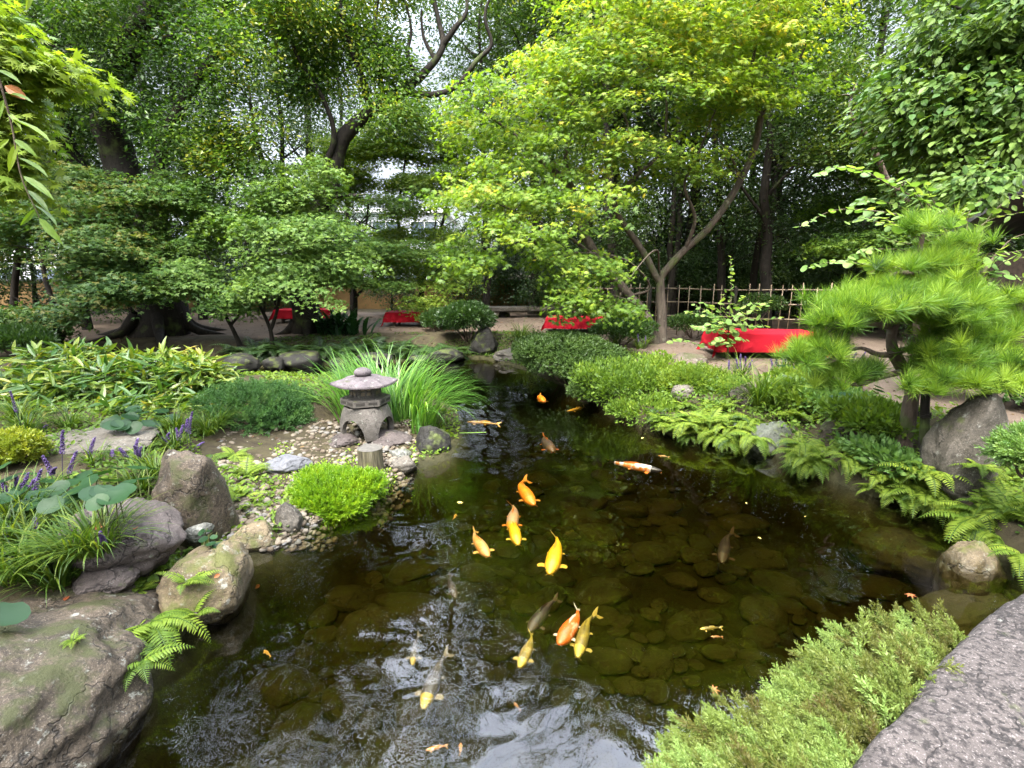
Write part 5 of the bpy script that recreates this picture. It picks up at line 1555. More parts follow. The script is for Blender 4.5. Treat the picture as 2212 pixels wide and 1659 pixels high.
protoB = proto_tree("tall mid green leafy tree in the wood behind the yard", 11, [(0, 0, 7.8, 2.8, 2.8, 3.0, 190), (-.6, .4, 4.4, 2.2, 2.0, 1.4, 70), (.6, 0, 10.5, 1.8, 1.8, 1.6, 50)], .18, "forest_mid", 76, .72, .125, 72, WG)
protoC = proto_tree("thin straight dark-trunked tree in the wood behind the yard", 12, [(0, 0, 10, 2.2, 2.2, 2.6, 120), (.3, 0, 6.8, 1.5, 1.5, 1.2, 36)], .13, "forest_dark", 76, .72, .125, 73, WG, .1)
protoD = proto_tree("low bushy understorey tree in the wood behind the yard", 4.0, [(0, 0, 2.2, 1.7, 1.6, 1.3, 110), (.6, .3, 1.1, 1.3, 1.1, .7, 40)], .07, "forest_dark", 66, .5, .11, 74, WG, .05)
r = np.random.default_rng(12)
used = set()
def place(p_, x, y, s, key):
    o = p_ if key not in used else copy_tree(p_)
    used.add(key)
    o.location = (x, y, .35)
    o.rotation_euler = (0, 0, r.uniform(0, 6.28))
    o.scale = (s, s, s * r.uniform(.95, 1.15))
for (x, y, w, s) in ((-17.5, 17, 'A', 1.0), (-13.5, 19, 'A', 1.05), (-10.5, 17.5, 'C', 1.0), (-8.6, 20.5, 'C', 1.1), (-6.0, 19.5, 'C', .9), (-1.0, 19.0, 'C', 1.0), (0.8, 20, 'B', 1.1), (2.6, 18.2, 'C', 1.05), (3.8, 20, 'A', 1.0), (5.4, 17.2, 'C', .95),
                     (6.4, 19.0, 'A', 1.05), (8.0, 16.6, 'C', 1.0), (9.2, 18.6, 'B', 1.05), (14.0, 15.0, 'B', 1.0), (16.5, 17.0, 'A', 1.1), (19, 14, 'A', 1.0), (-20.5, 13.5, 'A', 1.0), (-17, 12, 'B', .9), (-22, 18, 'A', 1.2), (-16, 23.5 + 1, 'A', 1.3),
                     (-9.5, 26, 'A', 1.25), (-0.5, 25.5, 'A', 1.3), (3.5, 25, 'A', 1.4), (7.5, 24.5, 'A', 1.3), (11.5, 24, 'B', 1.4), (20, 21, 'A', 1.4), (24, 17, 'A', 1.3), (-26, 24, 'A', 1.4), (-21, 27, 'B', 1.4), (1.6, 22.4, 'C', 1.2), (5, 22, 'C', 1.2), (9.5, 21.5, 'C', 1.2), (13.5, 21, 'A', 1.1),
                     (17.5, 10.5, 'B', 1.0), (-12, 14.5, 'C', .9), (13, 12.8, 'C', .9), (4.6, 15.4, 'C', .85), (7.0, 15.0, 'C', .9)):
    place({'A': protoA, 'B': protoB, 'C': protoC}[w], x, y, s, w)
# unseen trees added round the garden, behind the viewer too: they shade the pond from the low sky
for (x, y, w, s) in ((-9.5, .5, 'A', 1.0), (-11.5, 5.5, 'B', 1.05), (9.5, 4.5, 'A', 1.05), (9.0, -1.0, 'B', 1.0), (5.5, -6.0, 'A', 1.0), (0.0, -8.0, 'A', 1.05), (-5.5, -5.5, 'B', 1.1)):
    place({'A': protoA, 'B': protoB}[w], x, y, s, w)  # added copies keep the label of the wood behind the yard
for (x, y, s) in ((11.0, 16.6, 1.2), (12.6, 18.6, 1.4), (10.4, 14.6, 1.0), (15.5, 22, 1.7), (-12, 27, 1.7), (-9.6, 29, 1.7), (-16, 27, 1.8), (-3.5, 24.5, 1.3), (-1, 24, 1.4), (1.5, 24, 1.5), (4, 23.5, 1.6), (6.5, 23, 1.6), (9, 22.5, 1.6), (11.5, 22, 1.6), (14, 21, 1.6), (17, 19, 1.6), (2.8, 20.5, 1.1), (5.8, 20.8, 1.2), (8.2, 20, 1.2), (10.6, 19.5, 1.2), (-18.5, 20, 1.3), (-21, 16, 1.2), (-13.8, 21, 1.0), (-11, 21.6, .9), (7.4, 17.6, .95), (12.2, 17.2, 1.1)):
    place(protoD, x, y, s, 'D')
for (x, y, s) in ((-15.5, 15, 1.0), (-12.2, 16.6, .9), (-8.4, 18.2, .7), (-4.6, 19.6, .65), (-2.0, 21.6, .9), (1.8, 18.6, .8), (3.4, 17.0, .8), (5.0, 18.6, .9), (6.6, 16.4, .8), (8.6, 17.8, .95), (10.4, 15.6, .9), (12.4, 15.2, .95), (14.8, 13.4, 1.0), (11.8, 13.2, .7), (-18.6, 14.5, 1.1), (0.2, 22.2, .9), (8.9, 13.6, .6), (16.2, 12, 1.0), (9.4, 11.4, .75), (13.6, 10.6, .9)):
    place(protoD, x, y, s, 'D')
# ------------------------------------------------------------------ surface finder: first stone or ground under a sight line
from mathutils.bvhtree import BVHTree
_trees = []
for o in list(COL.objects):
    if o.type == 'MESH' and o.parent is None and o.name.split('.')[0] in ("boulder", "rock", "flat_stone", "ground"):
        co = np.zeros(len(o.data.vertices) * 3, np.float32)
        o.data.vertices.foreach_get("co", co)
        co = co.reshape(-1, 3) + np.array(o.location)
        _trees.append(BVHTree.FromPolygons([tuple(c) for c in co], [tuple(p_.vertices) for p_ in o.data.polygons]))
def S(u, v):
    d = Vector(ray(u, v)).normalized()
    best, bn, bd = None, None, 1e9
    for t_ in _trees:
        h_ = t_.ray_cast(Vector((0, 0, EYE)), d)
        if h_[0] is not None and h_[3] < bd:
            best, bn, bd = np.array(h_[0]), np.array(h_[1]), h_[3]
    if best is None: return G(u, v), np.array([0, 0, 1.0])
    return best, bn

def inpoly(pts, poly_):
    x, y = pts[:, 0], pts[:, 1]
    ins = np.zeros(len(pts), bool)
    q = np.asarray(poly_, float)
    for a_, b_ in zip(q, np.roll(q, -1, 0)):
        c = (a_[1] > y) != (b_[1] > y)
        ins ^= c & (x < a_[0] + (y - a_[1]) * (b_[0] - a_[0]) / (b_[1] - a_[1] + 1e-12))
    return ins

# ------------------------------------------------------------------ blades, fronds, sprigs
def blades(mb, base, az, L_, e0, droop, width, segs=6, tint=.5, keel=.15):
    n = len(base)
    L_, e0, droop, width = [np.broadcast_to(np.asarray(x, float), (n,)) for x in (L_, e0, droop, width)]
    s = np.linspace(0, 1, segs + 1)
    e = e0[:, None] - droop[:, None] * s[None] ** 1.4
    st = L_[:, None] / segs
    dx = np.cumsum(np.cos(e) * st, 1) - np.cos(e) * st
    dz = np.cumsum(np.sin(e) * st, 1) - np.sin(e) * st
    h = np.stack([np.cos(az), np.sin(az), 0 * az], 1)
    side = np.stack([-np.sin(az), np.cos(az), 0 * az], 1)
    c = base[:, None] + dx[..., None] * h[:, None] + dz[..., None] * np.array([0, 0, 1.0])
    w = width[:, None] * np.minimum(1, np.minimum(.55 + 3 * s, (1 - s) * 2.6 + .02))[None] / 2
    lf, rt = c - side[:, None] * w[..., None], c + side[:, None] * w[..., None]
    V = np.stack([lf, rt], 2).reshape(-1, 3)
    k = np.arange(segs)
    q = np.stack([2 * k, 2 * k + 1, 2 * k + 3, 2 * k + 2], 1)
    F = ((np.arange(n) * (segs + 1) * 2)[:, None, None] + q[None]).reshape(-1, 4)
    mb.add(V, F, np.broadcast_to(np.asarray(tint, float), (n,)))

def frond(mb, base, az, L_, e0, droop, npin=17, pl=.30, pw=.2, tint=.5, r=None):
    r = r or rng
    s = np.linspace(0, 1, npin + 3)
    e = e0 - droop * s ** 1.2
    st = L_ / (npin + 2)
    h = np.array([math.cos(az), math.sin(az), 0]); sd = np.array([-math.sin(az), math.cos(az), 0]); up = np.array([0, 0, 1.0])
    c = base + (np.cumsum(np.cos(e)) * st)[:, None] * h + (np.cumsum(np.sin(e)) * st)[:, None] * up
    tan = np.cos(e)[:, None] * h + np.sin(e)[:, None] * up
    nrm = -np.sin(e)[:, None] * h + np.cos(e)[:, None] * up
    i0 = 2
    ss = s[i0:]
    prof = np.minimum(1, .45 + 2.2 * ss) * (1 - ss) ** .75 + .05
    pos, d, nn, sc, tt = [], [], [], [], []
    for sg in (-1, 1):
        pos.append(c[i0:]); d.append(nz(sg * sd + .42 * tan[i0:] - .18 * nrm[i0:] + r.normal(size=(len(ss), 3)) * .06))
        nn.append(nrm[i0:] + r.normal(size=(len(ss), 3)) * .12); sc.append(L_ * pl * prof); tt.append(np.clip(tint + r.normal(size=len(ss)) * .06 + .08 * ss, 0, 1))
    TV = np.array([[0, 0, 0], [pw * .5, .25, 0], [pw * .42, .6, -.03], [0, 1, -.12], [-pw * .42, .6, -.03], [-pw * .5, .25, 0], [0, .45, .03]])
    TF = np.array([[0, 1, 6], [1, 2, 6], [2, 3, 6], [3, 4, 6], [4, 5, 6], [5, 0, 6]])
    scatter(mb, TV, TF, np.vstack(pos), np.vstack(d), np.vstack(nn), np.concatenate(sc), np.concatenate(tt))
    w = .004 + 0 * s
    V = np.stack([c - sd * w[:, None], c + sd * w[:, None]], 1).reshape(-1, 3)
    k = np.arange(len(s) - 1)
    mb.add(V, np.stack([2 * k, 2 * k + 1, 2 * k + 3, 2 * k + 2], 1), .15)

def fern_mesh(seed, nf, L_, mat, e_rng=(.5, 1.1), droop=(.9, 1.7), npin=17, pl=.3, pw=.22, az_rng=(0, 6.28), tm=.64):
    r = np.random.default_rng(seed)
    mb = MB()
    for k in range(nf):
        az = r.uniform(*az_rng)
        frond(mb, np.array([r.normal() * .02, r.normal() * .02, 0]), az, L_ * r.uniform(.65, 1.15), r.uniform(*e_rng), r.uniform(*droop), npin, pl, pw, np.clip(r.normal(tm, .18), .05, .98), r)
    return mb.mesh("fern", M[mat])
FERN = [fern_mesh(1, 16, .50, "fern"), fern_mesh(2, 12, .40, "fern", npin=15, pl=.34), fern_mesh(3, 18, .42, "fern", (.2, .9), (.8, 1.6)), fern_mesh(4, 13, .46, "fern", (.1, .7), (1.2, 2.0), az_rng=(2.6, 6.0)), fern_mesh(5, 12, .5, "fern_dark", (.2, .8), (.9, 1.8)), fern_mesh(6, 15, .44, "fern", (.2, .9), (1.0, 1.8), npin=15, tm=.36), fern_mesh(7, 11, .50, "fern", (.3, 1.1), (1.0, 1.9), npin=20, pl=.24, tm=.85), fern_mesh(8, 14, .36, "fern_dark", (.2, .9), (1.0, 1.8), tm=.9)]
def fern(u, v, var, s, label, group=None, surf=True, lift=0.0, rz=None):
    p_ = S(u, v)[0] if surf else G(u, v)
    o = bpy.data.objects.new("fern", FERN[var])
    o.location = tuple(p_ + np.array([0, 0, lift]))
    o.scale = (s, s, s * rng.uniform(.9, 1.1))
    o.rotation_euler = (rng.normal() * .1, rng.normal() * .1, (rng.uniform(-.4, .4) if var == 3 else rng.uniform(0, 6.28)) if rz is None else rz)
    COL.objects.link(o)
    return tag(o, label, "fern", group)

for a_ in ((505, 985, 2, .62, "feathery bright fern between the blocky boulder and the pebbles"), (530, 1030, 1, .72, "fern with one pale drooping frond over the slate slab's left end"), (520, 1075, 0, .50, "small fern at the foot of the blocky boulder by the pebble shore"), (548, 1095, 1, .42, "smallest fern on the pebble shore above the mossy low rock"),
           (325, 1345, 3, .72, "large bright fern hanging from the side of the huge boulder over the water", None, True, 0.0, .9), (300, 1430, 5, .5, "lower hanging fern on the huge boulder close to the water", None, True, 0.0, .9), (400, 1262, 1, .5, "fern spreading over the grey-green rock"), (300, 1275, 2, .36, "fern between the huge boulder and the low purple rock"), (425, 1330, 1, .5, "small fern at the water edge below the grey-green rock"), (360, 1230, 2, .42, "yellow-green fern above the mossy yellow-brown rock"), (160, 1385, 1, .18, "tiny fern rooted in the crack of the huge boulder")):
    fern(*a_)
RF = [(1490, 925, 0, .72, "bright fern drooping to the water left of the grass tuft"), (1440, 905, 2, .65, "bright fern under the low green shrub at the waterline"), (1545, 880, 0, .70, "yellow-green fern around the pale rounded rock"), (1480, 870, 2, .70, "bright fern in front of the peaked grey rock"), (1560, 825, 2, .66, "feathery fern behind the brown flat rock"),
      (1730, 900, 0, .80, "fern arching over the grey-green angular rock"), (1720, 970, 3, .70, "fern fringe hanging to the water beside the grey-green rock"), (1775, 985, 1, .72, "fern at the waterline under the brown rounded rock"), (1830, 985, 3, .70, "dry-tipped fern hanging low between the two brown rocks"), (1840, 900, 2, .62, "dark fern on top of the brown rounded rock"),
      (1900, 1030, 0, .60, "fern at the foot of the pine trunk"), (1935, 1060, 3, .62, "fern hanging over the water left of the stake"), (2015, 1062, 0, .52, "broad fern right of the wooden stake"), (2050, 1085, 3, .62, "bright fern hanging over the submerged olive boulder"), (2118, 1095, 0, .60, "large bright fern in front of the tall upright boulder"),
      (2120, 1120, 3, .85, "fern drooping above the half drowned boulder"), (2185, 1100, 0, .62, "fern at the right edge above the drowned boulder"), (2195, 1030, 2, .62, "fern at the right edge beside the tall upright boulder"), (2120, 1000, 2, .42, "dark fern across the face of the tall upright boulder"), (2195, 940, 0, .6, "fern behind the tall upright boulder at the right edge"), (2205, 1190, 3, .6, "lowest fern at the right edge over the dark water gap"), (1660, 870, 2, .6, "fern behind the drooping grass tuft")]
RF = [(a_[0], a_[1] + 8, a_[2], a_[3] * (1.15 if a_[0] > 2000 else 1.0), a_[4]) for a_ in RF]
for a_ in RF: fern(*a_)
rf = np.random.default_rng(66)
for k_ in range(90):
    uu = rf.uniform(1420, 2190)
    vb_ = np.interp(uu, [1400, 1480, 1640, 1700, 1800, 1990, 2190], [915, 935, 950, 985, 1025, 1075, 1180])
    if 1630 < uu < 1700 or 1785 < uu < 1855 or 2040 < uu < 2110: continue
    fern(uu, vb_ - 75 * rf.random() ** 1.7 + 6, int(rf.choice([0, 1, 2, 3, 5, 5, 6, 7])), rf.uniform(.45, .85), "bright green fern filling the right bank between the stones", "ferns filling the right bank")
DB = "dark ferns along the far bank"
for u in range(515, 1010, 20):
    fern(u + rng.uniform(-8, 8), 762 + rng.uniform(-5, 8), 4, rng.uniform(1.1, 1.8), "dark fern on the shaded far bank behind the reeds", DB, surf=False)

def sprig(nl, ll, w, ang, seed):
    r = np.random.default_rng(seed)
    V, F = [], []
    for k in range(nl):
        y = (k + .5) / nl
        az = k * 2.4 + r.normal() * .3
        a = ang * (1.1 - .5 * y)
        d = np.array([math.sin(a) * math.cos(az), math.cos(a), math.sin(a) * math.sin(az)])
        s_ = nz(np.cross(d, r.normal(size=3)))
        L_ = ll * (1 - .35 * y)
        b_ = np.array([0, y * .8, 0])
        n0 = len(V)
        V += [b_, b_ + d * L_ * .45 + s_ * w * L_, b_ + d * L_, b_ + d * L_ * .45 - s_ * w * L_]
        F.append([n0, n0 + 1, n0 + 2, n0 + 3])
    return np.array(V), np.array(F)
SPRIG = sprig(16, .34, .16, .75, 1)
def plume(ns, seed, flat=1.0):
    r = np.random.default_rng(seed)
    mb = MB()
    b0, d0 = [np.zeros(3)], [np.array([0, 1.0, 0])]
    sc = [.55]
    for k in range(ns):
        y = .08 + .8 * k / ns
        az = k * 2.4 + r.normal() * .4
        a = r.uniform(.45, .85)
        d = nz(np.array([math.sin(a) * math.cos(az), math.cos(a), flat * math.sin(a) * math.sin(az)]))
        b0.append(np.array([0, y, 0])); d0.append(d); sc.append(.50 * (1.05 - .55 * y))
    b0[0] = np.array([0, .55, 0])
    scatter(mb, SPRIG[0], SPRIG[1], np.array(b0), np.array(d0), r.normal(size=(len(b0), 3)), np.array(sc))
    return np.concatenate(mb.v).astype(float), np.concatenate(mb.f)
PLUME = plume(9, 2)
TUFT = sprig(9, .7, .2, 1.0, 5)

# ------------------------------------------------------------------ pale juniper in the front right corner
def pale_juniper():
    out_ = [(1440, 1700), (1468, 1600), (1480, 1560), (1530, 1560), (1580, 1512), (1640, 1545), (1700, 1460), (1725, 1440), (1775, 1400), (1830, 1335), (1880, 1350), (1960, 1315), (2050, 1330), (2112, 1345), (2085, 1385), (1985, 1490), (1905, 1590), (1840, 1700)]
    r = np.random.default_rng(8)
    q = np.column_stack([r.uniform(1440, 2115, 12000), r.uniform(1310, 1720, 12000)])
    q = q[inpoly(q, out_)][:1800]
    e0, e1 = np.array([1840., 1660.]), np.array([2112., 1335.])
    nl = nz(np.array([(e1 - e0)[1], -(e1 - e0)[0]]))
    dist = np.clip(-((q - e0) @ nl) / 330.0, 0, 1)
    if dist.mean() < .05: dist = np.clip(((q - e0) @ nl) / 330.0, 0, 1)
    z = .50 - .22 * dist ** 1.3 + .05 * vnoise(np.column_stack([q / 70.0, 0 * q[:, :1]]), 4)
    pos = np.array([P(a_, b_, c_) for (a_, b_), c_ in zip(q, z)])
    lay = r.random(len(q)) ** 1.3 * .16 - .02
    pos[:, 2] -= lay + .05
    d = nz(np.array([-.45, .42, .55]) + r.normal(size=(len(q), 3)) * .42 + np.column_stack([-.5 * dist, .25 * dist, -.35 * dist]))
    b_ = np.array([1.25, 1.25, 0.2])
    t = empty("juniper", b_, "pale yellow-green feathery juniper spreading over the water beside the granite slab", "shrub")
    mb = MB()
    cl = .38 * vnoise(np.column_stack([q / 55.0, 0 * q[:, :1]]), 14)
    scatter(mb, PLUME[0], PLUME[1], pos, d, r.normal(size=(len(q), 3)), r.uniform(.062, .11, len(q)) * np.where(r.random(len(q)) < .07, 1.6, 1.0), np.clip(.55 + cl + r.normal(size=len(q)) * .16, 0, 1))
    mb.build("foliage", M["juniper_pale"], t)
    mb = MB()
    for k in range(60):
        e = pos[r.integers(len(pos))] - np.array([0, 0, .03])
        s0 = np.array([e[0] * .4 + .75, e[1] * .5 + .5, .12])
        tube(mb, curve([s0, (s0 + e) / 2 + np.array([0, 0, .06]), e], 6), np.linspace(.012, .003, 6), 5)
    mb.build("stem", M["bark_brown"], t, smooth=True)
pale_juniper()

# ------------------------------------------------------------------ bushes
def dome_bush(name, label, u, v, y, ru, rv, ry, n, tmpl, size, mat, cat="shrub", tintv=0.0, lobes=7, layers=.25, up=.5, seed=1, low=-.25, stems=8):
    """a bush whose leaves sit on the skins of several overlapping domes"""
    r = np.random.default_rng(seed)
    c = T(u, v, y)
    R_ = np.array([ru * y / FPX, ry, rv * y / FPX])
    lob = [(np.zeros(3), 0.86)]
    for k in range(lobes):
        a = r.uniform(0, 6.28)
        lob.append((np.array([math.cos(a) * .62, math.sin(a) * .62, r.uniform(-.35, .35)]), r.uniform(.32, .5)))
    pos, nm = [], []
    for (lc, lr) in lob:
        k = int(n * lr * lr)
        p_ = nz(r.normal(size=(k, 3)))
        p_ = p_[p_[:, 2] > low - .2]
        pos.append(lc + p_ * lr * (1 - layers * r.random((len(p_), 1)) ** 2)); nm.append(p_)
    pos, nm = np.vstack(pos), np.vstack(nm)
    pos = pos * (1 + (.20 if name == "leafy_shrub" else .07) * fbm(pos * 2.6, seed, 3)[:, None])
    w = pos * R_ + c
    d = nz(nm / R_ * R_.mean() + np.array([0, 0, up]) + r.normal(size=nm.shape) * .5)
    t = empty(name, c - np.array([0, 0, R_[2]]), label, cat)
    mb = MB()
    scatter(mb, tmpl[0], tmpl[1], w, d, r.normal(size=w.shape) + np.array([0, 0, 1.0]), size * r.uniform(.7, 1.3, len(w)), np.clip(.5 + tintv + .18 * vnoise(w * 5, 8) + r.normal(size=len(w)) * .14, 0, 1))
    mb.build("foliage", M[mat], t)
    mb = MB()
    for k in range(stems):
        a = r.uniform(0, 6.28)
        e = c + np.array([math.cos(a), math.sin(a), r.uniform(-.2, .4)]) * R_ * .75
        b_ = c + np.array([math.cos(a) * R_[0] * .12, math.sin(a) * R_[1] * .12, -R_[2] * 1.05])
        tube(mb, curve([b_, (b_ * .45 + e * .55) + r.normal(size=3) * .03, e], 6), np.linspace(.014, .004, 6), 5)
    mb.build("stem", M["bark_twig"], t, smooth=True)
    return t
dome_bush("juniper", "dark green spreading juniper between the bamboo grass and the lantern", 545, 895, 6.2, 118, 62, .75, 1150, PLUME, .17, "juniper_dark", seed=3, lobes=8, layers=.4, up=.35)
dome_bush("cushion_bush", "clipped cushion bush overhanging the far water", 1228, 772, 9.3, 112, 58, .9, 6500, TUFT, .075, "cushion", seed=4, lobes=5, layers=.12, up=.5)
dome_bush("moss_mound", "vivid lime green leafy mound bulging over the water below the log post", 722, 1068, G(722, 1090, .1)[1] + .20, 104, 50, .38, 3600, SPRIG, .085, "lime_moss", cat="plant", seed=6, lobes=9, layers=.3, up=.5, low=-.35)
dome_bush("azalea", "small yellow-green azalea bush at the left edge beside the flat slab", 22, 975, 4.0, 55, 50, .25, 900, TUFT, .055, "azalea", seed=7, tintv=.05)
dome_bush("evergreen_bush", "round dark evergreen bush at the far bank above the pointed boulder", 1010, 690, 12.9, 66, 44, .8, 5200, KITE, .085, "forest_dark", seed=8, tintv=-.1, up=.3, layers=.35)
dome_bush("evergreen_bush", "dark bush behind the cushion bush at the foot of the golden maple", 1340, 715, 11.2, 72, 32, .6, 3200, KITE, .075, "forest_dark", seed=9, tintv=.02, layers=.35)
dome_bush("evergreen_bush", "low dark bush behind the golden maple's stems before the bamboo fence", 1500, 700, 12.0, 60, 28, .5, 2200, KITE, .075, "forest_dark", seed=10, tintv=.05, layers=.35)
dome_bush("evergreen_bush", "dark bush on the yard beside the second red bench", 950, 690, 14.2, 40, 26, .5, 2200, KITE, .08, "forest_dark", seed=12, tintv=.05, layers=.35)
dome_bush("evergreen_bush", "small dark bush against the bamboo fence above the large red bench", 1640, 660, 12.4, 54, 28, .4, 1700, KITE, .07, "forest_dark", seed=13, tintv=.1, layers=.35)
dome_bush("evergreen_bush", "dark bush at the left edge between the bamboo grass and the yard", 40, 735, 9.8, 80, 36, .6, 2600, KITE, .08, "forest_dark", seed=14, layers=.35)
dome_bush("leafy_shrub", "loose green shrub with small leaves leaning over the water beside the cushion bush", 1335, 832, 7.6, 104, 66, .7, 3400, KITE, .062, "fern", seed=15, tintv=-.12, layers=.5, lobes=9)
dome_bush("leafy_shrub", "low shrub of yellow-green leaves in front of the peaked rock", 1420, 812, 8.0, 90, 56, .7, 2800, KITE, .06, "maple_lime", seed=16, tintv=.15, layers=.5, lobes=9)
dome_bush("leafy_shrub", "small bright shrub trailing to the water below the loose green shrub", 1395, 892, 6.7, 80, 42, .5, 2000, KITE, .055, "fern", seed=17, tintv=.02, layers=.5, lobes=9)
dome_bush("leafy_shrub", "green leafy shrub in the planting left of the pine's low branch", 1750, 826, 7.0, 96, 42, .5, 2200, KITE, .07, "fern", seed=18, tintv=.05, layers=.5, lobes=9)
dome_bush("leafy_shrub", "dark leafy shrub under the pine beside the upright boulder", 1880, 905, 5.0, 84, 50, .45, 1500, KITE, .07, "fern", seed=19, tintv=-.05, layers=.5, lobes=9)
dome_bush("leafy_shrub", "dark leafy shrub right of the pine trunk below the lowest pads", 2060, 800, 6.4, 80, 36, .5, 1400, KITE, .075, "bigleaf", seed=22, tintv=.0, layers=.5, lobes=9)
for (u_, v_, y_, ru_, rv_, n_, tm_, sz_, mt_, sd_, tv_, lab_) in (
    (1500, 838, 7.3, 74, 50, 1500, SPRIG, .13, "fern", 31, .10, "feathery bright shrub between the peaked rock and the water"), (1580, 848, 6.9, 66, 40, 1400, KITE, .05, "maple_lime", 32, .15, "small-leaved yellow-green shrub left of the brown flat rock"),
    (1700, 858, 6.3, 64, 40, 1100, OVAL, .07, "fern", 33, -.05, "broad-leaved low shrub right of the brown flat rock"), (1795, 868, 5.8, 60, 34, 1200, KITE, .06, "round_leaf", 34, -.1, "pale low shrub above the brown rounded rock"),
    (1905, 985, 4.5, 44, 36, 800, OVAL, .06, "round_leaf", 35, -.2, "low heart-leaved shrub left of the pine trunk foot"),
    (1290, 838, 7.9, 70, 34, 1500, SPRIG, .11, "cushion", 37, .15, "grey-green trailing shrub under the cushion bush"), (1450, 880, 6.9, 60, 34, 1100, OVAL, .06, "fern", 38, .0, "trailing leafy shrub at the water beside the bright ferns")):
    dome_bush("leafy_shrub", lab_, u_, v_, y_, ru_, rv_, .45, n_, tm_, sz_, mt_, seed=sd_, tintv=tv_, layers=.5, lobes=9)
dome_bush("leafy_shrub", "light green box-leaved shrub at the right edge among the ferns", 2232, 985, 3.3, 40, 55, .22, 600, SPRIG, .12, "round_leaf", seed=20, tintv=.1, layers=.5, lobes=9)
dome_bush("leafy_shrub", "dark glossy shrub at the right edge behind the pine", 2225, 835, 5.8, 70, 44, .4, 900, OVAL, .08, "bigleaf", seed=21, tintv=-.1, layers=.5, lobes=9)

# aspidistra beside the leaning camphor
t = empty("aspidistra", G(735, 722), "dark clump of long arching aspidistra leaves beside the leaning camphor", "plant")
mb = MB()
n = 130
b_ = np.array(t.location)[None] + np.column_stack([rng.normal(size=n) * .28, rng.normal(size=n) * .2, np.zeros(n)])
blades(mb, b_, rng.uniform(0, 6.28, n), rng.uniform(.55, .95, n), rng.uniform(.9, 1.5, n), rng.uniform(.9, 1.9, n), rng.uniform(.07, .10, n), 6, np.clip(rng.normal(.35, .15, n), 0, 1))
mb.build("leaves", M["lacquer_leaf"], t)

# ------------------------------------------------------------------ reed clump behind the lantern
def reeds():
    c = G(838, 925, .1)
    t = empty("reed_clump", c, "big clump of bright arching reeds behind the stone lantern, bending over the water", "plant")
    r = np.random.default_rng(21)
    n = 760
    a = r.uniform(0, 6.28, n); q = np.sqrt(r.random(n))
    b_ = np.column_stack([c[0] + np.cos(a) * q * .60 - .04, c[1] + .12 + np.sin(a) * q * .34, np.full(n, .02)])
    az = np.arctan2(np.sin(a) * q * .6 + r.normal(size=n) * .25, np.cos(a) * q + r.normal(size=n) * .30)
    edge = q
    lx, ly = lantern.location[0], lantern.location[1]
    front = (np.abs(b_[:, 0] - lx) < .46) & (b_[:, 1] < ly + .36)
    b_[front, 1] = ly + .40 + .25 * r.random(front.sum())
    az = np.where((np.abs(b_[:, 0] - lx) < .40) & (np.sin(az) < .1), np.abs(np.sin(az)) * .9 + np.where(np.cos(az) > 0, .25, 2.0), az)
    mb = MB()
    blades(mb, b_, az, r.uniform(.95, 1.4, n) * (1 - .10 * edge), np.clip(1.54 - .20 * edge + r.normal(size=n) * .08, .9, 1.57), .8 + 1.9 * r.random(n) * (0.5 + edge * .6), r.uniform(.008, .017, n), 10, np.clip(r.normal(.5, .2, n), 0, 1))
    mb.build("blades", M["reed"], t)
    mb = MB()
    bb_ = np.array([P(910, 955, .06), P(905, 950, .06)])
    blades(mb, bb_, np.array([-1.2, -1.0]), np.array([.42, .3]), np.array([2.0, 1.9]) , np.array([.2, .3]), np.array([.04, .03]), 6, .35)
    p0, p1 = P(975, 936, .03), P(1050, 934, .03)
    mb.add(np.array([p0 + [0, -.012, 0], p1 + [0, -.006, 0], p1 + [0, .006, 0.004], p0 + [0, .012, 0.004]]), np.array([[0, 1, 2, 3]]), .9)
    mb.build("broad_blade", M["reed"], t)
reeds()

# ------------------------------------------------------------------ striped bamboo grass
def bamboo_grass():
    r = np.random.default_rng(31)
    C = []
    for (u, v, y, ru, rv, ry, n) in ((80, 830, 6.4, 150, 60, .6, 330), (220, 815, 6.6, 140, 62, .6, 400), (350, 790, 6.9, 120, 48, .6, 330), (420, 810, 6.6, 75, 52, .5, 240), (300, 880, 5.9, 130, 44, .5, 280), (90, 890, 5.8, 130, 40, .5, 240), (410, 870, 6.1, 70, 30, .4, 110), (150, 770, 7.0, 140, 30, .5, 190), (-60, 840, 6.3, 90, 60, .6, 120)):
        c = T(u, v, y)
        p_ = nz(r.normal(size=(n, 3))) * r.uniform(.55, 1.0, (n, 1))
        p_[:, 2] = np.abs(p_[:, 2]) * 1.0 - .35
        C.append(p_ * np.array([ru * y / FPX, ry, rv * y / FPX]) + c)
    C = np.vstack(C)
    n = len(C)
    cc = C.mean(0)
    a = r.uniform(0, 6.28, n)
    d = nz(np.column_stack([np.cos(a), np.sin(a), r.normal(size=n) * .32 - .05]) + nz(C - cc) * .5)
    t = empty("bamboo_grass", np.array([cc[0], cc[1], .3]), "wide bank of knee-high bamboo grass with pale-edged pointed leaves", "plant")
    mb = MB()
    # two leaves per shoot tip, paired in a fan
    for k in range(2):
        dd = nz(d + r.normal(size=(n, 3)) * (.15 + .35 * k))
        scatter(mb, LANCE[0] * np.array([1.15, 1, 1.0]), LANCE[1], C + r.normal(size=(n, 3)) * .02, dd, np.array([0, 0, 1.0]) + r.normal(size=(n, 3)) * .4, r.uniform(.15, .27, n), np.clip(.52 + .2 * vnoise(C * 2, 3) + r.normal(size=n) * .2, 0, 1))
    mb.build("leaves", M["sasa"], t)
    mb = MB()
    for k in r.permutation(n)[:420]:
        e = C[k]
        b_ = np.array([e[0] + r.normal() * .06, e[1] + r.normal() * .06, .3])
        if e[2] < .4: continue
        tube(mb, [b_, (b_ + e) / 2 + r.normal(size=3) * .015, e], [.004, .0035, .0025], 4)
    mb.build("stem", M["stem"], t)
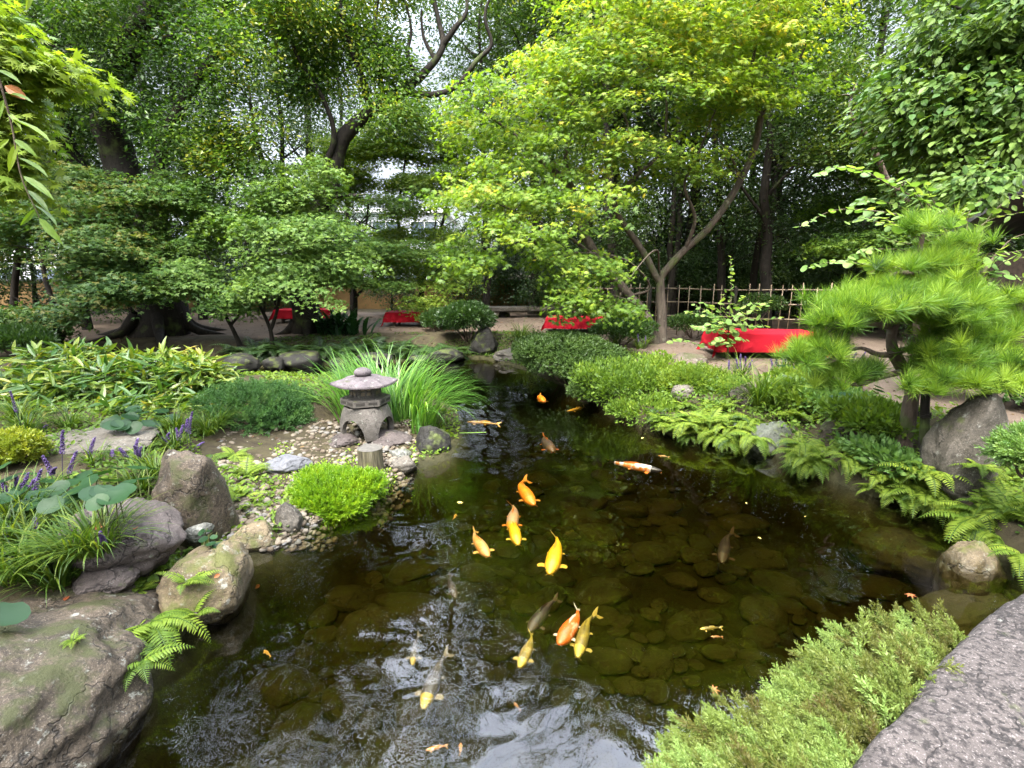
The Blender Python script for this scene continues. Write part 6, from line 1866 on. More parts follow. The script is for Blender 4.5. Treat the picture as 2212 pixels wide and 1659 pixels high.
bamboo_grass()

# ------------------------------------------------------------------ lily turf with violet flower spikes
LT = "lily turf clumps"
def lily_turf(u, v, label, n=85, L_=.34, spikes=(), s=1.0, spread=.07, surf=True, flower=True):
    c = S(u, v)[0] if surf else G(u, v)
    t = empty("lily_turf", c, label, "plant", LT)
    r = np.random.default_rng(int(u * 7 + v))
    a = r.uniform(0, 6.28, n)
    q = np.sqrt(r.random(n))
    b_ = c + np.column_stack([np.cos(a) * q * spread * s, np.sin(a) * q * spread * s, np.zeros(n)])
    mb = MB()
    blades(mb, b_, a + r.normal(size=n) * .5, L_ * s * r.uniform(.6, 1.2, n), r.uniform(.7, 1.45, n), r.uniform(.9, 2.1, n), r.uniform(.006, .010, n) * s, 6, np.clip(r.normal(.5, .2, n), 0, 1))
    mb.build("blades", M["blade"], t)
    V, F = ico(1)
    for (su, sv, h) in spikes:
        tip = T(su, sv, c[1] + r.normal() * .04)
        b0 = c + r.normal(size=3) * np.array([.03, .03, 0]) + np.array([(tip[0] - c[0]) * .7, 0, 0])
        pts = curve([b0, b0 * .45 + tip * .55 + r.normal(size=3) * .015, tip], 10)
        mb = MB()
        tube(mb, pts, np.linspace(.003, .0015, 10), 5, tint=.2)
        k = 46
        ss = np.linspace(.42 if np.linalg.norm(tip - b0) < .4 else .55, 1, k)
        cpos = np.array([pts[min(int(x * 9), 8)] * (1 - (x * 9 - min(int(x * 9), 8))) + pts[min(int(x * 9), 8) + 1] * (x * 9 - min(int(x * 9), 8)) for x in ss])
        az = np.arange(k) * 2.4
        rad_ = .013 * (1.1 - .7 * (ss - .4) / .6)
        cpos = cpos + np.column_stack([np.cos(az) * rad_, np.sin(az) * rad_, 0 * az])
        scatter(mb, V, F, cpos, r.normal(size=(k, 3)), r.normal(size=(k, 3)), r.uniform(.005, .008, k), np.clip(r.normal(.55, .22, k), 0, 1))
        mb.build("flower_spike", M["violet"], t)
lily_turf(30, 1105, "lily turf at the left edge with tall dusky violet spikes over round leaves", 90, .25, ((25, 1060, 1), (60, 1022, 1), (75, 1035, 1), (10, 1075, 1), (45, 1045, 1), (35, 1030, 1), (88, 1015, 1), (18, 1100, 1), (52, 1080, 1), (5, 1040, 1)))
lily_turf(95, 1060, "lily turf with grey-violet spikes among the leopard plant leaves", 50, .2, ((92, 985, 1), (135, 930, 1), (120, 1010, 1), (165, 975, 1)))
lily_turf(300, 1005, "lily turf holding the brightest purple spike above round leaves", 70, .22, ((297, 948, 1), (290, 962, 1), (304, 965, 1), (258, 968, 1), (243, 972, 1)))
lily_turf(375, 970, "lily turf behind the blocky boulder with a cluster of pale violet spikes", 100, .30, ((405, 905, 1), (380, 925, 1), (365, 935, 1), (395, 918, 1), (415, 890, 1), (350, 945, 1), (440, 955, 1)))
lily_turf(300, 1060, "flowerless lily turf draping over the smooth purple boulder", 110, .27, (), 1.1)
lily_turf(340, 1030, "flowerless lily turf in front of the blocky boulder", 90, .3, ())
lily_turf(130, 1135, "yellow-green lily turf tuft left of the smooth purple boulder", 110, .26, ())
lily_turf(60, 1180, "lily turf at the left edge with a low leaning spike", 120, .36, ((55, 1165, 1), (75, 1120, 1)))
lily_turf(165, 1205, "lily turf above the huge boulder with two small spikes", 150, .38, ((130, 1195, 1), (215, 1150, 1)))
lily_turf(215, 1195, "bright arching lily turf spilling across the low purple rock", 150, .40, ())
lily_turf(80, 1235, "dark lily turf behind the ridge of the huge boulder", 130, .38, ((20, 1200, 1),))
lily_turf(10, 1180, "lily turf half cut by the left edge above the large round leaf", 110, .36, ((12, 1140, 1), (5, 1160, 1)))
for (u_, v_, lab_) in ((28, 1255, "lily turf behind the large round leaf at the left edge"), (120, 1265, "low lily turf running along the top of the huge boulder"), (70, 1125, "lily turf below the grey-violet spikes at the left edge"), (20, 1130, "lily turf under the leopard plant at the left edge"),
                       (40, 910, "dark tuft beneath the left end of the bamboo grass"), (450, 940, "tuft behind the top of the blocky boulder"), (380, 935, "lily turf behind the pale violet spikes"), (470, 925, "small tuft below the dark spreading juniper")):
    lily_turf(u_, v_, lab_, 130, .36, ())
lily_turf(200, 1000, "dark lily turf along the front of the flat pale slab", 50, .22, ((205, 945, 1),))
lily_turf(60, 935, "dark lily turf between the bamboo grass and the flat slab", 110, .4, ((22, 845, 1), (100, 918, 1)))
lily_turf(150, 925, "dark grassy tuft below the bamboo grass behind the slab", 90, .36, ())
for (u, v, lab, sp_) in ((1600, 815, "lily turf with thin grey spikes before the large red bench", ((1590, 775, 1), (1610, 770, 1), (1575, 778, 1), (1625, 778, 1), (1600, 765, 1))), (1690, 805, "lily turf with faded spikes beside the pine's low branch", ((1680, 770, 1), (1700, 765, 1), (1715, 772, 1), (1665, 775, 1))),
                       (1790, 800, "faded lily turf under the pine's low branch", ((1780, 762, 1), (1800, 760, 1), (1815, 765, 1), (1850, 762, 1), (1870, 760, 1))), (1330, 745, "faded lily turf at the stem foot of the golden maple", ((1325, 712, 1), (1340, 708, 1), (1352, 716, 1))), (1385, 755, "lily turf right beside the golden maple's stems", ((1378, 722, 1), (1395, 726, 1)))):
    lily_turf(u, v, lab, 90, .42, sp_, 1.15, surf=False)
lily_turf(1640, 880, "drooping bright grass tuft hanging to the water above the grey-green angular rock", 200, .62, (), 1.1, .08)
lily_turf(1655, 872, "second drooping grass tuft, right of the first on the brown flat rock", 120, .55, (), 1.1, .08)
lily_turf(1125, 735, "dark spiky grass tuft behind the flat stepping stone", 160, .55, (), 1.2, .1, surf=False)

# ------------------------------------------------------------------ leopard plants: round glossy leaves on stalks
def leopard(label, leaves_, h=.19, size=(.10, .145)):
    r = np.random.default_rng(int(sum(a_[0] for a_ in leaves_)))
    pts = []
    for a_ in leaves_:
        b_ = S(a_[0], a_[1] + 30)[0] if len(a_) < 3 else None
        hh = h * r.uniform(.7, 1.25)
        z = (b_[2] if b_ is not None else .35) + hh
        pts.append(P(a_[0], a_[1], z))
    pts = np.array(pts)
    c = pts.mean(0); c[2] = pts[:, 2].min() - h
    t = empty("leopard_plant", c, label, "plant")
    n = len(pts)
    out_ = nz(np.column_stack([(pts - c)[:, :2], np.zeros(n)]) + r.normal(size=(n, 3)) * .1)
    nm = nz(np.array([.05, -.18, 1.0]) + .35 * out_ + r.normal(size=(n, 3)) * .18)
    d = nz(out_ + np.array([0, -.4, 0]) + r.normal(size=(n, 3)) * .3)
    d = nz(d - nm * np.sum(d * nm, 1)[:, None])
    sz = r.uniform(*size, n)
    mb = MB()
    scatter(mb, ROUND[0] * np.array([1.1, 1, 1]), ROUND[1], pts - d * sz[:, None] * .45, d, nm, sz, np.clip(r.normal(.45, .2, n), 0, 1))
    mb.build("leaves", M["lacquer_leaf"], t, smooth=True)
    mb = MB()
    for p_, dd in zip(pts, d):
        q_ = np.array([p_[0] * .7 + c[0] * .3, p_[1] * .7 + c[1] * .3, c[2] - .05])
        tube(mb, curve([q_, (q_ + p_) / 2 + np.array([0, 0, .03]), p_ - dd * .04], 5), np.linspace(.005, .003, 5), 5)
        if n <= 60:
            mb.build("stalk", M["stem"], t, smooth=True)
            mb = MB()
    if n > 60:
        mb.build("stalk", M["stem"], t, smooth=True)
r0 = np.random.default_rng(77)
leopard("leopard plant with broad round leaves beneath the brightest purple spike", [(172, 1058), (222, 1062), (195, 1040), (262, 1060), (235, 1038), (210, 1085), (155, 1075), (275, 1045), (300, 1012), (252, 1012), (330, 1012), (180, 1030), (150, 1045), (205, 1068), (245, 1075), (310, 1035), (215, 1025)])
leopard("leopard plant with large leaves at the left edge below the azalea", [(20, 1035), (60, 1025), (100, 1040), (40, 1060), (85, 1070), (125, 1055), (15, 1075), (60, 1090), (110, 1090), (140, 1030), (5, 1010)])
leopard("leopard plant with small leaves at the foot of the bamboo grass", [(u_, v_) for u_, v_ in zip(r0.uniform(235, 375, 34), r0.uniform(880, 925, 34))], .09, (.11, .16))
leopard("leopard plant with one large leaf lying by the ridge of the huge boulder", [(18, 1326), (8, 1195)], .09, (.13, .17))
leopard("light green leopard plant in the planting before the pine's low branch", [(u_, v_) for u_, v_ in zip(r0.uniform(1690, 1800, 40), r0.uniform(790, 840, 40))], .15, (.13, .2))
leopard("light green leopard plant under the pine near the brown rounded rock", [(u_, v_) for u_, v_ in zip(r0.uniform(1740, 1900, 40), r0.uniform(835, 885, 40))], .12, (.11, .17))
leopard("heart-leaved plant between the pine trunk and the brown rounded rock", [(u_, v_) for u_, v_ in zip(r0.uniform(1870, 1960, 30), r0.uniform(880, 960, 30))], .10, (.09, .14))
leopard("small round-leaved plant between the blocky boulder and the mossy rock", [(448, 1148), (462, 1160), (440, 1165), (455, 1175), (470, 1178), (436, 1150)], .05, (.04, .07))

# ------------------------------------------------------------------ redbud: round leaves set in two rows along arching twigs
def redbud(label, base, arcs, lw=.105, mat="round_leaf", step=.054, bark="bark_brown"):
    t = empty("redbud", base, label, "shrub")
    lb, wb = MB(), MB()
    r = np.random.default_rng(int(abs(base[0]) * 100))
    for pts, r0_, r1_ in arcs:
        q = np.array([T(*p_) if len(p_) == 3 else np.array(p_[:3]) for p_ in pts])
        L_ = np.sum(np.linalg.norm(np.diff(q, axis=0), axis=1))
        n = max(8, int(L_ / step))
        c = curve(q, n)
        tube(wb, c, np.linspace(r0_, r1_, n), 6)
        if r1_ > .02: continue
        tan = nz(np.gradient(c, axis=0))
        k = np.arange(max(1, n // 7), n)
        sg = np.where(k % 2 == 0, 1, -1)[:, None]
        sd = nz(np.cross(tan[k], np.array([0, 0, 1.0])))
        d = nz(sg * sd + .55 * tan[k] + np.array([0, 0, -.18]) + r.normal(size=(len(k), 3)) * .2)
        nm = np.array([0, -.75, 1.0]) + r.normal(size=(len(k), 3)) * .42
        scatter(lb, ROUND[0], ROUND[1], c[k], d, nm, lw * r.uniform(.7, 1.15, len(k)) * (1.05 - .45 * (k / n)), np.clip(r.normal(.6, .18, len(k)), 0, 1))
    wb.build("branch", M[bark], t, smooth=True)
    lb.build("leaves", M[mat], t, smooth=True)
Yb = 5.0
redbud("redbud with round pale leaves on arching twigs behind the pine", T(2110, 760, Yb), [
    ([(2105, 800, Yb), (2112, 660, Yb), (2125, 590, Yb), (2160, 540, Yb)], .022, .012), ([(2112, 660, Yb), (2090, 570, Yb), (2050, 510, Yb)], .018, .010),
    ([(2120, 620, Yb), (2080, 520, Yb), (2010, 445, Yb), (1930, 405, Yb), (1870, 372, Yb - .1), (1810, 360, Yb - .1), (1762, 378, Yb - .2)], .010, .002),
    ([(2100, 600, Yb), (2040, 510, Yb - .1), (1960, 470, Yb - .1), (1880, 455, Yb - .2), (1800, 455, Yb - .2), (1728, 490, Yb - .3)], .010, .002), ([(2080, 560, Yb), (2000, 500, Yb), (1930, 490, Yb), (1870, 470, Yb)], .008, .002), ([(2090, 590, Yb), (2010, 540, Yb - .1), (1930, 520, Yb - .1), (1890, 500, Yb - .1)], .008, .002),
    ([(2110, 640, Yb), (2010, 590, Yb - .2), (1900, 575, Yb - .2), (1810, 565, Yb - .3), (1745, 578, Yb - .3)], .008, .002), ([(2060, 540, Yb), (2000, 460, Yb), (1975, 420, Yb), (1940, 440, Yb)], .007, .002), ([(2070, 540, Yb), (2010, 470, Yb + .1), (1950, 450, Yb + .1)], .007, .002),
    ([(2050, 610, Yb - .1), (1980, 570, Yb - .2), (1930, 560, Yb - .2), (1880, 590, Yb - .2)], .007, .002), ([(2140, 570, Yb), (2180, 520, Yb), (2230, 500, Yb)], .009, .002), ([(2120, 600, Yb), (2160, 590, Yb - .2), (2200, 600, Yb - .3), (2240, 590, Yb - .3)], .008, .002), ([(2120, 620, Yb), (2150, 640, Yb - .3), (2190, 660, Yb - .4)], .008, .002),
    ([(2100, 570, Yb), (2110, 500, Yb), (2150, 470, Yb), (2200, 460, Yb)], .008, .002), ([(2080, 540, Yb), (2070, 480, Yb), (2100, 440, Yb)], .007, .002), ([(2120, 640, Yb), (2150, 560, Yb - .2), (2210, 540, Yb - .3)], .007, .002),
    ([(2060, 520, Yb), (1990, 430, Yb), (1960, 395, Yb), (1900, 385, Yb)], .007, .002), ([(2060, 530, Yb), (1960, 455, Yb + .1), (1880, 430, Yb + .1), (1850, 440, Yb)], .007, .002), ([(2050, 540, Yb), (1960, 500, Yb - .2), (1900, 470, Yb - .2), (1830, 480, Yb - .2)], .007, .002), ([(2050, 560, Yb), (1950, 540, Yb - .2), (1880, 540, Yb - .2), (1840, 555, Yb - .2)], .007, .002),
    ([(2110, 560, Yb), (2130, 480, Yb), (2180, 430, Yb), (2230, 420, Yb)], .007, .002), ([(2100, 560, Yb), (2090, 470, Yb + .1), (2130, 420, Yb + .1)], .007, .002), ([(2130, 600, Yb), (2180, 560, Yb - .2), (2240, 560, Yb - .2)], .007, .002), ([(2120, 610, Yb - .1), (2170, 620, Yb - .3), (2225, 640, Yb - .3)], .007, .002), ([(2090, 520, Yb), (2020, 440, Yb), (2000, 400, Yb)], .007, .002)])
gs = G(1572, 775); Ys = gs[1]
redbud("slender sapling with round leaves standing before the large red bench", gs, [
    ([(1572, 778, Ys), (1574, 700, Ys), (1580, 630, Ys), (1578, 555, Ys)], .012, .003), ([(1573, 720, Ys), (1545, 690, Ys - .1), (1510, 680, Ys - .2), (1482, 672, Ys - .2)], .007, .002), ([(1573, 715, Ys), (1610, 690, Ys - .1), (1650, 690, Ys - .2), (1690, 685, Ys - .2)], .007, .002), ([(1574, 710, Ys), (1550, 670, Ys), (1520, 655, Ys)], .006, .002), ([(1575, 700, Ys), (1600, 665, Ys), (1630, 655, Ys), (1655, 660, Ys)], .006, .002),
    ([(1573, 725, Ys), (1600, 700, Ys - .3), (1625, 705, Ys - .4)], .006, .002), ([(1573, 725, Ys), (1550, 705, Ys - .3), (1530, 700, Ys - .4)], .006, .002), ([(1576, 690, Ys), (1560, 660, Ys), (1565, 630, Ys)], .005, .002), ([(1576, 690, Ys), (1595, 655, Ys), (1605, 640, Ys)], .005, .002),
    ([(1573, 740, Ys), (1520, 745, Ys - .2), (1470, 735, Ys - .3), (1445, 740, Ys - .3)], .006, .002), ([(1573, 745, Ys), (1590, 730, Ys - .3), (1612, 735, Ys - .4)], .006, .002), ([(1573, 715, Ys), (1540, 680, Ys + .2), (1500, 660, Ys + .2)], .005, .002), ([(1573, 715, Ys), (1620, 672, Ys + .2), (1665, 650, Ys + .2)], .005, .002), ([(1573, 720, Ys), (1620, 705, Ys - .4), (1660, 705, Ys - .5)], .005, .002), ([(1573, 720, Ys), (1530, 712, Ys - .4), (1495, 705, Ys - .5)], .005, .002), ([(1575, 705, Ys), (1595, 680, Ys - .3), (1640, 668, Ys - .3)], .005, .002), ([(1575, 705, Ys), (1545, 690, Ys - .3), (1530, 672, Ys - .3)], .005, .002), ([(1573, 750, Ys), (1560, 735, Ys - .3), (1540, 738, Ys - .4)], .006, .002)], lw=.135, step=.06)

# ------------------------------------------------------------------ trained pine
def pine():
    b_ = G(1949, 1003, .2)
    Y = b_[1] + .05
    t = Tree("pine_tree", b_, "low trained pine with flat pads of long bright needles leaning over the bank", "tree")
    t.bark = "bark_brown"
    t.limb([(1947, 1020, Y), (1953, 950, Y), (1970, 850, Y), (1960, 815, Y - .02), (1932, 765, Y - .05), (1925, 735, Y - .05), (1930, 705, Y - .05), (1950, 670, Y), (1975, 620, Y), (1985, 560, Y), (1995, 500, Y)], .078, .02, 10, n=44, wob=.004, flare=.2)
    for pts in ([(1930, 765, Y - .05), (1895, 765, Y - .2), (1860, 752, Y - .3), (1830, 758, Y - .4)], [(1928, 705, Y), (1895, 702, Y - .2), (1865, 695, Y - .3), (1830, 685, Y - .4), (1790, 690, Y - .4)], [(1832, 757, Y - .4), (1815, 770, Y - .4), (1780, 785, Y - .45), (1750, 790, Y - .45)],
                [(1935, 760, Y), (1985, 745, Y - .1), (2030, 735, Y - .2), (2090, 745, Y - .3), (2140, 760, Y - .3)], [(1955, 800, Y), (1900, 815, Y - .3), (1850, 830, Y - .4), (1800, 815, Y - .5)], [(1965, 830, Y), (2020, 830, Y - .3), (2080, 825, Y - .5), (2140, 830, Y - .6)], [(1975, 640, Y), (2040, 620, Y), (2100, 640, Y), (2170, 660, Y)], [(1955, 665, Y), (1900, 640, Y - .1), (1860, 640, Y - .2)], [(1985, 580, Y), (2040, 565, Y), (2070, 560, Y)], [(1985, 590, Y), (1940, 590, Y - .1), (1915, 600, Y - .1)],
                [(2090, 745, Y - .3), (2150, 720, Y - .1), (2200, 700, Y)]):
        t.limb(pts, .032, .010, 7, n=14, wob=.03)
    C = []
    for (u, v, y, ru, rv, ry, n) in ((1995, 492, Y, 50, 24, .16, 18), (2050, 530, Y + .05, 50, 20, .16, 14), (1960, 570, Y - .1, 64, 22, .2, 26), (2040, 572, Y, 66, 24, .2, 28), (1930, 632, Y - .15, 90, 28, .3, 40), (2010, 625, Y - .1, 100, 28, .3, 44), (1850, 655, Y - .3, 70, 24, .3, 34), (1950, 655, Y - .4, 120, 20, .3, 50), (2060, 668, Y - .3, 90, 28, .3, 40),
                                    (1800, 690, Y - .45, 56, 26, .25, 28), (1880, 668, Y - .5, 80, 18, .2, 30), (2030, 690, Y - .35, 80, 22, .3, 34), (2150, 650, Y, 90, 34, .35, 46), (2160, 705, Y - .15, 84, 28, .3, 42), (2090, 720, Y - .25, 70, 26, .3, 32), (1775, 752, Y - .45, 62, 24, .25, 30), (1730, 775, Y - .5, 40, 16, .2, 14), (2050, 775, Y - .4, 70, 24, .25, 34),
                                    (2130, 765, Y - .35, 80, 26, .3, 40), (2060, 815, Y - .55, 60, 22, .2, 28), (2130, 825, Y - .6, 80, 26, .25, 38), (2200, 800, Y - .4, 60, 40, .3, 30), (1850, 800, Y - .3, 80, 16, .25, 26), (1810, 822, Y - .4, 60, 14, .2, 16), (2000, 800, Y - .3, 40, 20, .15, 14), (2015, 765, Y - .4, 44, 20, .2, 16), (1995, 838, Y - .5, 36, 14, .15, 10)):
        r = rng
        c = T(u, v, y)
        p_ = nz(r.normal(size=(n, 3))) * r.random((n, 1)) ** .4
        p_[:, 2] = np.abs(p_[:, 2]) * 1.25 - .45
        C.append(p_ * np.array([ru * y / FPX, ry, rv * y / FPX]) + c)
    C = np.vstack(C)
    t.twigs(C, .010)
    C = np.vstack([C, C[::3] + rng.normal(size=C[::3].shape) * np.array([.10, .10, .05])])
    n, k = len(C), 82
    up = nz(np.array([0, -.25, .9]) + rng.normal(size=(n, 3)) * .5)
    idx = np.repeat(np.arange(n), k)
    u_ = up[idx]
    x_ = nz(np.cross(u_, np.array([[.3, 1, .1]]))); y_ = np.cross(u_, x_)
    az = rng.uniform(0, 6.28, n * k); th = np.abs(rng.normal(.72, .34, n * k))
    d = np.cos(th)[:, None] * u_ + np.sin(th)[:, None] * (np.cos(az)[:, None] * x_ + np.sin(az)[:, None] * y_)
    L_ = rng.uniform(.11, .17, n * k)
    pos = C[idx] + u_ * (rng.random((n * k, 1)) * .05 - .03)
    NE = (np.array([[-.0125, 0, 0], [.0125, 0, 0], [.010, .55, -.02], [-.010, .55, -.02], [0, 1, -.07]]), [np.array([[0, 1, 2, 3]]), np.array([[3, 2, 4]])])
    tt = np.clip(.48 + (rng.normal(size=n) * .24 + .05)[idx] + rng.normal(size=n * k) * .12 + .10 * np.cos(th), 0, 1)
    mb = MB()
    scatter(mb, NE[0], NE[1], pos, d, rng.normal(size=(n * k, 3)), L_, tt)
    mb.build("needles", M["pine"], t.o)
    t.wood()
pine()
sb = P(1986, 1086, -.02)
t = empty("stake", sb, "blackened wooden stake standing in the water beside the pine trunk", "stake")
mb = MB()
top_ = T(2000, 852, sb[1] + .12)
tube(mb, curve([sb + np.array([-.02, 0, -.35]), sb, sb * .5 + top_ * .5 + np.array([.008, 0, 0]), top_], 12), np.linspace(.046, .036, 12), 12, cap=True, rough=.12)
mb.build("shaft", M["bark_dark"], t, smooth=True)
mb = MB()
for z_ in (.80, .815, .83):
    c = sb + (top_ - sb) * z_
    a = np.linspace(0, 2 * PI, 25)
    tube(mb, np.column_stack([c[0] + .046 * np.cos(a), c[1] + .046 * np.sin(a), np.full(25, c[2])]), .005, 5)
mb.build("rope_binding", M["fence_tie"], t, smooth=True)

# ------------------------------------------------------------------ ground cover on the banks
mb = MB()
r = np.random.default_rng(41)
n = 130000
x, y = r.uniform(-6, 7, n), r.uniform(1, 15, n)
d_ = shore_dist(x, y)
lan = np.hypot((x - LAN[0] + .45) / 1.15, (y - LAN[1] + .3) / 1.0)
keep = (d_ > .03) & (d_ < 1.5 + 2.2 * ((x < -1.2) & (y < 7.2)) + .5 * vnoise(np.column_stack([x, y, 0 * x]), 5)) & (lan > 1.0) & (vnoise(np.column_stack([x * 1.6, y * 1.6, 0 * x]), 9) > -.35)
x, y = x[keep], y[keep]
z = height(x, y)
n = len(x)
pos = np.column_stack([x, y, z + r.random(n) * (.05 + .10 * (x > .5))])
az = r.uniform(0, 6.28, n)
far = (y > 8.5)  # far bank leaves darkened in colour to stand for the shade there
scatter(mb, OVAL[0], OVAL[1], pos, np.column_stack([np.cos(az), np.sin(az), r.uniform(.1, .9, n)]), np.array([0, 0, 1.0]) + r.normal(size=(n, 3)) * .4, r.uniform(.03, .07, n), np.clip(.42 - .25 * far + .25 * vnoise(pos * 1.5, 6) + r.normal(size=n) * .15, 0, 1))
tag(mb.build("ground_cover", M["fern"]), "low small-leaved ground cover between the bank stones", "ground cover", kind="stuff")
# sparse seedlings among the pebbles
mb = MB()
n = 2600
q = np.column_stack([r.uniform(560, 900, n), r.uniform(960, 1100, n)])
msk = vnoise(np.column_stack([q / 28.0, 0 * q[:, :1]]), 15) > .12
pos = np.array([G(a_, b_, .13) for a_, b_ in q[msk]])
n = len(pos)
az = r.uniform(0, 6.28, n)
scatter(mb, OVAL[0], OVAL[1], pos + np.array([0, 0, .02]), np.column_stack([np.cos(az), np.sin(az), r.uniform(.2, 1.2, n)]), np.array([0, 0, 1.0]) + r.normal(size=(n, 3)) * .4, r.uniform(.015, .035, n), r.uniform(.4, .9, n))
tag(mb.build("seedlings", M["lime_moss"]), "small bright seedlings growing through the pebbles by the lime green mound", "seedlings", kind="stuff")

# ------------------------------------------------------------------ koi
def koi_mat(name, c1, c2, chead, cfin, scale=9, thr=.5):
    m, n, l, out = new_mat("koi_" + name)
    g = n.new("ShaderNodeTexCoord")
    a = n.new("ShaderNodeAttribute"); a.attribute_name = "tint"
    nn = noise(n, l, g.outputs["Object"], scale, 3, .5)
    body = mix(n, l, mapr(n, l, nn.outputs["Fac"], thr - .04, thr + .06), c1, c2)
    col = mix(n, l, mapr(n, l, a.outputs["Fac"], .2, .4), body, chead)
    col = mix(n, l, mapr(n, l, a.outputs["Fac"], .5, .6), col, cfin)
    col = mix(n, l, mapr(n, l, a.outputs["Fac"], .85, .9), col, (.01, .01, .01))
    vo = n.new("ShaderNodeTexVoronoi"); vo.inputs["Scale"].default_value = 110
    l.new(g.outputs["Object"], vo.inputs["Vector"])
    col = mix(n, l, mapr(n, l, vo.outputs["Distance"], .2, .7, 0, .25), col, (.05, .03, .01))
    prin(n, l, out, col, .35, .5, bump(n, l, vo.outputs["Distance"], .15, .004))
    return m
KM = {"orange": koi_mat("orange", (0.490, 0.136, 0.005), (0.544, 0.184, 0.008), (0.544, 0.177, 0.014), (0.510, 0.204, 0.027)),
      "orange_grey": koi_mat("orange_grey", (0.204, 0.136, 0.082), (0.286, 0.163, 0.068), (0.490, 0.163, 0.014), (0.490, 0.150, 0.014)),
      "yellow": koi_mat("yellow", (0.490, 0.245, 0.004), (0.530, 0.292, 0.008), (0.544, 0.306, 0.020), (0.510, 0.326, 0.041)),
      "peach": koi_mat("peach", (0.449, 0.184, 0.041), (0.422, 0.231, 0.095), (0.544, 0.258, 0.082), (0.510, 0.286, 0.082)),
      "vermilion": koi_mat("vermilion", (0.544, 0.088, 0.008), (0.558, 0.340, 0.190), (0.544, 0.109, 0.014), (0.510, 0.449, 0.354), 14, .60),
      "olive_gold": koi_mat("olive_gold", (0.136, 0.102, 0.017), (0.218, 0.163, 0.020), (0.374, 0.286, 0.041), (0.306, 0.224, 0.041), 14),
      "dark": koi_mat("dark", (0.024, 0.019, 0.020), (0.041, 0.031, 0.027), (0.048, 0.034, 0.027), (0.054, 0.034, 0.020)),
      "smoke": koi_mat("smoke", (0.048, 0.044, 0.041), (0.075, 0.068, 0.054), (0.340, 0.258, 0.054), (0.204, 0.177, 0.122), 12),
      "calico": koi_mat("calico", (0.449, 0.136, 0.020), (0.422, 0.408, 0.374), (0.020, 0.020, 0.024), (0.510, 0.170, 0.027), 16, .5),
      "dark_orange": koi_mat("dark_orange", (0.034, 0.024, 0.020), (0.061, 0.034, 0.020), (0.068, 0.034, 0.014), (0.374, 0.095, 0.014)),
      "gold": koi_mat("gold", (0.286, 0.136, 0.010), (0.340, 0.177, 0.014), (0.340, 0.177, 0.014), (0.340, 0.177, 0.014)),
      "rust": koi_mat("rust", (0.272, 0.122, 0.034), (0.190, 0.136, 0.095), (0.340, 0.150, 0.034), (0.306, 0.136, 0.034))}
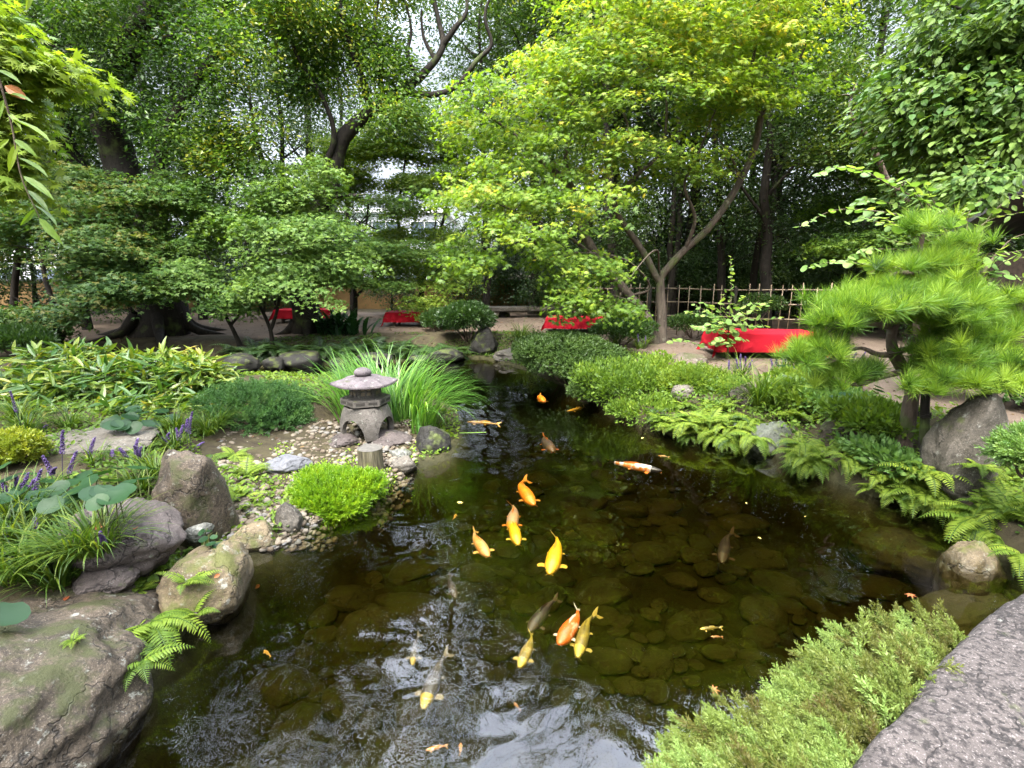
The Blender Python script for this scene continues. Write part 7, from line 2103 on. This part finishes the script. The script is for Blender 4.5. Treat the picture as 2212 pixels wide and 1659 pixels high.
def koi(hp, tp, dep, pal, wf, bend, label, small=False, pect=1.0):
    A, B = P(hp[0], hp[1], -dep), P(tp[0], tp[1], -dep)
    c = (A + B) / 2
    L_ = np.linalg.norm(B - A)
    ax = (B - A) / L_
    sd = np.array([-ax[1], ax[0], 0])
    def spine(t_):
        t_ = np.asarray(t_, float)
        off = bend * L_ * (np.sin(t_ * PI) * .55 - .35 * np.sin(t_ * 2 * PI) * t_)
        return A[None] + t_[:, None] * L_ * ax + off[:, None] * sd
    tk = np.array([0, .02, .06, .12, .2, .3, .4, .5, .6, .68, .75, .80, .84])
    wk = np.array([.12, .34, .56, .78, .95, 1.0, .98, .88, .70, .52, .34, .24, .20]) * .094 * L_ * wf
    hk = np.array([.10, .26, .46, .68, .90, 1.0, 1.0, .92, .76, .60, .46, .40, .40]) * .095 * L_ * wf
    ts = np.linspace(0, .84, 34)
    w, h = np.interp(ts, tk, wk), np.interp(ts, tk, hk)
    sp_ = spine(ts)
    tan = nz(np.gradient(sp_, axis=0))
    sv = np.column_stack([-tan[:, 1], tan[:, 0], np.zeros(len(ts))])
    m_ = 18
    a = np.arange(m_) * 2 * PI / m_
    ring = sp_[:, None] + (np.cos(a)[None, :, None] * w[:, None, None]) * sv[:, None] + (np.sign(np.sin(a)) * np.abs(np.sin(a)) ** .85)[None, :, None] * h[:, None, None] * np.array([0, 0, 1.0]) * np.where(np.sin(a) > 0, .85, 1.1)[None, :, None]
    V = ring.reshape(-1, 3)
    i, j = np.meshgrid(np.arange(len(ts) - 1), np.arange(m_), indexing='ij')
    q = np.stack([i * m_ + j, i * m_ + (j + 1) % m_, (i + 1) * m_ + (j + 1) % m_, (i + 1) * m_ + j], -1).reshape(-1, 4)
    mb = MB()
    tf = np.repeat(np.where(ts[:-1] < .155, .42, .1), m_)
    mb.add(V, [q, np.arange(m_)[None, ::-1], (np.arange(m_) + (len(ts) - 1) * m_)[None]], .1)
    mb.t[-3] = tf.astype(np.float32)
    def fan(root0, root1, tips, th=.0015):
        """a fin: a thin two-sided sheet between a root line and a row of ray tips"""
        tips = np.array(tips); k = len(tips)
        rt = root0[None] + np.linspace(0, 1, k)[:, None] * (root1 - root0)[None]
        md = (rt + tips) / 2 + np.array([0, 0, .004])
        up_ = np.vstack([rt, md, tips]); dn = up_ - np.array([0, 0, th])
        kk = np.arange(k - 1)
        F = np.vstack([np.stack([kk, kk + 1, k + kk + 1, k + kk], 1), np.stack([k + kk, k + kk + 1, 2 * k + kk + 1, 2 * k + kk], 1)])
        mb.add(up_, F, .7); mb.add(dn, F[:, ::-1], .7)
    # tail: two lobes, twisted so that it shows from above
    e, te = spine(np.array([.84]))[0], nz(spine(np.array([1.0]))[0] - spine(np.array([.84]))[0])
    se = np.array([-te[1], te[0], 0]); upv = nz(np.array([0, 0, 1.0]) * .75 + se * .66)
    lt = .17 * L_
    for sg in (-1, 1):
        fan(e - upv * .012 * L_ * 2, e + upv * .012 * L_ * 2, [e + te * lt * .55 + sg * upv * .0 * L_, e + te * lt * .75 + sg * upv * .035 * L_, e + te * lt * .95 + sg * upv * .065 * L_, e + te * lt * 1.05 + sg * upv * .085 * L_, e + te * lt * .6 + sg * upv * .07 * L_])
    # dorsal fin folded along the back
    d0, d1 = spine(np.array([.36]))[0], spine(np.array([.64]))[0]
    h0, h1 = np.interp(.36, tk, hk) * .8, np.interp(.64, tk, hk) * .8
    zz = np.array([0, 0, 1.0])
    fan(d0 + zz * h0, d1 + zz * h1, [d0 + zz * (h0 + .012 * L_) + ax * .03 * L_, d0 + zz * (h0 + .030 * L_) + ax * .09 * L_ + sd * .012 * L_, d0 * .5 + d1 * .5 + zz * (h0 + .026 * L_) + ax * .06 * L_ + sd * .014 * L_, d1 + zz * (h1 + .02 * L_) + ax * .04 * L_ + sd * .01 * L_, d1 + zz * (h1 + .006 * L_) + ax * .03 * L_])
    for sg in (-1, 1):       # pectoral and pelvic fins
        for (tt_, ln, sw, wd) in ((.19, .105 * pect, .45, .07), (.50, .075, .9, .04)):
            c0 = spine(np.array([tt_]))[0]; c1 = spine(np.array([tt_ + wd * .6]))[0]
            w0 = np.interp(tt_, tk, wk) * .8
            r0_, r1_ = c0 + sg * sd * w0 - zz * .03 * L_, c1 + sg * sd * w0 * .95 - zz * .03 * L_
            tips = [r0_ + (sg * sd * math.cos(b_) + ax * math.sin(b_)) * ln * L_ * k_ - zz * .008 * L_ for b_, k_ in ((sw - .25, .80), (sw + .02, .98), (sw + .3, 1.0), (sw + .6, .92), (sw + .95, .72))]
            fan(r0_, r1_, tips)
    if not small:
        Vs, Fs = ico(2)
        for sg in (-1, 1):   # eyes and barbels
            c0 = spine(np.array([.075]))[0] + sg * sd * np.interp(.075, tk, wk) * .86 + zz * np.interp(.075, tk, hk) * .25
            mb.add(Vs * .011 * L_ + c0, Fs, 1.0)
            b0 = spine(np.array([.012]))[0] + sg * sd * .02 * L_ - zz * .01 * L_
            tube(mb, [b0, b0 + sg * sd * .025 * L_ - ax * .01 * L_ - zz * .01 * L_, b0 + sg * sd * .035 * L_ + ax * .012 * L_ - zz * .02 * L_], [.003 * L_, .0025 * L_, .001 * L_], 5, tint=.7)
    o = mb.build("small_fish" if small else "koi", KM[pal], smooth=True, loc=c)
    return tag(o, label, "fish", "small fish in the pond" if small else "koi in the pond")
for k_ in KOI:
    koi(*k_, pect=1.3 if "broad rounded" in k_[6] or "spread wide" in k_[6] or "pale head" in k_[6] or "smoke grey" in k_[6] else 1.0)
for hp, tp, pal, lab in SMALL:
    koi(hp, tp, .07, pal, .9, .08, lab, True)

# ------------------------------------------------------------------ fallen leaves
def fallen(u, v, tmpl, s, tint, label, on_water=True):
    if on_water:
        p_, nn = P(u, v, .006), np.array([0, 0, 1.0])
    else:
        p_, nn = S(u, v); p_ = p_ + nn * .006
    mb = MB()
    a = rng.uniform(0, 6.28)
    scatter(mb, tmpl[0], tmpl[1], np.array([p_]), np.array([[math.cos(a), math.sin(a), .02]]), np.array([nn + rng.normal(size=3) * .06]), s, tint)
    tag(mb.build("fallen_leaf", M["fallen"], loc=p_), label, "leaf", "fallen leaves")
for (u, v, tm, s_, ti, lab) in ((995, 1083, MAPLE, .045, 1.0, "yellow leaf floating between the log post and the orange koi"), (1637, 1160, OVAL, .03, 1.0, "small pale leaf floating right of the rust koi"), (1612, 1085, OVAL, .028, 1.0, "small pale leaf floating in open water below the calico koi"), (1738, 1116, OVAL, .022, 1.0, "tiny pale leaf floating left of the submerged olive boulder"),
                               (1963, 1281, MAPLE, .05, .2, "reddish maple leaf floating before the drowned slab"), (1536, 1488, MAPLE, .045, .4, "tan maple leaf floating left of the pale juniper"), (1390, 945, OVAL, .05, 1.0, "pale leaf floating near the far ferny bank"), (1745, 1008, OVAL, .06, 1.0, "thin yellow leaf floating under the hanging ferns")):
    fallen(u, v, tm, s_, ti, lab)
for (u, v, s_, ti, lab) in ((232, 1128, .09, .25, "curled brown leaf on the smooth purple boulder"), (290, 1145, .05, .3, "small red-brown leaf on top of the smooth purple boulder"), (345, 1262, .06, .1, "rusty leaf lying above the huge boulder's shoulder"), (140, 1300, .05, .05, "dark red leaf on the ridge of the huge boulder"), (560, 1262, .05, .1, "red leaf on the mossy yellow-brown rock"), (475, 1240, .04, .2, "small orange leaf on the mossy yellow-brown rock")):
    fallen(u, v, OVAL, s_, ti, lab, False)
# leaf litter on the yard and the banks
r = np.random.default_rng(56)
n = 5200
x, y = r.uniform(-11, 8, n), r.uniform(2, 19, n)
k_ = shore_dist(x, y) > .25
x, y = x[k_], y[k_]
n = len(x)
pos = np.column_stack([x, y, height(x, y) + .012])
az = r.uniform(0, 6.28, n)
mb = MB()
scatter(mb, OVAL[0], OVAL[1], pos, np.column_stack([np.cos(az), np.sin(az), r.normal(size=n) * .2]), np.array([0, 0, 1.0]) + r.normal(size=(n, 3)) * .3, r.uniform(.03, .075, n), r.random(n) * .75)
tag(mb.build("leaf_litter", M["litter"]), "thin litter of dry brown leaves over the yard and banks", "leaf litter", kind="stuff")
r = np.random.default_rng(55)
for k in range(26):
    u, v = r.uniform(480, 1300), r.uniform(690, 735)
    p_ = G(u, v, .45)
    if sdq(p_[0], p_[1]) < 1.2: continue
    mb = MB()
    a = r.uniform(0, 6.28)
    scatter(mb, OVAL[0], OVAL[1], np.array([p_ + np.array([0, 0, .02])]), np.array([[math.cos(a), math.sin(a), .05]]), np.array([[0, 0, 1.0]]), r.uniform(.07, .11), r.uniform(.0, .5))
    tag(mb.build("fallen_leaf", M["fallen"], loc=p_), "dry brown leaf lying on the bare earth yard", "leaf", "dry leaves scattered on the yard")
